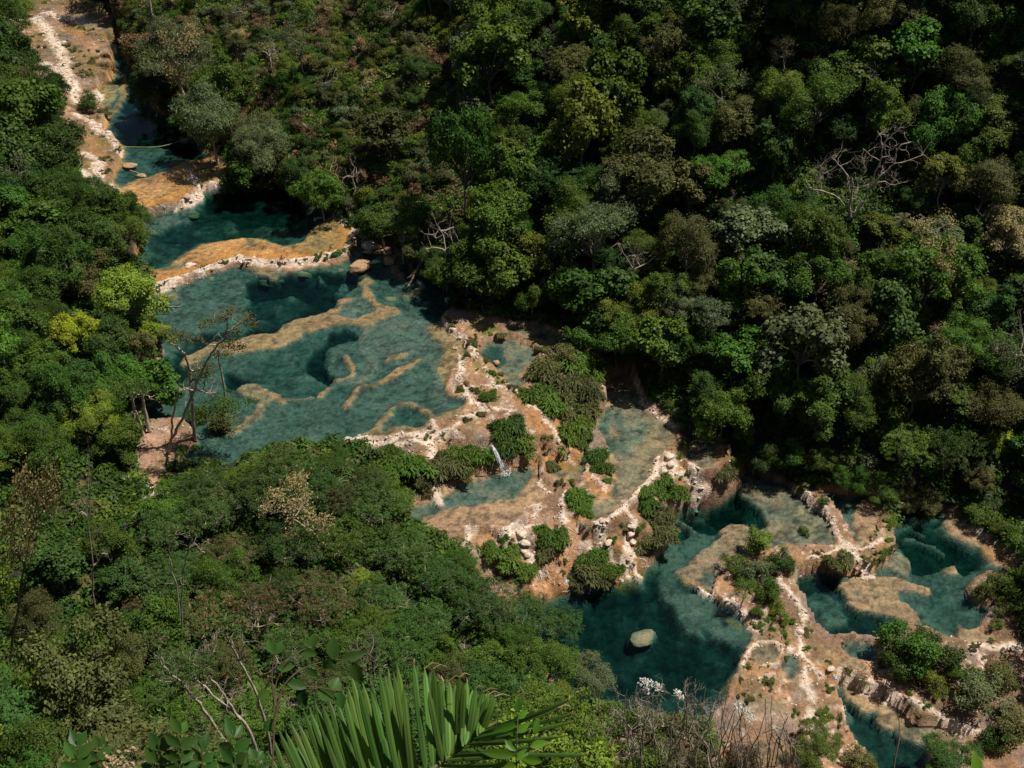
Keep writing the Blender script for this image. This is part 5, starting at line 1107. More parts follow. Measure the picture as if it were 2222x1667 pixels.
# ------------------------------------------------------------------ bushes on the terraces
BU = [ # kind, x, y, r, colour, label
 ('fern', 1105, 925, 42, 'deep green', 'shaded upper half of the round bush right above the main waterfall'), ('fern', 1135, 960, 40, 'mid green', 'sunlit lower half of the round bush above the waterfall'), ('fern', 1090, 965, 32, 'deep green', 'small dark bush directly beside the falling water'),  # lit and shaded sides of one bush put in as two greens
 ('fern', 1005, 985, 42, 'mid green', 'fern bank left of the main waterfall, its higher part'), ('fern', 1045, 990, 36, 'mid green', 'fern bank touching the left side of the waterfall'), ('fern', 965, 1005, 38, 'olive', 'fern bank left end, over the pale drip rock'), ('fern', 1000, 1022, 32, 'olive', 'drooping ferns at the waterline left of the waterfall'),
 ('fern', 885, 1010, 44, 'mid green', 'fern bank left of the pale drip rock, upper part'), ('fern', 905, 1045, 40, 'olive', 'ferns at the waterline left of the pale drip rock'), ('fern', 850, 985, 30, 'mid green', 'ferns below the white crust near the feathery trees'), ('fern', 835, 1010, 34, 'mid green', 'low ferns beside the feathery trees'), ('fern', 920, 1010, 30, 'olive', 'fern clump on the lip over the lower pool'),
 ('fern', 1012, 908, 18, 'olive', 'small tuft among the white crusts'), ('fern', 1040, 898, 14, 'olive', 'tiny tuft beside the small one among the white crusts'), ('fern', 1030, 848, 16, 'olive', 'tuft left of the reddish flat'), ('fern', 1062, 862, 20, 'mid green', 'tuft in the middle of the reddish flat'), ('fern', 1068, 848, 15, 'mid green', 'upper tuft of the reddish flat'), ('fern', 993, 846, 16, 'mid green', 'tuft on the brown ledge in the big pool'),
 ('fern', 1014, 772, 16, 'olive', 'tuft on the white rim between the pools'), ('fern', 1030, 735, 16, 'olive', 'dry tuft below the moss bowl'), ('fern', 1082, 728, 16, 'olive', 'dry tuft right of the moss bowl'), ('fern', 980, 702, 16, 'olive', 'dry tuft left of the moss bowl'), ('fern', 1052, 785, 16, 'olive', 'upper bush of the hedge along the small blue pool'), ('fern', 1068, 812, 15, 'mid green', 'middle bush of the hedge along the small blue pool'), ('fern', 1085, 832, 13, 'mid green', 'lowest bush of the hedge along the small blue pool'),
 ('fern', 1175, 762, 16, 'olive', 'small yellow-green bush on the rim of the small blue pool'), ('fern', 1128, 848, 16, 'mid green', 'strip of green below the small blue pool'),
 ('fern', 1185, 800, 44, 'olive', 'top left bush of the overgrown island'), ('fern', 1240, 785, 46, 'mid green', 'top bush of the overgrown island'), ('fern', 1285, 800, 40, 'mid green', 'bush at the upper right corner of the overgrown island'), ('low', 1255, 745, 42, 'mid green', 'green shrub between the overgrown island and the woods'), ('low', 1215, 775, 30, 'olive', 'small shrub at the neck of the overgrown island'),
 ('fern', 1165, 850, 38, 'mid green', 'left bush of the overgrown island'), ('fern', 1195, 870, 38, 'mid green', 'lower left bush of the overgrown island'), ('fern', 1240, 840, 42, 'olive', 'bush in the centre of the overgrown island'), ('fern', 1285, 850, 38, 'olive', 'right bush of the overgrown island'), ('fern', 1275, 900, 38, 'olive', 'lower right bush of the overgrown island'), ('fern', 1250, 930, 38, 'mid green', 'bush near the tip of the overgrown island'), ('fern', 1265, 950, 28, 'mid green', 'last bush at the tip of the overgrown island'), ('fern', 1225, 895, 30, 'olive', 'thin bush beside the bare rock of the island'),
 ('fern', 1293, 988, 28, 'deep green', 'upper half of the narrow hedge beside the long channel'), ('fern', 1305, 1015, 24, 'mid green', 'lower half of the narrow hedge beside the long channel'), ('fern', 1312, 1040, 14, 'mid green', 'tail of the narrow hedge beside the long channel'),  # hedge's shaded and sunlit parts painted as darker and lighter green
 ('fern', 1195, 1010, 20, 'olive', 'small fern on the curl of the middle pool'), ('fern', 1215, 1053, 13, 'olive', 'small fern below the curl of the middle pool'), ('fern', 1245, 1048, 12, 'mid green', 'small fern above the tongue shaped rock'),
 ('fern', 1255, 1082, 28, 'mid green', 'round bush in the middle of the cascades'), ('fern', 1268, 1105, 22, 'mid green', 'lower side of the round bush in the middle of the cascades'),
 ('fern', 1180, 1160, 36, 'mid green', 'bush on the left pillar of the lower cascade'), ('fern', 1215, 1160, 30, 'mid green', 'second bush on the left pillar of the lower cascade'), ('fern', 1192, 1195, 30, 'olive', 'lower bush on the left pillar of the lower cascade'),
 ('fern', 1062, 1195, 30, 'mid green', 'bush beside the feathery trees at the lower cascade'), ('fern', 1100, 1210, 36, 'mid green', 'bush left of the pale water chute'), ('fern', 1135, 1235, 30, 'mid green', 'drooping bush at the foot of the pale water chute'),
 ('fern', 1290, 1205, 32, 'mid green', 'tall bush on the right pillar of the lower cascade'), ('fern', 1272, 1240, 36, 'olive', 'wide bush over the waterline of the lower cascade'), ('fern', 1315, 1245, 28, 'mid green', 'bush at the right foot of the lower cascade'), ('fern', 1250, 1255, 24, 'olive', 'small bush between two thin falls'),
 ('fern', 1332, 1172, 13, 'deep green', 'tiny dark bush in the middle of the orange rock'), ('fern', 1275, 1150, 12, 'olive', 'little tuft left of the pile of white stones'), ('fern', 1345, 1140, 15, 'olive', 'tuft right of the pile of white stones'),
 ('fern', 1435, 1048, 34, 'mid green', 'bush high on the wall above the deep green pool'), ('fern', 1462, 1070, 28, 'mid green', 'bush hanging at the right of the wall above the deep pool'), ('fern', 1405, 1095, 28, 'mid green', 'bush on the rim left on the wall above the deep pool'), ('fern', 1430, 1120, 34, 'olive', 'wide bush in the middle of the wall above the deep pool'), ('fern', 1440, 1160, 34, 'olive', 'dry lower bush on the wall above the deep pool'), ('fern', 1410, 1180, 28, 'olive', 'lowest bush on the wall above the deep pool'), ('fern', 1385, 1150, 18, 'mid green', 'small bush beside the long white rock'), ('fern', 1400, 1065, 22, 'mid green', 'small bush on the rim above the wall'),
 ('fern', 1488, 1025, 16, 'mid green', 'small bush among the white drip rocks'), ('fern', 1570, 1020, 26, 'olive', 'bush on the right cape of the wall'), ('fern', 1592, 1005, 20, 'mid green', 'small bush at the end of the right cape'),
 ('low', 1420, 860, 18, 'mid green', 'top bush of the hedge right of the long channel'), ('low', 1450, 880, 18, 'mid green', 'second bush of the hedge right of the long channel'), ('low', 1475, 905, 20, 'grey-green', 'pale third bush of the hedge right of the long channel'), ('low', 1490, 935, 18, 'grey-green', 'pale fourth bush of the hedge right of the long channel'), ('fern', 1480, 965, 18, 'mid green', 'fifth bush of the hedge right of the long channel'), ('fern', 1475, 985, 14, 'mid green', 'lowest bush of the hedge right of the long channel'),
 ('low', 1648, 1180, 34, 'yellow-green', 'yellow-tinged bush on top of the spit between the pools'), ('low', 1690, 1220, 28, 'deep green', 'dark bush on the right edge of the spit'), ('low', 1600, 1225, 26, 'mid green', 'bush on the left edge of the spit'), ('low', 1640, 1245, 34, 'grey-green', 'pale leafy bush in the middle of the spit'), ('sparse', 1615, 1275, 34, 'mid green', 'thin pale-stemmed tree on the spit', ), ('low', 1668, 1285, 28, 'mid green', 'green bush at the root of the spit'), ('low', 1685, 1325, 20, 'yellow-green', 'yellow-green bush behind the white rim'), ('low', 1640, 1330, 18, 'mid green', 'small bush at the foot of the spit'), ('fern', 1700, 1380, 18, 'yellow-green', 'yellow fern below the spit'), ('fern', 1670, 1365, 14, 'mid green', 'small fern below the spit'),
 ('fern', 1830, 1222, 26, 'olive', 'fern strip over the waterline of the right pool'), ('fern', 1800, 1220, 20, 'olive', 'left end of the fern strip over the right pool'),
 ('fern', 1928, 1110, 10, 'yellow-green', 'uppermost of the small bushes on the curved rim'), ('fern', 1930, 1140, 12, 'yellow-green', 'second of the small bushes on the curved rim'), ('fern', 1924, 1170, 13, 'yellow-green', 'third of the small bushes on the curved rim'), ('fern', 1914, 1200, 14, 'yellow-green', 'fourth of the small bushes on the curved rim'), ('fern', 1895, 1222, 12, 'yellow-green', 'lowest of the small bushes on the curved rim'),
 ('low', 1975, 1400, 52, 'bright green', 'dense round bush on the island of the right pools'), ('low', 2030, 1420, 44, 'deep green', 'right half of the dense island bush'), ('low', 1960, 1440, 38, 'deep green', 'lower left of the dense island bush'), ('low', 2010, 1470, 30, 'yellow-green', 'lower tip of the dense island bush'), ('low', 2070, 1460, 22, 'mid green', 'small bush right of the dense island bush'),
 ('scrub', 2130, 1510, 52, 'grey-green', 'grey-green thicket at the lower right edge'), ('scrub', 2170, 1470, 34, 'olive', 'olive scrub above the grey-green thicket'), ('scrub', 2110, 1465, 20, 'yellow-green', 'yellow scrub left of the olive one'), ('low', 2200, 1580, 38, 'olive', 'dark olive shrub at the right edge'), ('low', 2160, 1610, 30, 'deep green', 'dark shrub near the bottom right corner'),
 ('scrub', 2160, 1265, 32, 'yellow-green', 'yellow-green scrub on the right bank of the pools'), ('scrub', 2200, 1290, 32, 'mid green', 'green scrub at the right edge of the bank'), ('scrub', 2180, 1320, 22, 'olive', 'dry scrub below the green one at the right edge'), ('scrub', 2120, 1285, 16, 'yellow-green', 'small yellow tuft at the water on the right bank'), ('scrub', 2165, 1355, 14, 'mid green', 'small tuft on the orange flat at the right'),
 ('low', 2130, 1120, 26, 'mid green', 'green bush at the foot of the dark woods on the right'), ('low', 2170, 1145, 24, 'yellow-green', 'yellow-green bush on the orange bank at the right'), ('low', 2205, 1170, 26, 'mid green', 'green bush on the orange bank at the right edge'), ('low', 2200, 1110, 24, 'deep green', 'dark bush at the right edge above the orange bank'), ('low', 2150, 1090, 20, 'grey-green', 'pale bush beside the grey rock on the right'),
 ('fern', 1705, 1425, 13, 'mid green', 'small tuft between the two round basins'), ('fern', 1755, 1412, 14, 'mid green', 'tuft below the white rim fork'), ('fern', 1752, 1370, 14, 'olive', 'tuft on the slope beside the right pool'), ('fern', 1798, 1437, 10, 'mid green', 'tiny tuft beside the orange runnel'), ('fern', 1835, 1478, 12, 'olive', 'tuft at the head of the lowest pool'), ('fern', 1870, 1485, 13, 'olive', 'wide tuft over the lowest pool'), ('fern', 1990, 1572, 12, 'olive', 'tuft on the brown shelf of the lowest pool'), ('fern', 1975, 1510, 14, 'yellow-green', 'yellow tuft on the pink flat'), ('fern', 2012, 1530, 14, 'mid green', 'tuft right of the yellow one on the pink flat'),
 ('fern', 1800, 1500, 14, 'mid green', 'tuft on the left wall of the lowest pool'), ('fern', 1820, 1560, 16, 'olive', 'second tuft on the left wall of the lowest pool'), ('fern', 1790, 1550, 18, 'mid green', 'bush on the rubble left of the lowest pool'), ('fern', 1725, 1545, 13, 'mid green', 'small green tuft on the rubble above the thicket'), ('low', 1745, 1155, 12, 'mid green', 'tiny bush on the shallow shelf of the deep pool'), ('low', 1786, 1088, 12, 'blue-green', 'small blue-green bush on the white rim in the shade'),
 ('fern', 694, 558, 13, 'deep green', 'small green cushion on the long dam'), ('fern', 722, 553, 18, 'deep green', 'larger green cushion on the long dam'), ('fern', 755, 540, 16, 'olive', 'green cushion at the right end of the long dam'), ('fern', 768, 520, 11, 'olive', 'dry cushion on the bend of the long dam'), ('fern', 755, 478, 12, 'olive', 'grass clump where the long dam meets the hill'),
 ('fern', 228, 345, 16, 'olive', 'dark hanging growth on the rock beside the rope'), ('fern', 232, 372, 14, 'olive', 'lower hanging growth on the rock beside the rope'), ('fern', 225, 240, 18, 'olive', 'dry bush on the rocks at the channel edge'), ('fern', 205, 130, 16, 'olive', 'dry bush on the mossy rock'), ('fern', 160, 105, 15, 'olive', 'dry bush on the upper mossy rock'), ('fern', 185, 165, 14, 'olive', 'dry bush on the lower mossy rock'),
 ('fern', 425, 970, 18, 'mid green', 'bush at the right side of the sandy landing'), ('fern', 450, 1000, 22, 'olive', 'green bush in front of the shaded corner of the big pool'), ('low', 430, 905, 24, 'mid green', 'leafy bush at the foot of the crooked trees'), ('low', 478, 920, 24, 'olive', 'dry bush at the tip of the sandy landing'), ('low', 395, 985, 14, 'mid green', 'small bush on the sandy landing'),
]
for b_ in BU:
    T('tuft' if b_[0] == 'fern' and b_[3] <= 18 else b_[0], b_[1], b_[2], b_[3] * (1.0 if b_[3] <= 18 else 1.12), b_[4], b_[5], 'pale')
N_MANUAL = len(PLACED)

AUTO = list(AUTO_F)

# ------------------------------------------------------------------ labels of the filled-in trees: told apart by size, colour and the landmark they stand beside
LM = [(2400, 300, 'the upper right edge'), (2400, 800, 'the middle of the right edge'), (2400, 1300, 'the lower right edge'), (2600, 600, 'the far right wood'), (2500, 1600, 'the bottom right corner'), (2600, 1000, 'the far right bank'), (2600, 100, 'the far upper right wood'), (15, 100, 'the left end of the pale corner rocks'), (10, 180, 'the upper left edge'), (10, 330, 'the left edge below the rocks'), (-60, 60, 'the rocks beyond the left edge'), (-60, 300, 'the wood beyond the left edge'), (-60, 550, 'the far dark left edge'), (-60, 800, 'the lower left edge'), (1868, 385, 'the great bare tree'), (1748, 735, 'the large pale dome'), (1990, 122, 'the brightest upper tree'), (1697, 100, 'the tiered straw tree'), (1196, 112, 'the grey leafless thicket'), (2052, 760, 'the cream blossoms'), (1440, 758, 'the head of the long channel'),
      (1934, 672, 'the tall blue-green tree'), (2030, 580, 'the very wide green crown'), (2142, 385, 'the wide olive crown'), (1655, 655, 'the flat brownish crown'), (1289, 505, 'the large grey-green tree'), (1082, 480, 'the rounded tree behind the bend'), (1000, 318, 'the dark long-trunked tree'), (1030, 112, 'the tree atop the scrub slope'),
      (1357, 676, 'the yellow-topped tree'), (2069, 960, 'the lowest dark feathery tree'), (1888, 872, 'the middle of the woods edge'), (1254, 212, 'the yellow-green dome'), (1440, 255, 'the silvery-leaved tree'), (1546, 130, 'the crown by the tiered tree'), (1466, 488, 'the pale crooked boughs'), (1702, 462, 'the bright fine-leaved tree'), (2160, 872, 'the olive tree at the edge'), (1838, 272, 'the tiered blue-green crown'), (1825, 60, 'the vine-hung tree'), (2110, 140, 'the olive upper tree'),
      (169, 722, 'the lime-yellow tree'), (286, 640, 'the tree by the long dam'), (338, 832, 'the leaning bright tree'), (190, 905, 'the tree above the landing'), (62, 1095, 'the tall tan tree'), (186, 1040, 'the slender bare tree'), (122, 1235, 'the leafy tree between the trunks'), (106, 1455, 'the vine-clad mound'), (40, 1605, 'the silvery corner tree'), (130, 290, 'the wet rock ledge'), (90, 150, 'the pale corner rocks'), (212, 455, 'the foot of the pale rocks'), (42, 560, 'the dark left edge'), (105, 866, 'the darkest part of the left bank'),
      (455, 245, 'the tree by the rope'), (385, 118, 'the head of the channel'), (620, 120, 'the top of the scrub slope'), (640, 250, 'the middle of the scrub slope'), (800, 380, 'the lower scrub slope'), (740, 200, 'the brown scrub patch'), (880, 120, 'the upper right scrub'), (900, 300, 'the right side of the scrub'), (560, 318, 'the tree over the second pool corner'), (860, 480, 'the scrub above the river bend'),
      (340, 1060, 'the sandy landing'), (600, 1010, 'the near rim of the big pool'), (700, 1160, 'the middle of the feathery trees'), (900, 1100, 'the fern bank'), (1112, 1385, 'the bright creeper-clad tree'), (1000, 1500, 'the tip of the palm frond'), (780, 1500, 'the middle of the palm frond'), (560, 1400, 'the long bare branches'), (1400, 1535, 'the leafless bottom thicket'), (300, 1400, 'the left feathery trees'), (300, 1560, 'the big-leaved sprigs'), (1260, 1600, 'the right end of the palm')]
def where_from(px, py, k=0):
    d = sorted(LM, key=lambda m: (m[0] - px) ** 2 + (m[1] - py) ** 2)[k]
    dx, dy = px - d[0], py - d[1]
    if math.hypot(dx, dy) < 26: return 'right beside ' + d[2]
    rel = ('left of' if dx < 0 else 'right of') if abs(dx) > 1.9 * abs(dy) else ('above' if dy < 0 else 'below') if abs(dy) > 1.9 * abs(dx) else ('above left of' if dx < 0 else 'above right of') if dy < 0 else ('below left of' if dx < 0 else 'below right of')
    return rel + ' ' + d[2]
def relabel(items):
    """items: (object, px, py, scale, colour, kind words)"""
    seen = set()
    for o, px, py, s, col, kw in sorted(items, key=lambda t_: -t_[3]):
        sz = 'small ' if s < .6 else 'big ' if s > .85 else ''
        cand = (f'{col} {kw} {where_from(px, py)}', f'{sz or "middling "}{col} {kw} {where_from(px, py)}', f'{sz}{col} {kw} {where_from(px, py, 1)}', f'{sz or "middling "}{col} {kw} {where_from(px, py, 2)}', f'{sz}{col} {kw} {where_from(px, py)}, towards {where_from(px, py, 1).split(" of ")[-1].replace("above ", "").replace("below ", "").replace("right beside ", "")}')
        cand = [t_ for t_ in cand if len(t_.split()) <= 16]
        for txt in cand:
            if txt not in seen: break
        seen.add(txt); o['label'] = txt

# ------------------------------------------------------------------ the wood between them
def visible(px, py, m): return -m < px < W + (m if m < 100 else 420) and -m < py < H + m * 1.6
taken = {}
def reserve(x, y, r): taken.setdefault((int(x // 8), int(y // 8)), []).append((x, y, r))
def clash(x, y, r, k):
    i, j = int(x // 8), int(y // 8)
    for a in (-1, 0, 1):
        for b in (-1, 0, 1):
            for (u, v, w) in taken.get((i + a, j + b), ()):
                if (u - x) ** 2 + (v - y) ** 2 < (k * (r + w)) ** 2: return True
    return False
for x, y, r in PLACED: reserve(x, y, r)
RC = [('deep green', 5), ('mid green', 6), ('yellow-green', 3), ('olive', 4), ('grey-green', 3), ('blue-green', 2), ('bright green', 2)]
LC = [('deep green', 8), ('mid green', 5), ('bright green', 2), ('olive', 1), ('blue-green', 2)]
def pick(lst): return random.choices([a for a, _ in lst], [b for _, b in lst])[0]
WORD = {'broad': 'broad', 'fine': 'fine-leaved', 'big_leaf': 'large-leaved', 'feather': 'feathery'}
KEEP = [(1868, 360, 95), (1835, 440, 40), (1697, 115, 45), (186, 1010, 45), (190, 1110, 40), (200, 1220, 40), (205, 1310, 35), (62, 1085, 75), (40, 1250, 40), (22, 1390, 35), (1000, 318, 50), (1008, 430, 30), (1748, 735, 70), (169, 722, 45), (286, 640, 50), (540, 1540, 60), (460, 1490, 60), (400, 1440, 50)]
def crown_ok(x, y, z, zc, R, frac=.62):
    cx__, cy__, dp_ = project((x, y, z + zc)); rp_ = R * FPX / dp_ * .75
    for kx, ky, kr in KEEP:
        if (cx__ - kx) ** 2 + (cy__ - ky) ** 2 < (kr + rp_) ** 2: return False
    for ox in (-frac, 0, frac):
        for oz in (-frac * .8, 0):
            px, py, _ = project((x + ox * R, y, z + zc + oz * R))
            if is_open(px, py): return False
    return True
THICK = np.array([(1300, 1420), (1700, 1440), (2300, 1500), (2300, 2300), (1200, 2300), (1260, 1600)], float)
cnt = {'tree': 0, 'shrub': 0}
n_try = 0
while n_try < 32000:
    n_try += 1
    x, y = random.uniform(-128, 105), random.uniform(28, 300)
    px, py, dep = project((x, y, hgt(x, y)))
    if not visible(px, py, 130): continue
    if fld(FG, x, y) < .8: continue
    right = fld(sdR.reshape(ny, nx), x, y) > 0
    scrubz = right and px < 1010 and py < 520 - max(0, (500 - px)) * .25
    if scrubz and random.random() < .985: continue
    near_slope = (not right) and (py > 980)
    if not right and inpoly(THICK, px, py): continue
    if not right and 270 < px < 1110 and py > 1050 and random.random() < .5: continue
    if right: kd = random.choices(['broad', 'fine', 'big_leaf', 'feather'], [5, 4, 5, 1])[0]; lc = pick(RC)
    elif near_slope: kd = random.choices(['fine', 'feather', 'broad'], [3, 5, 2])[0]; lc = pick([('mid green', 5), ('sunlit green', 3.5 if px < 300 else .6), ('olive', 1), ('blue-green', 2), ('rusty green', 3 if px > 280 else 0), ('bright green', 2)])
    else: kd = random.choices(['broad', 'fine', 'big_leaf'], [6, 3, 1])[0]; lc = pick(LC)
    if lc == 'rusty green': kd = 'feather'
    R, zc = PROTO[kd][0][2:]
    s = (random.uniform(.36, .8) if random.random() < .6 else random.uniform(.8, 1.2)) * (.7 if scrubz else 1)
    if clash(x, y, R * s, .53 if right else .47): continue
    z = hgt(x, y)
    tl = random.uniform(.7, 1.35)
    if not crown_ok(x, y, z, zc * s * tl, R * s, .42 if right else .55): continue
    reserve(x, y, R * s)
    cx_, cy_, _ = project((x, y, z + zc * s))
    if right:
        where = 'on the dark hillside in the upper right' if (cx_ > 1300 and cy_ < 450) else 'on the lower hillside beyond the pools' if cx_ > 1000 and cy_ >= 450 else 'on the upper hillside behind the scrub slope' if cx_ > 1000 else 'rising from the sunlit scrub slope'
    elif near_slope: where = 'on the near slope below the viewpoint'
    else: where = 'in the dark wood of the left bank'
    o_ = plant(kd, x, y, z, s, lc, 'tree', 'trees ' + where, random.choice(['grey', 'pale', 'grey']), s * tl)
    AUTO.append((o_, cx_, cy_, s, lc, WORD[kd] + ' tree'))
    cnt['tree'] += 1
# shrubs of the sunlit scrub slope
SCC = [('mid green', 7), ('yellow-green', 6), ('olive', 6), ('brown', 5), ('deep green', 2), ('straw', 1.5), ('grey-green', 3), ('lime', .3), ('bright green', 3)]
n_try = 0; rest = []
while n_try < 30000:
    n_try += 1
    x, y = random.uniform(-100, 60), random.uniform(110, 290)
    z = hgt(x, y); px, py, dep = project((x, y, z))
    if not visible(px, py, 40) or fld(sdR.reshape(ny, nx), x, y) < .6: continue
    if not (px < 1120 and py < 560): continue
    s = random.uniform(.35, .85)
    kd = random.choice(['low', 'low', 'scrub', 'fern'])
    R, zc = PROTO[kd][0][2:]
    if clash(x, y, R * s, .52) or not crown_ok(x, y, z, zc * s, R * s, .5): continue
    reserve(x, y, R * s)
    lc = pick(SCC)
    if cnt['shrub'] < 170:
        word = {'low': 'leafy', 'scrub': 'spreading', 'fern': 'drooping'}[kd]
        o_ = plant(kd, x, y, z, s, lc, 'bush', 'bushes of the sunlit scrub slope'); cnt['shrub'] += 1
        AUTO.append((o_, px, py, s, lc, word + ' bush'))
    else: rest.append((x, y, z, s))
print('auto trees', cnt, 'rest', len(rest), 'tries')

n_b = 0; tries_b = 0
while n_b < 46 and tries_b < 3000:
    tries_b += 1
    x, y = random.uniform(-128, 78), random.uniform(60, 290)
    z = hgt(x, y); px, py, dep = project((x, y, z))
    if not visible(px, py, 20) or fld(FG, x, y) < .8: continue
    if py > 1000 and px > 1100: continue
    kd = random.choice(['bare', 'bare', 'snag', 'sparse']); R, zc = PROTO[kd][0][2:]; s = random.uniform(.55, 1.0)
    if not crown_ok(x, y, z, zc * s * 1.25, R * s, .3): continue
    if not crown_ok(x, y, z, zc * s * .7, R * s, .3): continue
    lc = random.choice(['straw', 'olive', 'grey-green'])
    o_ = plant(kd, x, y, z, s, lc, 'bare', 'bare trees scattered through the woods', random.choice(['pale', 'pale', 'grey']), s * random.uniform(1.1, 1.45)); n_b += 1
    cx_, cy_, _ = project((x, y, z + zc * s))
    AUTO.append((o_, cx_, cy_, s, lc if kd == 'sparse' else 'pale', 'thin tree' if kd == 'sparse' else 'leafless tree'))
relabel(AUTO)
# undergrowth: a mesh of leaf clumps over every wooded slope
def clump(seed, R=.9, n=150, sz=.26):
    r = np.random.default_rng(seed); mb = MB()
    d = unit(r.normal(size=(n, 3)) + [0, 0, .4]); d[:, 2] = np.abs(d[:, 2])
    cen = d * R * r.uniform(.4, 1, n)[:, None] * [1, 1, .7]
    V, F, T = leaves(cen, unit(d + [0, 0, .6] + r.normal(size=(n, 3)) * .4), sz, .5, None, r); mb.put(V, F, T)
    return mb.mesh('clump', LEAF['mid green'])
cl = [clump(700 + i, .9, 150, .28) for i in range(5)]
cw = [clump(720 + i, .7, 70, .45) for i in range(3)]
def bulk(pts_n, cond, xr, yr):
    out = []
    xs = rng.uniform(xr[0], xr[1], pts_n); ys = rng.uniform(yr[0], yr[1], pts_n)
    i = np.clip(np.searchsorted(GX, xs) - 1, 0, nx - 2); j = np.clip(np.searchsorted(GY, ys) - 1, 0, ny - 2)
    u = (xs - GX[i]) / (GX[i + 1] - GX[i]); v = (ys - GY[j]) / (GY[j + 1] - GY[j])
    zs = (ZG[j, i] * (1 - u) + ZG[j, i + 1] * u) * (1 - v) + (ZG[j + 1, i] * (1 - u) + ZG[j + 1, i + 1] * u) * v
    f_ = FG[j, i] * dry.reshape(ny, nx)[j, i]
    sr = sdR.reshape(ny, nx)[j, i]
    d_ = ys * CP - (zs - CAM_Z) * SP
    px = W / 2 + FPX * xs / d_; py = H / 2 - FPX * (ys * SP + (zs - CAM_Z) * CP) / d_
    ok = (px > -150) & (px < W + 450) & (py > -150) & (py < H + 250) & cond(px, py, sr, f_)
    return np.stack([xs, ys, zs], 1)[ok], px[ok], py[ok]
scrub_src = source_coll('scrub_growth', [(cl[0], LEAF['mid green']), (cl[1], LEAF['olive']), (cl[2], LEAF['yellow-green']), (cl[3], LEAF['brown']), (cl[4], LEAF['yellow-green']), (cl[0], LEAF['straw']), (cw[0], LEAF['mid green']), (cw[1], LEAF['bright green']), (cl[1], LEAF['brown']), (cw[2], LEAF['grey-green']), (cl[2], LEAF['mid green']), (cl[3], LEAF['deep green'])])
pts, px, py = bulk(150000, lambda a, b, s, f: (s > .4) & (a < 1120) & (b < 640), (-110, 60), (105, 320))
pts = pts[:16000]
scatter('scrub', pts + [0, 0, .1], rng.uniform(.5, 1.5, len(pts)) ** 1.2, scrub_src, 'tangle of low mixed scrub covering the sunlit slope')
if rest:
    rp = np.array(rest)
    ssrc = source_coll('scrub_bushes', [(PROTO['low'][0][0], LEAF['mid green']), (PROTO['low'][1][0], LEAF['olive']), (PROTO['scrub'][1][0], LEAF['yellow-green']), (PROTO['fern'][2][0], LEAF['mid green']), (PROTO['scrub'][0][0], LEAF['brown']), (PROTO['low'][2][0], LEAF['deep green']), (PROTO['low'][3][0], LEAF['grey-green'])])
    scatter('shrubbery', rp[:, :3], rp[:, 3], ssrc, 'mass of small mixed bushes between the larger ones on the scrub slope', .1)
und_src = source_coll('undergrowth', [(cl[0], LEAF['deep green']), (cl[1], LEAF['mid green']), (cl[2], LEAF['deep green']), (cw[0], LEAF['olive']), (cl[3], LEAF['blue-green']), (cl[1], LEAF['deep green'])])  # mostly dark greens, standing in for shade in the gaps between trees
pts, px, py = bulk(220000, lambda a, b, s, f: (f > .5) & ~((s > .4) & (a < 1120) & (b < 640)), (-130, 110), (20, 300))
pts = pts[:16000]
scatter('undergrowth', pts + [0, 0, .1], rng.uniform(.7, 2.1, len(pts)), und_src, 'low undergrowth beneath the trees, coloured dark for the shade there')
print('under', len(pts))

# ------------------------------------------------------------------ stones, boulders, rubble
def rock_mat(name, col, col2):
    m = bpy.data.materials.new(name)
    t, b, N, L = nodes(m)
    geo = N.new('ShaderNodeNewGeometry')
    n = N.new('ShaderNodeTexNoise'); n.inputs['Scale'].default_value = 3.0; n.inputs['Detail'].default_value = 8; n.inputs['Roughness'].default_value = .65
    L.new(geo.outputs['Position'], n.inputs['Vector'])
    r = N.new('ShaderNodeValToRGB'); r.color_ramp.elements[0].position = .35; r.color_ramp.elements[1].position = .62
    r.color_ramp.elements[0].color = (*col2, 1); r.color_ramp.elements[1].color = (*col, 1)
    L.new(n.outputs[0], r.inputs[0]); L.new(r.outputs[0], b.inputs['Base Color']); b.inputs['Roughness'].default_value = .8
    bp = N.new('ShaderNodeBump'); bp.inputs['Strength'].default_value = .7; bp.inputs['Distance'].default_value = .15
    L.new(n.outputs[0], bp.inputs['Height']); L.new(bp.outputs[0], b.inputs['Normal'])
    return m
RM = {'white': rock_mat('stone_white', (.78, .66, .56), (.52, .40, .30)), 'tan': rock_mat('stone_tan', (.52, .33, .17), (.33, .21, .11)), 'brown': rock_mat('stone_brown', (.34, .20, .11), (.17, .10, .06)),
      'sunken': rock_mat('stone_sunken', (.44, .31, .17), (.27, .20, .12)), 'grey': rock_mat('stone_grey', (.50, .46, .43), (.22, .19, .17)), 'pink': rock_mat('stone_pink', (.58, .38, .27), (.38, .24, .15))}

def ico(sub):
    import bmesh
    bm = bmesh.new(); bmesh.ops.create_icosphere(bm, subdivisions=sub, radius=1)
    V = np.array([v.co[:] for v in bm.verts]); F = np.array([[v.index for v in f.verts] for f in bm.faces]); bm.free()
    return V, F
def rock_geo(seed, sub=2, flat=.6, rough=.28, block=.35):
    r = np.random.default_rng(seed)
    V, F = ico(sub)
    V = V.copy()
    for k in range(5):                                       # chip flat faces off
        n = unit(r.normal(size=3)); d = r.uniform(.55, .85)
        ex = np.clip(V @ n - d, 0, None)[:, None]; V = V - ex * n * (block + .5)
    o = r.uniform(0, 100, 3)
    nzz = fbm(V[:, 0] * 1.3 + o[0], V[:, 1] * 1.3 + V[:, 2] * 1.7 + o[1], seed, 3)
    V = V * (1 + rough * nzz[:, None])
    V = V * np.array([1, r.uniform(.65, .95), flat])
    return V, F
STONE = []
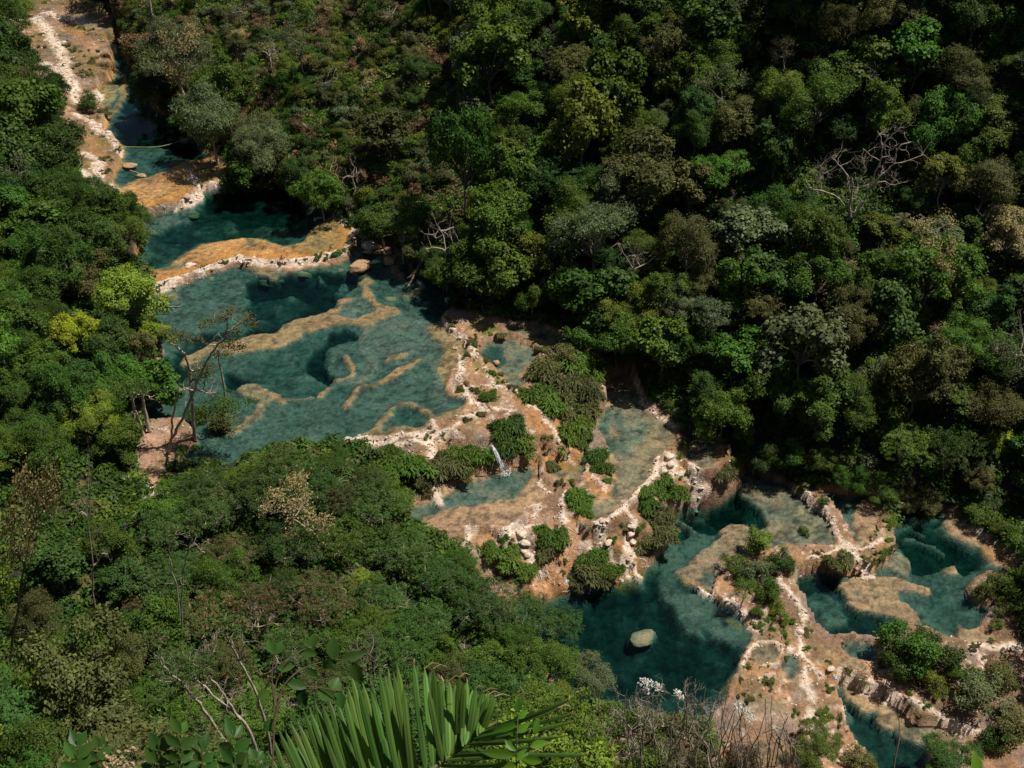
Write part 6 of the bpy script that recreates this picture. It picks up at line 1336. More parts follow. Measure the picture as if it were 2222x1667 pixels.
for s in range(8):
    V, F = rock_geo(800 + s, 2, .55)
    STONE.append((mesh_from('stone', V, F, RM['white'], False), V, F))
cands = []
for (pts_, L_, w_, lf_) in CRUST:
    pw = catmull(PP(pts_, L_), 6, False)
    seg = np.linalg.norm(np.diff(pw, axis=0), axis=1); tot = seg.sum(); cum = np.concatenate([[0], np.cumsum(seg)])
    n = int(tot / .42 * (1 + w_ * .8))
    for k in range(n):
        d_ = random.uniform(0, tot)
        x = np.interp(d_, cum, pw[:, 0]) + random.gauss(0, w_ * .42); y = np.interp(d_, cum, pw[:, 1]) + random.gauss(0, w_ * .42)
        sc = random.uniform(.06, .21) * (1 + 1.3 * (random.random() ** 3)) * (1.25 if w_ > .7 else .8)
        z = hgt(x, y); px, py, dep = project((x, y, z))
        if not visible(px, py, 20): continue
        cands.append((sc / dep, x, y, z, sc, random.choice(['white'] * 4 + ['pink', 'tan'])))
cands.sort(key=lambda t_: -t_[0])
for k, (q0, x, y, z, sc, m) in enumerate(cands[:300]):
    me = STONE[k % 8][0]
    o = add('stone', me, GROUND, (x, y, z - sc * .05))
    o.material_slots[0].link = 'OBJECT'; o.material_slots[0].material = RM[m]
    o.scale = (sc * random.uniform(.8, 1.5), sc, sc * random.uniform(.7, 1.3)); o.rotation_euler = (random.gauss(0, .25), random.gauss(0, .25), random.uniform(0, 6.28))
def joined_stones(name, lst, mat, label, parent=GROUND):
    mb_ = MB()
    for k, (x, y, z, sc) in enumerate(lst):
        V, F = STONE[k % 8][1:]
        a = random.uniform(0, 6.28); c_, s_ = math.cos(a), math.sin(a)
        R_ = np.array([[c_, -s_, 0], [s_, c_, 0], [0, 0, 1]])
        mb_.put((V * [sc * random.uniform(.8, 1.5), sc, sc * random.uniform(.6, 1.2)]) @ R_.T + [x, y, z + sc * .06], F)
    o = add(name, mb_.mesh(name, mat), parent, kind='stuff', label=label)
    return o
for m in ('white', 'pink', 'tan'):
    joined_stones('rubble', [(x, y, z, sc) for q0, x, y, z, sc, mm in cands[300:2400] if mm == m], RM[m], 'small travertine lumps along the rims of the pools')
# loose stones lying about the bare rock
loose = []
tries = 0
while len(loose) < 1500 and tries < 60000:
    tries += 1
    x, y = random.uniform(-95, 52), random.uniform(64, 262)
    if fld(FG, x, y) > .2 or fld((wmask >= 0).reshape(ny, nx).astype(float), x, y) > 0: continue
    if vnoise(np.array([x / 5]), np.array([y / 5]), 901)[0] < .42: continue
    z = hgt(x, y); px, py, dep = project((x, y, z))
    if not visible(px, py, 10): continue
    loose.append((x, y, z, random.uniform(.06, .2)))
k3 = len(loose) // 3
joined_stones('gravel', loose[:k3], RM['white'], 'pale loose stones on the bare rock')
joined_stones('gravel', loose[k3:2 * k3], RM['pink'], 'pinkish loose stones on the bare rock')
joined_stones('gravel', loose[2 * k3:], RM['brown'], 'brown loose stones on the bare rock')

def boulder(px, py, rpx, m, label, flat=.6, lift=.0, asp=1.3, seed=None, rot=0.0, level=None, tilt=0.0, top=None):
    x, y, z, t = hit(px, py)
    if level is not None: x, y = P(px, py, level); z = level; t = np.linalg.norm([x, y, CAM_Z - z])
    s = rpx * t / FPX
    deep_ = (m == 'sunken')
    if deep_: lift = -flat * 1.6 - (top or (.28 if s < 1.2 else .45)) / s
    V, F = rock_geo(seed or int(px * 7 + py), 4, flat * (1.6 if deep_ else 1), .20, .3)
    o = add('boulder', mesh_from('boulder', V, F, RM[m], True), None, (x, y, z + lift * s))
    o.scale = (s * asp * .85, s, s); o.rotation_euler = (tilt, 0, rot)
    o['label'] = label; o['category'] = 'boulder'
    return o
B_ = boulder
B_(784, 582, 24, 'tan', 'biggest tan boulder, half sunk at the top of the big pool', .7, .05, 1.35, rot=.5, level=.0)
B_(844, 568, 15, 'tan', 'second tan boulder, lying right of the biggest one', .6, .1, 1.1, level=0.0)
B_(803, 537, 17, 'white', 'flat white block at the right end of the long dam', .35, .3, 1.2, rot=-.3, level=.15)
B_(822, 549, 10, 'tan', 'small tan stone between the white block and the second tan boulder', .5, .1, level=.05)
B_(798, 547, 12, 'tan', 'tan stone directly under the white block', .5, .0, level=.0)
B_(843, 541, 9, 'pink', 'small stone above the second tan boulder', .5, .1, level=.1); B_(846, 550, 6, 'pink', 'smallest stone above the second tan boulder', .5, .1, level=.05)
B_(412, 577, 12, 'white', 'flat pale rock standing in the orange shallows above the long dam', .4, .1, 1.4, level=.5)
B_(977, 655, 14, 'grey', 'grey boulder at the water under the dark trees', .6, .25, 1.2, level=0.0)
B_(1076, 787, 10, 'tan', 'tan stone in the small blue pool', .5, .05, 1.0, level=-.25)
B_(848, 642, 17, 'sunken', 'flat slab just under the surface right of the dark green deep', .3, -.25, 1.2, level=.0)
B_(925, 652, 9, 'sunken', 'small round stone in the shaded shallows', .5, -.1, 1.2, level=.0)
B_(458, 598, 10, 'sunken', 'sunken rock near the white water of the long dam', .6, -.3, 1.2, level=.0)
B_(590, 592, 26, 'sunken', 'large sunken rock under the middle of the long dam', .4, -.5, 1.5, level=.0)
B_(655, 585, 17, 'sunken', 'sunken rock under the green cushions of the dam', .45, -.5, 1.5, level=.0)
B_(737, 578, 12, 'sunken', 'sunken rock left of the biggest tan boulder', .5, -.5, 1.2, level=.0)
B_(375, 640, 14, 'sunken', 'sunken rock at the left end of the long dam', .5, -.4, 1.2, level=.0)
B_(282, 359, 13, 'tan', 'flat brown slab in the upper pool', .3, .0, 1.3, level=1.6); B_(307, 381, 9, 'tan', 'small brown slab in the upper pool', .35, .0, 1.4, rot=-.4, level=1.6)
B_(247, 275, 10, 'sunken', 'round sunken stone in the narrow channel', .5, -.2, 1.3, level=1.6)
B_(320, 455, 7, 'tan', 'orange stone at the left end of the upper dam', .8, .4, level=1.5)
B_(360, 470, 24, 'sunken', 'wide sunken slab below the upper dam', .25, -.4, 1.7, level=.5); B_(330, 492, 18, 'sunken', 'second sunken slab below the upper dam', .25, -.4, 1.7, level=.5); B_(402, 456, 18, 'sunken', 'narrow sunken slab under the upper dam', .25, -.4, 2, level=.5)
B_(1397, 1377, 30, 'sunken', 'big sunken boulder alone in the deep green pool', .16, -.30, 1.2, rot=.6, level=-9.0, top=.14)
B_(2143, 1084, 14, 'grey', 'grey boulder at the foot of the woods on the right', .8, .3); B_(2138, 1122, 8, 'grey', 'smaller grey boulder below the other one on the right bank', .8, .3)
B_(2112, 1547, 9, 'white', 'white stone among the grey-green thicket', .6, .3)
for i, (a, b, r_) in enumerate([(1305, 1136, 7), (1295, 1145, 6), (1300, 1153, 6), (1310, 1155, 7), (1303, 1162, 5), (1327, 1127, 5), (1316, 1147, 5)]):
    B_(a, b, r_, 'white', ['white stone on top of the little pile beside the cascades', 'left stone of the little white pile', 'left middle stone of the little white pile', 'right stone of the little white pile', 'lowest stone of the little white pile', 'white stone apart to the right of the little pile', 'middle stone of the little white pile'][i], .6, .3, 1.1)
for i, (a, b, r_, l) in enumerate([(1370, 1150, 10, 'upper end of the long white rock beside the cascades'), (1368, 1163, 11, 'middle block of the long white rock beside the cascades'), (1372, 1178, 9, 'lower end of the long white rock beside the cascades'), (1452, 993, 10, 'white block where the two channels part'), (1456, 1008, 9, 'lower white block where the two channels part'), (1130, 1163, 11, 'white boulder at the head of the pale water chute'), (1140, 1182, 12, 'white slab on the pale water chute'), (1320, 1185, 10, 'white slab on the orange rock wall'), (1385, 1195, 12, 'white slab at the right end of the orange rock wall'), (1735, 1372, 9, 'white block beside the orange runnel'), (1802, 1455, 9, 'second white block beside the orange runnel')]):
    B_(a, b, r_, 'white', l, .55, .2, 1.3, rot=i)
GREYR = [(1690, 1520, 'grey rock outcrop')]

# small tufts that dot the terraces
tsrc = source_coll('tufts', [(PROTO['tuft'][i][0], LEAF[l_]) for i, l_ in ((0, 'mid green'), (1, 'olive'), (2, 'olive'), (3, 'yellow-green'), (4, 'brown'), (5, 'mid green'))])
tp, ts = [], []
tries = 0
while len(tp) < 420 and tries < 60000:
    tries += 1
    x, y = random.uniform(-95, 54), random.uniform(64, 262)
    if fld((wmask >= 0).reshape(ny, nx).astype(float), x, y) > 0 or fld(FG, x, y) > .5: continue
    if fld(sdB.reshape(ny, nx), x, y) > -.5: continue
    v_ = vnoise(np.array([x / 3.2]), np.array([y / 3.2]), 911)[0]
    z = hgt(x, y); px, py, dep = project((x, y, z))
    if not visible(px, py, 10) or v_ < (.56 if px > 1500 else .62): continue
    tp.append((x, y, z)); ts.append((.08 + .36 * random.random() ** 2.2) * (1.5 if px > 1700 and random.random() < .3 else 1))
scatter('tufts', tp, ts, tsrc, 'low ferns and grass tufts dotting the bare rock', .25)

# ------------------------------------------------------------------ falling water
def foam_mat():
    m = bpy.data.materials.new('white_water')
    t, b, N, L = nodes(m)
    b.inputs['Base Color'].default_value = (.80, .84, .88, 1); b.inputs['Roughness'].default_value = .35
    return m
FOAM = foam_mat()
def waterfall(a, b, w0, w1, n, label, za=None, zb=None, splash=.5, seed=0):
    r = np.random.default_rng(seed + int(a[0]))
    xa, ya, z0, _ = hit(*a); xb, yb, z1, _ = hit(*b)
    if za is not None: (xa, ya), z0 = P(*a, za), za
    if zb is not None: (xb, yb), z1 = P(*b, zb), zb
    mb_ = MB()
    side = unit(np.array([yb - ya, -(xb - xa), 0]))
    if np.linalg.norm([xb - xa, yb - ya]) < .3: side = np.array([1., 0, 0])
    for k in range(n):
        u = r.normal(0, .4); t0, t1 = sorted(r.uniform(-.05, 1.05, 2)); t1 = min(max(t1, t0 + .12), t0 + .5)
        t = np.linspace(t0, t1, 7)
        x = xa + (xb - xa) * t; y = ya + (yb - ya) * t
        w = w0 + (w1 - w0) * t
        x = x + side[0] * u * w + r.normal(0, .03, 7); y = y + side[1] * u * w + r.normal(0, .03, 7)
        zz = z0 + (z1 - z0) * np.clip(t, 0, 1) ** 1.25
        g = np.array([hgt(i_, j_) for i_, j_ in zip(x, y)])
        z = np.maximum(np.minimum(g, z0 + .3), np.minimum(zz, z0)) + r.uniform(.02, .12)
        V, F = tube(np.stack([x, y, z], 1), np.array([.1, .7, 1, .8, 1, .6, .1]) * r.uniform(.006, .026) * (1 + w1), 3); mb_.put(V, F)
    for k in range(int(n * splash * 1.2)):
        V, F = ico(1); s_ = r.uniform(.02, .08) * (.6 + w1)
        mb_.put(V * s_ * [1.2, 1.2, .6] + [xb + r.normal(0, .35 * w1), yb + r.normal(0, .3 * w1), z1 + abs(r.normal(0, .08))], np.concatenate([F, F[:, 2:]], 1)) if False else None
        d = r.uniform(-1, 1, 2) * w1 * .7
        p = np.array([xb + d[0], yb + d[1], z1 + r.uniform(.01, .12)])
        e = p + np.array([r.normal(0, .16), r.normal(0, .16), -.02])
        V, F = tube([p, (p + e) / 2 + [0, 0, .03], e], [.01, r.uniform(.02, .05), .01], 3); mb_.put(V, F)
    o = add('waterfall', mb_.mesh('waterfall', FOAM, True)); o['label'] = label; o['category'] = 'waterfall'
    return o
waterfall((1067, 968), (1096, 1026), .22, .9, 75, 'main white waterfall between the two green bushes', .25, -3.68, 1.0)
waterfall((1180, 1225), (1205, 1272), .4, .6, 9, 'thin stream ending at the left foot of the orange wall', None, None, .3)
waterfall((1165, 1222), (1188, 1268), .7, .9, 14, 'lilac water sliding down left of the orange wall')
waterfall((1230, 1262), (1229, 1280), .3, .6, 26, 'little fall right at the foot of the orange wall', None, -8.95, 1.2)
waterfall((1341, 1235), (1341, 1256), .3, .8, 40, 'splashing fall in the middle of the deep green pool wall', None, -8.95, 1.5)
waterfall((1395, 1218), (1397, 1228), .4, .6, 26, 'small fall at the right end of the orange wall', None, -8.95, 1.2)
waterfall((1610, 1008), (1606, 1020), .3, .5, 20, 'small fall at the right cape in the shade', None, -8.95, 1)
waterfall((322, 455), (328, 467), .6, .9, 36, 'white water at the left of the upper dam', 1.6, .53, 1)
waterfall((352, 447), (354, 459), .5, .7, 26, 'second white water on the upper dam', 1.6, .53, 1)
waterfall((398, 434), (400, 441), .3, .4, 12, 'trickle right of the white water on the upper dam', 1.6, .53, 1)
waterfall((432, 586), (434, 599), .8, 1.1, 50, 'brightest white water spilling over the long dam',   .52, .03, 1.2)
waterfall((402, 598), (404, 610), .8, 1.1, 40, 'left white water spilling over the long dam',   .52, .03, 1.2)
waterfall((244, 303), (250, 309), .3, .4, 12, 'small white rush at the rock beside the rope', 2.2, 1.62, 1)
waterfall((241, 354), (246, 363), .3, .4, 12, 'small white rush below the rope on the left rock', 2.2, 1.62, 1)
waterfall((1735, 1232), (1728, 1248), .4, .7, 30, 'white water entering the corner of the right pool', -9.2, -10.55, 1.2)
waterfall((1722, 1250), (1718, 1262), .3, .6, 24, 'second white water in the corner of the right pool', -9.6, -10.55, 1.2)
waterfall((1808, 1475), (1812, 1490), .3, .6, 24, 'white water at the head of the lowest pool', -11.2, -12.95, 1.)
waterfall((1822, 1525), (1828, 1538), .4, .6, 24, 'white water on the left side of the lowest pool', -12, -12.95, 1.)
waterfall((212, 6), (216, 30), .5, .8, 12, 'shaded waterfall at the very top of the river', 6.2, 4.1, .6)
waterfall((1220, 1148), (1245, 1172), .5, .7, 14, 'silvery riffle between the bushes of the lower cascade')
waterfall((1242, 1172), (1228, 1215), .5, .4, 9, 'silvery runnel down the middle of the orange wall')
waterfall((70, 42), (98, 36), .5, .6, 26, 'silvery riffle on the rocks in the upper left corner')

# ------------------------------------------------------------------ rope, log, dead branches
def plain(name, col, rough=.7):
    m = bpy.data.materials.new(name); t, b, N, L = nodes(m)
    n = N.new('ShaderNodeTexNoise'); n.inputs['Scale'].default_value = 9
    mx = N.new('ShaderNodeMixRGB'); mx.blend_type = 'MULTIPLY'; mx.inputs[0].default_value = .35; mx.inputs[1].default_value = (*col, 1)
    L.new(n.outputs[0], mx.inputs[2]); L.new(mx.outputs[0], b.inputs['Base Color']); b.inputs['Roughness'].default_value = rough
    return m
def solo(name, mb_, mat, label, cat, sm=True):
    o = add(name, mb_.mesh(name, mat, sm)); o['label'] = label; o['category'] = cat
    return o
mb_ = MB()
rp = [(*P(255, 317, 2.3), 2.3), (*P(280, 319, 1.66), 1.66), (*P(335, 319, 1.65), 1.65), (*P(365, 314, 1.66), 1.66), (*P(400, 303, 1.9), 1.9), (*P(425, 297, 2.5), 2.5)]
rp = catmull(np.array(rp), 6, False)
V, F = tube(rp, .045, 5); mb_.put(V, F)
solo('rope', mb_, plain('rope_yellow', (.65, .60, .20)), 'yellow rope stretched across the upper channel', 'rope')
def log(pts, rads, label, mat, branches=()):
    m_ = MB(); V, F = tube(catmull(np.array(pts), 4, False), np.linspace(rads[0], rads[1], (len(pts) - 1) * 4 + 1), 7); m_.put(V, F)
    for p_, r_ in branches:
        V, F = tube(catmull(np.array(p_), 3, False), np.linspace(r_, r_ * .4, (len(p_) - 1) * 3 + 1), 6); m_.put(V, F)
    return solo('log', m_, mat, label, 'log')
def q3(px, py, z): return (*P(px, py, z), z)
LOGM = plain('dead_wood', (.50, .36, .22)); PALEW = plain('bleached_wood', (.62, .54, .46))
log([q3(918, 563, 1.6), q3(905, 585, 1.0), q3(893, 608, .45), q3(884, 624, .05)], (.24, .10), 'pale forked log leaning into the water at the river bend', LOGM, [([q3(899, 590, .8), q3(890, 600, .5), q3(883, 604, .3)], .14)])
log([q3(344, 232, 2.8), q3(342, 242, 2.2), q3(338, 254, 1.6)], (.16, .07), 'pale broken branch dipping into the upper channel', PALEW)
log([q3(282, 370, 1.6), q3(300, 376, 1.62), q3(312, 384, 1.63)], (.08, .08), 'thin pole lying in the upper pool', LOGM)
log([q3(205, 91, 3.9), q3(225, 88, 4.1), q3(246, 90, 4.2)], (.10, .05), 'thin bare branch over the narrow head of the channel', PALEW)

def dead_branch(px, py, depth_z, L_, seed, label, direction, mat=None, name='dead_branch'):
    x, y, z, t = hit(px, py, 0, depth_z)
    z = z + depth_z
    r = np.random.default_rng(seed); m_ = MB()
    branchy(m_, np.array([x, y, z]), unit(np.array(direction, float)), L_, .10, r, 3, 4, .7)
    return solo(name, m_, mat or PALEW, label, 'branch')
dead_branch(628, 345, 3.0, 1.6, 5, 'white dead branch hanging over the second pool', (.1, -.3, -1))
dead_branch(985, 500, 4.0, 2.4, 8, 'white arched dead branch beside the rounded tree', (-1, -.3, .1))
dead_branch(345, 655, 2.0, 1.6, 9, 'pinkish dead twigs over the water at the left shore', (1, -.2, -.3))
for i, (a, b, dr) in enumerate([(655, 270, (1, 0, -.4)), (560, 95, (1, .2, -.3)), (835, 60, (.1, 0, 1)), (935, 30, (-.1, 0, 1)), (700, 215, (0, 0, 1)), (610, 300, (.7, 0, -.8)), (480, 140, (.6, .3, .4)), (735, 395, (.1, 0, 1)), (1070, 90, (.6, 0, -.7)), (1105, 335, (.5, 0, -1)), (950, 310, (.3, 0, 1)), (900, 440, (1, 0, .2))]):
    dead_branch(a, b, 1.5, 2.2, 40 + i, ['grey dead branch on the scrub slope above the rope tree', 'grey dead branch near the top of the scrub slope', 'thin upright dead stem on the scrub slope', 'tall pale dead stem at the top edge', 'upright dead twigs in the middle of the scrub slope', 'slanting pale stick above the second pool', 'dead branch behind the round grey-green tree', 'dead stem on the lower scrub slope', 'long bare stick at the dark gap', 'long bare stick below the small palm', 'dead twigs left of the long-trunked tree', 'dead twigs above the river bend'][i], dr, [PALEW, LOGM][i % 2])

# ------------------------------------------------------------------ crooked trees leaning over the big pool from the landing
def drawn_tree(base, limbs, spots, leafc, label, bark='pale', name='crooked_tree', seed=1, twigs=3, tl=.9):
    r = np.random.default_rng(seed)
    x, y, z, t = hit(*base)
    d0 = y * CP - (z - CAM_Z) * SP
    root = add(name, None, None, (x, y, z - .2)); root['label'] = label; root['category'] = 'tree'
    o0 = np.array([x, y, z - .2])
    m_ = MB()
    def w3(px, py):                                            # same upright plane as the root, leaning a little
        d = ray(px, py); tt = (y - .10 * max(0, base[1] - py) * d0 / FPX) / d[1]
        return np.array([d[0] * tt, d[1] * tt, CAM_Z + d[2] * tt])
    for pts, r0, r1 in limbs:
        pw = catmull(np.array([w3(*p) for p in pts]), 4, False)
        pw[1:-1] += r.normal(0, .05, (len(pw) - 2, 3))
        V, F = tube(pw, np.linspace(r0, r1, len(pw)), 6); m_.put(V - o0, F)
        for k in range(twigs):
            q0 = pw[r.integers(len(pw) // 3, len(pw))]
            branchy(m_, q0 - o0, unit(r.normal(size=3) + [0, 0, .3]), tl, r1 * .7, r, 2, 3, .8)
    add('trunk' if spots else 'branches', m_.mesh('trunk', BARK[bark], True), root)
    if not spots: return root
    m_ = MB()
    for (px, py, rp_) in spots:
        c_ = w3(px, py) - o0; R_ = rp_ * d0 / FPX
        n_ = int(150 * (R_ / .9) ** 2) + 40
        cen = c_ + r.normal(size=(n_, 3)) * R_ * [.6, .6, .28]
        V, F, T_ = leaves(cen, unit(r.normal(size=(n_, 3)) * .5 + [0, 0, 1]), .24, .5, None, r); m_.put(V, F, T_)
        e = c_; V, F = tube([e - [0, 0, R_ * .6], e, e + [R_ * .6, 0, .1]], [.03, .02, .01], 3); m_.put(V, F, np.zeros(len(V)))
    add('crown', m_.mesh('crown', LEAF[leafc]), root)
    return root
drawn_tree((362, 985), [([(362, 985), (378, 940), (397, 905), (422, 848), (449, 784), (473, 750), (490, 723), (495, 680)], .20, .07), ([(490, 723), (515, 705), (542, 688)], .10, .04), ([(473, 752), (440, 742), (425, 730)], .07, .03), ([(422, 848), (400, 845), (386, 848)], .08, .04), ([(495, 690), (480, 700), (462, 697)], .06, .03)],
           [(500, 674, 14), (482, 690, 10), (458, 695, 13), (535, 690, 16), (548, 704, 12), (515, 720, 12), (500, 748, 18), (525, 752, 12), (430, 738, 15), (440, 705, 10), (470, 770, 12)], 'olive', 'tallest crooked tree leaning out over the big pool', seed=3)
drawn_tree((424, 955), [([(424, 955), (418, 900), (414, 838), (411, 804), (403, 773), (385, 755), (368, 743)], .24, .12), ([(414, 840), (440, 850), (458, 854)], .09, .04), ([(440, 850), (446, 820), (440, 795)], .08, .03)],
           [(372, 722, 16), (392, 728, 16), (405, 742, 14), (430, 800, 20), (445, 812, 18), (425, 825, 16), (455, 795, 14)], 'olive', 'mossy crooked tree bent back towards the bank', 'pale', seed=4)
drawn_tree((372, 962), [([(372, 962), (373, 925), (376, 898), (388, 851), (410, 846), (424, 842)], .15, .07), ([(424, 842), (450, 853), (468, 852)], .08, .04)],
           [(470, 868, 22), (495, 872, 20), (480, 892, 24), (505, 885, 18), (455, 885, 18), (440, 900, 16), (540, 870, 12)], 'mid green', 'low forked pale tree beside the mossy crooked one', seed=5)
drawn_tree((486, 938), [([(486, 938), (485, 900), (487, 838), (477, 794), (474, 763)], .17, .09)],
           [(474, 752, 15), (492, 770, 10), (478, 905, 22), (500, 915, 20), (460, 912, 16)], 'olive', 'upright mossy trunk in the shallows right of the crooked trees', seed=6)
drawn_tree((312, 948), [([(312, 948), (300, 910), (290, 880), (284, 850)], .22, .14)], [(285, 840, 26)], 'deep green', 'grey trunk with flared foot at the top of the sandy landing', 'pale', seed=7)
drawn_tree((328, 938), [([(328, 938), (316, 905), (312, 880), (308, 850)], .26, .16)], [(310, 838, 26)], 'deep green', 'thicker grey trunk at the top of the sandy landing', 'pale', seed=8)

drawn_tree((1848, 481), [([(1848, 481), (1843, 456), (1847, 430), (1850, 405), (1848, 385)], .22, .12), ([(1848, 481), (1861, 456), (1876, 433), (1889, 408), (1913, 380), (1939, 356), (1950, 320), (1977, 308)], .20, .06), ([(1889, 408), (1897, 381), (1911, 350), (1914, 315), (1904, 285)], .12, .05), ([(1914, 315), (1939, 292), (1953, 277)], .07, .03), ([(1911, 350), (1888, 338), (1872, 322)], .06, .03), ([(1939, 356), (1972, 348), (2005, 336)], .07, .03), ([(1889, 408), (1914, 393), (1937, 402), (1956, 394)], .07, .03),
           ([(1850, 405), (1840, 381), (1819, 356), (1805, 343)], .11, .04), ([(1819, 356), (1790, 376), (1779, 358)], .07, .03), ([(1843, 456), (1812, 425), (1772, 413), (1756, 405), (1746, 383)], .11, .04), ([(1772, 413), (1786, 392), (1784, 375)], .05, .02), ([(1850, 405), (1868, 385), (1880, 365)], .06, .03)], [], 'olive', 'great bare tree with pale spreading branches on the dark hillside', 'pale', 'bare_tree', 31, 7, 1.3)
for i_, bx in enumerate([1325, 1385, 1440, 1500, 1555, 1610, 1665, 1715]):
    r9 = random.Random(60 + i_); lm = []
    for k in range(6):
        tx = bx + r9.uniform(-62, 62); ty = 1480 + r9.uniform(0, 90) + (25 if i_ > 5 else 0)
        mx_ = bx + (tx - bx) * .35 + r9.uniform(-12, 12)
        lm.append(([(bx + r9.uniform(-8, 8), 1740), (mx_, 1640), ((mx_ + tx) / 2 + r9.uniform(-14, 14), 1585), (tx, ty)], .075, .028))
    drawn_tree((bx, 1740), lm, [], 'olive', ['leftmost', 'second from the left', 'third from the left', 'left of the middle', 'right of the middle', 'third from the right', 'second from the right', 'rightmost'][i_] + ' of the tall pale leafless shrubs at the bottom', 'pale', 'bare_shrub', 70 + i_, 5, .8)
drawn_tree((1412, 1640), [([(1412, 1640), (1408, 1560), (1404, 1500)], .05, .02), ([(1408, 1560), (1425, 1520), (1432, 1495)], .04, .02)], [(1398, 1478, 8), (1412, 1484, 9), (1428, 1490, 8), (1404, 1498, 8)], 'white', 'larger spray of white blossom in front of the deep green pool', name='blossoming_shrub', seed=21)
drawn_tree((1466, 1640), [([(1466, 1640), (1470, 1560), (1472, 1510)], .04, .02)], [(1472, 1503, 6), (1478, 1512, 5)], 'white', 'tiny white blossom spray right of the larger one', name='blossoming_shrub', seed=22)
drawn_tree((1625, 1680), [([(1625, 1680), (1622, 1600), (1612, 1545)], .05, .02)], [(1604, 1532, 9), (1618, 1545, 11), (1632, 1560, 8)], 'white', 'white blossom spray in front of the shallow terraces', name='blossoming_shrub', seed=23)
drawn_tree((600, 1760), [([(600, 1760), (560, 1640), (531, 1567), (511, 1551), (462, 1507), (430, 1478), (398, 1450)], .17, .05), ([(515, 1555), (486, 1507), (454, 1466)], .10, .05), ([(430, 1478), (425, 1455), (418, 1436)], .05, .03), ([(462, 1507), (440, 1512), (425, 1515)], .04, .02)],
           [(385, 1432, 24), (440, 1440, 24), (400, 1450, 18)], 'rusty green', 'long pale forked trunk leaning left above the sprigs', seed=11)
drawn_tree((520, 1760), [([(520, 1760), (500, 1640), (482, 1599), (442, 1539), (422, 1515), (386, 1478), (354, 1442), (322, 1406)], .14, .05), ([(386, 1478), (370, 1480), (345, 1476)], .05, .02), ([(355, 1442), (350, 1420), (345, 1400)], .05, .02)],
           [(318, 1395, 24), (340, 1390, 22)], 'rusty green', 'second long pale trunk leaning left, behind the forked one', seed=12)
drawn_tree((600, 1720), [([(600, 1720), (575, 1570), (551, 1498), (519, 1434), (494, 1386), (474, 1354)], .14, .05), ([(519, 1434), (530, 1400), (525, 1375)], .06, .03), ([(560, 1520), (590, 1470), (600, 1440), (595, 1410)], .08, .04)],
           [(470, 1340, 24), (520, 1362, 20), (500, 1350, 22)], 'rusty green', 'third long pale trunk, rising behind the oval-leaved shrub', seed=13)
drawn_tree((400, 1420), [([(400, 1420), (385, 1290), (372, 1230), (366, 1190), (372, 1160)], .09, .04)], [(376, 1150, 16)], 'rusty green', 'thin white stem in the upper feathery trees', seed=14)
drawn_tree((398, 1430), [([(398, 1430), (394, 1270), (404, 1210), (416, 1165)], .09, .04), ([(416, 1168), (432, 1190), (445, 1200)], .05, .03)], [(420, 1155, 16)], 'rusty green', 'white stem beside the thin one in the upper feathery trees', seed=15)
# ------------------------------------------------------------------ people on the long dam
def person(x, y, z, rz, label, suit_col, hair_long):
    sk = plain('skin', (.55, .33, .24), .55); su = plain('swimwear', suit_col); hr = plain('hair', (.02, .014, .01))
    V = []; E = []; Rr = []
    def v(p, r_): V.append(p); Rr.append(r_); return len(V) - 1
    pel = v((0, 0, .12), .13); bel = v((0, .03, .28), .105); che = v((0, .02, .45), .125); nk = v((0, 0, .58), .05); hd = v((0, -.02, .68), .085); ht = v((0, -.01, .77), .075)
    E += [(pel, bel), (bel, che), (che, nk), (nk, hd), (hd, ht)]
    for s in (-1, 1):
        sh_ = v((s * .15, .02, .50), .06); el = v((s * .23, .10, .28), .042); wr = v((s * .24, .03, .06), .03); ha = v((s * .25, -.03, .03), .032)
        hp = v((s * .09, -.06, .10), .09); kn = v((s * .10, -.44, .13), .062); cf = v((s * .10, -.49, -.10), .055); an = v((s * .10, -.50, -.32), .036); to = v((s * .10, -.62, -.38), .03)
        E += [(che, sh_), (sh_, el), (el, wr), (wr, ha), (pel, hp), (hp, kn), (kn, cf), (cf, an), (an, to)]
        for f_ in range(5):                                   # fingers spread on the rock
            fa = v((s * .25 + (f_ - 2) * .014, -.075 + abs(f_ - 2) * .006, .022), .008); E.append((ha, fa))
    me = bpy.data.meshes.new('body'); me.from_pydata(V, E, []); me.materials.append(sk)
    root = add('person', None); root.location = (x, y, z); root.rotation_euler = (0, 0, rz)
    root['label'] = label; root['category'] = 'person'
    b = add('body', me, root)
    md = b.modifiers.new('skin', 'SKIN'); b.modifiers.new('sub', 'SUBSURF').render_levels = 1
    for i, d in enumerate(b.data.skin_vertices[0].data):
        d.radius = (Rr[i], Rr[i]); d.use_root = (i == 0)
    Vi, Fi = ico(2)
    hv = Vi * [.098, .105, .10] + [0, .02, .75]; hv[:, 1] = np.where(Vi[:, 1] < -.3, hv[:, 1] + .04, hv[:, 1])
    if hair_long: hv = np.concatenate([hv, Vi * [.08, .045, .17] + [0, .09, .60]]); Fi = np.concatenate([Fi, Fi + len(Vi)])
    add('hair', mesh_from('hair', hv, Fi, hr, True), root)
    Vi, Fi = ico(2)
    add('swimsuit', mesh_from('swimsuit', np.concatenate([Vi * [.155, .15, .10] + [0, -.01, .13], Vi * [.145, .14, .075] + [0, .01, .44]]), np.concatenate([Fi, Fi + len(Vi)]), su, True), root)
for (a, b, lab, colr, hl) in ((613, 572, 'person in a pink swimsuit sitting on the white dam with legs hanging over the pool', (.75, .20, .22), True), (719, 545, 'person with dark hair in dark swimwear sitting near the green cushions of the dam', (.03, .03, .05), False)):
    x, y, z, t = hit(a, b)
    zt = max(hgt(x, y - .2), hgt(x, y), hgt(x, y + .2))
    person(x, y, zt, .05, lab, colr, hl)

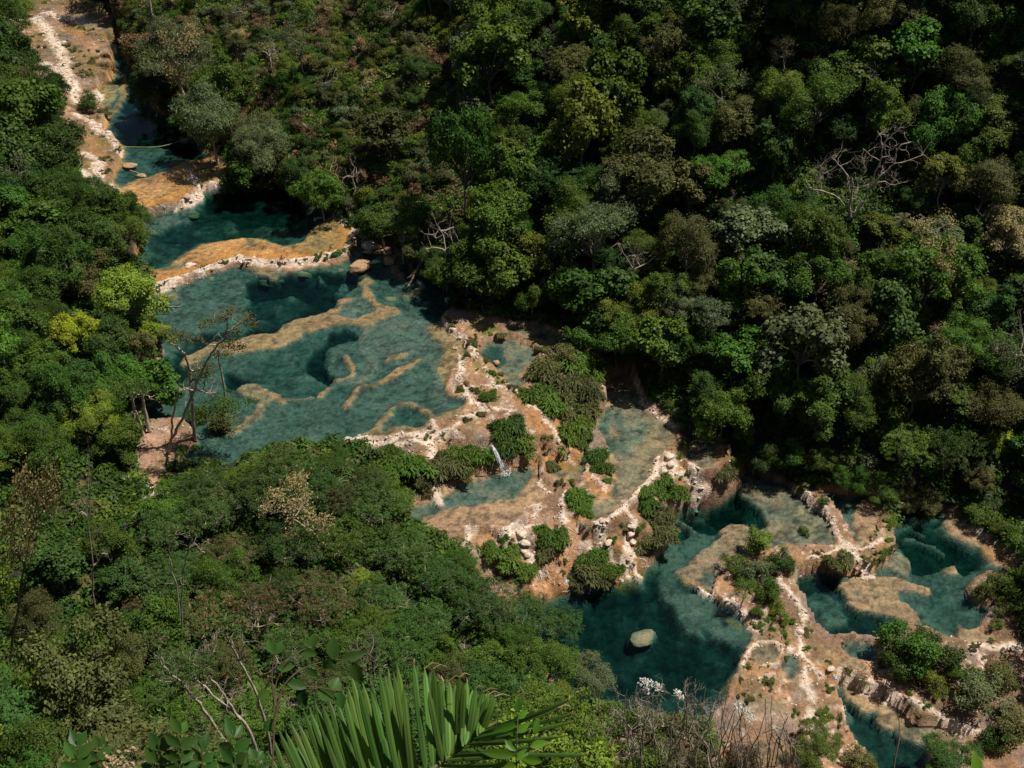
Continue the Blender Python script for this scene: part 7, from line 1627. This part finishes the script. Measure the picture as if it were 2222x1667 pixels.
# ------------------------------------------------------------------ plants close to the viewpoint
def veined(name, col, col2, rough=.4, trans=.3):
    m = leaf_mat(name, col, trans, .3, rough)
    t = m.node_tree; N, L = t.nodes, t.links
    return m
PALM = leaf_mat('palm_leaflet', (.10, .195, .04), .42, .5, .42); PALMTIP = leaf_mat('dry_leaf_tip', (.42, .30, .16), .1, .2, .7)
SPR = leaf_mat('sprig_leaf', (.055, .130, .026), .35, .35, .4); SPRB = leaf_mat('sprig_leaf_bright', (.09, .22, .02), .4, .3, .35)
STEM = plain('stem_green', (.10, .12, .03)); STEMB = plain('stem_brown', (.14, .09, .055))
def blade(b, t, w, up, dry=.0, bow=.06):
    """long pleated leaflet from b to t"""
    b = np.array(b); t = np.array(t); n = 9
    u = np.linspace(0, 1, n)
    L_ = np.linalg.norm(t - b)
    mid = b + (t - b) * u[:, None] + up * (np.sin(u * np.pi) * bow * L_)[:, None]
    side = unit(np.cross(unit(t - b), up))
    wd = w * np.clip(np.minimum(u * 9 + .25, 1) * np.minimum((1 - u) * 6 + .06, 1), 0, 1)
    V = np.concatenate([mid - side * wd[:, None] - up * wd[:, None] * .25, mid - side * wd[:, None] * .5 + up * wd[:, None] * .25, mid, mid + side * wd[:, None] * .5 + up * wd[:, None] * .25, mid + side * wd[:, None] - up * wd[:, None] * .25])
    I = np.arange(5 * n).reshape(5, n)
    F = np.concatenate([np.stack([I[k, :-1], I[k, 1:], I[k + 1, 1:], I[k + 1, :-1]], 1) for k in range(4)])
    T_ = np.repeat([.2, .8, .3, .85, .25], n) + np.tile(.15 * np.sin(u * 6 + b[0] * 40), 5) + .15 * math.sin(b[0] * 90)  # pleat shading painted across the width: ridges lighter, folds darker
    T_ = np.clip(T_, 0, 1)
    return V, F, T_
toward = unit(np.array([0, -CP, SP]))                       # out of the slope, towards the viewer
def foreground_root(name, px, py, d, label, cat):
    p = at(px, py, d); g = hgt(p[0], p[1])
    o = add(name, None, None, (p[0], p[1], g)); o['label'] = label; o['category'] = cat
    return o, np.array([p[0], p[1], g])
pr, p0 = foreground_root('palm_plant', 640, 2100, 9.6, 'near palm plant spreading its green frond over the bottom edge', 'palm')
def loc(V): return np.asarray(V) - p0
rac = catmull(np.array([p0 + [0, 0, 0], at(560, 2060, 9.7), at(700, 1850, 10.0), at(860, 1725, 10.2), at(950, 1660, 10.4), at(1047, 1588, 10.7), at(1078, 1566, 10.9)]), 5, False)
mb_ = MB(); V, F = tube(rac, np.linspace(.05, .010, len(rac)), 6); mb_.put(loc(V), F)
add('stalk', mb_.mesh('stalk', STEM, True), pr)
UP = [((925, 1680), (897, 1435)), ((940, 1668), (921, 1447)), ((955, 1657), (940, 1447)), ((968, 1646), (961, 1475)), ((980, 1638), (975, 1475)), ((992, 1629), (997, 1466)), ((1004, 1620), (1014, 1477)), ((1015, 1612), (1033, 1492)), ((1026, 1604), (1049, 1500)), ((1036, 1597), (1060, 1506)), ((1047, 1588), (1074, 1510)),
      ((905, 1695), (861, 1439)), ((888, 1706), (842, 1451)), ((870, 1718), (823, 1458)), ((850, 1732), (787, 1481)), ((830, 1745), (762, 1462)), ((812, 1760), (743, 1496)), ((795, 1772), (711, 1511)), ((775, 1788), (682, 1519)), ((758, 1802), (659, 1542)), ((740, 1815), (629, 1565)), ((722, 1832), (604, 1583)), ((705, 1848), (580, 1633)), ((690, 1862), (592, 1600)),
      ((960, 1655), (930, 1500)), ((985, 1635), (985, 1500)), ((862, 1725), (805, 1500)), ((895, 1700), (875, 1490)), ((1010, 1615), (1024, 1500)), ((765, 1795), (695, 1570)), ((728, 1826), (645, 1620))]
DN = [((1040, 1594), (1237, 1519)), ((1032, 1600), (1244, 1549)), ((1022, 1608), (1252, 1565)), ((1012, 1615), (1221, 1599)), ((995, 1628), (1278, 1639)), ((1050, 1586), (1164, 1545)), ((980, 1640), (1190, 1618)), ((965, 1650), (1160, 1632)), ((950, 1662), (1130, 1655)), ((1028, 1604), (1195, 1560)), ((1005, 1622), (1150, 1590)), ((935, 1672), (1090, 1668)), ((1045, 1590), (1215, 1535))]
UP = UP + [(((UP[k][0][0] + UP[k + 1][0][0]) / 2, (UP[k][0][1] + UP[k + 1][0][1]) / 2), ((UP[k][1][0] + UP[k + 1][1][0]) / 2 + 2, (UP[k][1][1] + UP[k + 1][1][1]) / 2 + 12)) for k in list(range(1, 10)) + list(range(11, 22))]
for k, ((a, b), (c1, c2)) in enumerate(UP + DN):
    dz = 10.3 + .25 * math.sin(k * 2.3)
    B0 = at(a, b, 10.35 + .1 * (k % 3)); B1 = at(c1, c2, dz + (.3 if k < len(UP) else -.2))
    V, F, T_ = blade(B0, B1, .029 if k < len(UP) else .020, toward, bow=.05)
    m_ = MB(); m_.put(loc(V), F, T_)
    lf = add('leaflet', m_.mesh('leaflet', PALM, False), pr)
    if k < 11 or k >= len(UP):
        e1 = B1 + np.array([random.uniform(-.03, .14), 0, random.uniform(-.02, .05)]); m2 = MB(); V, F = tube([B1 - (B1 - B0) * .02, (B1 + e1) / 2 + [0, 0, .03], e1], [.008, .004, .002], 4); m2.put(loc(V), F)
        add('dry_tip', m2.mesh('dry_tip', PALMTIP), lf)
g1 = MB(); V, F = tube([p0 + [0, 0, -.3], p0 + [0, .05, .5]], [.09, .06], 7); g1.put(loc(V), F); add('trunk', g1.mesh('trunk', BARK['brown'], True), pr)

def oval(b, t, w, up, cup=.12):
    b = np.array(b); t = np.array(t); n = 8
    u = np.linspace(0, 1, n); L_ = np.linalg.norm(t - b)
    mid = b + (t - b) * u[:, None] - up * (u ** 2 * L_ * .12)[:, None]
    side = unit(np.cross(unit(t - b), up))
    wd = w * np.sin(np.clip(u ** .85, 0, 1) * np.pi) ** 1.05 * 1.08
    rip = .018 * L_ * np.cos(np.arange(n) * np.pi)
    V = np.concatenate([mid - side * wd[:, None] + up * (wd * cup * 2 + rip)[:, None], mid - side * wd[:, None] * .5 + up * (wd * cup + rip)[:, None], mid, mid + side * wd[:, None] * .5 + up * (wd * cup + rip)[:, None], mid + side * wd[:, None] + up * (wd * cup * 2 + rip)[:, None]])
    I = np.arange(5 * n).reshape(5, n)
    F = np.concatenate([np.stack([I[k, :-1], I[k, 1:], I[k + 1, 1:], I[k + 1, :-1]], 1) for k in range(4)])
    return V, F, np.tile(np.full(n, random.uniform(.1, .9)), 5)
def sprig(stems, lvs, d, label, mat, stem_mat=None, name='leafy_sprig', cat='plant', thick=.007):
    """stems: pixel polylines; leaves: (base px, tip px, width in px)"""
    s0 = stems[0][0]
    root, o0 = foreground_root(name, s0[0], 2150, d, label, cat)
    m_ = MB()
    for i, st in enumerate(stems):
        pts = [at(a, b, d + .05 * math.sin(a)) for a, b in st]
        if i == 0: pts = [o0 - [0, 0, .1], (o0 + pts[0]) / 2] + pts
        cc = catmull(np.array(pts), 4, False)
        V, F = tube(cc, np.linspace(thick * (1.3 if i == 0 else .8), thick * .35, len(cc)), 5); m_.put(V - o0, F)
    add('stem', m_.mesh('stem', stem_mat or STEM, True), root)
    for (a, b, w_) in lvs:
        u_ = unit(toward + np.array([random.uniform(-.35, .35), random.uniform(-.3, .3), random.uniform(-.1, .4)]))
        V, F, T_ = oval(at(*a, d), at(*b, d + random.uniform(-.04, .06)), w_ / FPX * d / 2, u_)
        ml = MB(); ml.put(V - o0, F, T_); add('leaf', ml.mesh('leaf', mat, True), root)
    return root
def pairs(stem, n, L_, w_, top=True, spread=55, seed=1):
    """leaf pairs along a pixel stem, pointing out and up"""
    r = random.Random(seed); out = []
    st = np.array(stem, float); cum = np.concatenate([[0], np.cumsum(np.linalg.norm(np.diff(st, axis=0), axis=1))])
    for k in range(n):
        s_ = cum[-1] * (1 - k / n * .75)
        p = np.array([np.interp(s_, cum, st[:, 0]), np.interp(s_, cum, st[:, 1])])
        for sg in (-1, 1):
            a = math.radians(-90 + sg * (spread + r.uniform(-18, 18)) * (1 if k else .5))
            l_ = L_ * r.uniform(.7, 1.15) * (1 if k else .9)
            out.append((tuple(p), (p[0] + math.cos(a) * l_, p[1] + math.sin(a) * l_), w_ * r.uniform(.8, 1.15)))
    return out
SP_ = [([(165, 1760), (165, 1690), (168, 1620)], 4, 46, 24, 8.6, 'leftmost big-leaved sprig at the bottom edge'), ([(212, 1760), (214, 1690), (214, 1622)], 4, 44, 22, 8.8, 'second big-leaved sprig from the bottom left'),
       ([(330, 1770), (335, 1690), (345, 1630)], 4, 50, 24, 8.5, 'sprig with ribbed leaves right of the white flowers'), ([(392, 1780), (390, 1690), (392, 1592)], 5, 46, 24, 8.4, 'tallest big-leaved sprig left of the palm frond'), ([(440, 1780), (440, 1700), (438, 1625)], 4, 46, 23, 8.9, 'big-leaved sprig between the tallest one and the palm'),
       ([(515, 1790), (512, 1700), (508, 1600)], 5, 48, 26, 8.3, 'big-leaved sprig next to the left end of the palm frond'), ([(560, 1790), (562, 1720), (556, 1650)], 4, 40, 24, 8.7, 'low sprig in front of the left palm leaflets')]
for i, (st, n, L_, w_, d, lab) in enumerate(SP_):
    sprig([st], pairs(st, n, L_, w_, seed=i + 3), d, lab, SPR)
sprig([[(585, 1800), (590, 1680), (596, 1560), (600, 1480), (640, 1420), (705, 1395)], [(596, 1560), (615, 1490), (660, 1450), (725, 1432), (770, 1435)], [(600, 1520), (650, 1490), (740, 1500)], [(597, 1545), (590, 1470), (596, 1410)]],
      [((678, 1405), (680, 1375), 22), ((723, 1432), (722, 1378), 28), ((740, 1432), (796, 1416), 22), ((765, 1437), (783, 1488), 26), ((690, 1420), (640, 1410), 20), ((600, 1450), (640, 1445), 20), ((596, 1420), (580, 1385), 22), ((598, 1420), (612, 1390), 20), ((620, 1480), (672, 1492), 22), ((650, 1490), (662, 1535), 26), ((690, 1495), (730, 1520), 30), ((720, 1500), (735, 1470), 30), ((670, 1492), (640, 1502), 18), ((735, 1500), (742, 1540), 24), ((665, 1450), (690, 1470), 16), ((720, 1433), (700, 1452), 20), ((585, 1500), (556, 1515), 22), ((598, 1560), (570, 1590), 24)],
      9.4, 'twiggy shrub with oval leaves arching over the palm frond', SPR, STEMB, 'leafy_shrub', 'shrub', .0095)
sprig([[(1118, 1790), (1120, 1680), (1122, 1590), (1126, 1530)], [(1120, 1660), (1150, 1620), (1162, 1590)]], [((1125, 1545), (1124, 1515), 16), ((1124, 1560), (1146, 1540), 14), ((1124, 1570), (1068, 1588), 18), ((1122, 1590), (1150, 1568), 16), ((1122, 1600), (1095, 1575), 14), ((1121, 1640), (1040, 1632), 20), ((1120, 1650), (1150, 1625), 18), ((1160, 1595), (1168, 1560), 16), ((1150, 1620), (1190, 1610), 18), ((1120, 1660), (1065, 1665), 20), ((1135, 1645), (1180, 1655), 20), ((1120, 1630), (1095, 1605), 16)],
      8.0, 'bright green sprig in front of the tips of the palm frond', SPRB)
sprig([[(2118, 1800), (2118, 1720), (2120, 1680)]], [((2120, 1690), (2117, 1626), 26)], 6.0, 'single pale green leaf rising from the bottom edge at the right', SPRB, name='leaf_shoot')
sprig([[(1935, 1800), (1940, 1667), (1952, 1600), (1950, 1560), (1938, 1540), (1925, 1532)]], [((1952, 1605), (1958, 1600), 4), ((1951, 1570), (1945, 1566), 4), ((1946, 1640), (1940, 1634), 4)], 8.0, 'thin bare twig curving up in front of the lowest pool', SPR, STEMB, 'twig', 'twig', .007)
# white flowers
fr_, o0 = foreground_root('flowering_plant', 270, 2150, 8.7, 'cluster of small white flowers among the sprigs at the bottom', 'flowers')
m_ = MB(); V, F = tube([o0, (o0 + at(262, 1680, 8.7)) / 2, at(262, 1672, 8.7)], [.014, .01, .008], 5); m_.put(V - o0, F); add('stem', m_.mesh('stem', STEM), fr_)
m_ = MB()
r_ = np.random.default_rng(5)
for k in range(80):
    cx_, cy_ = (258, 1655) if k % 5 < 3 else ((284, 1625) if k % 5 == 3 else (232, 1662))
    p = at(cx_ + r_.normal(0, 16 if k % 5 < 3 else 6), cy_ + r_.normal(0, 11 if k % 5 < 3 else 5), 8.7 + r_.normal(0, .04))
    V, F, T_ = leaves((p - o0)[None].repeat(3, 0) + r_.normal(0, .004, (3, 3)), unit(toward + r_.normal(size=(3, 3)) * .5), .020, .8, None, r_); m_.put(V, F, T_)
add('flower_head', m_.mesh('flower_head', LEAF['cream']), fr_)
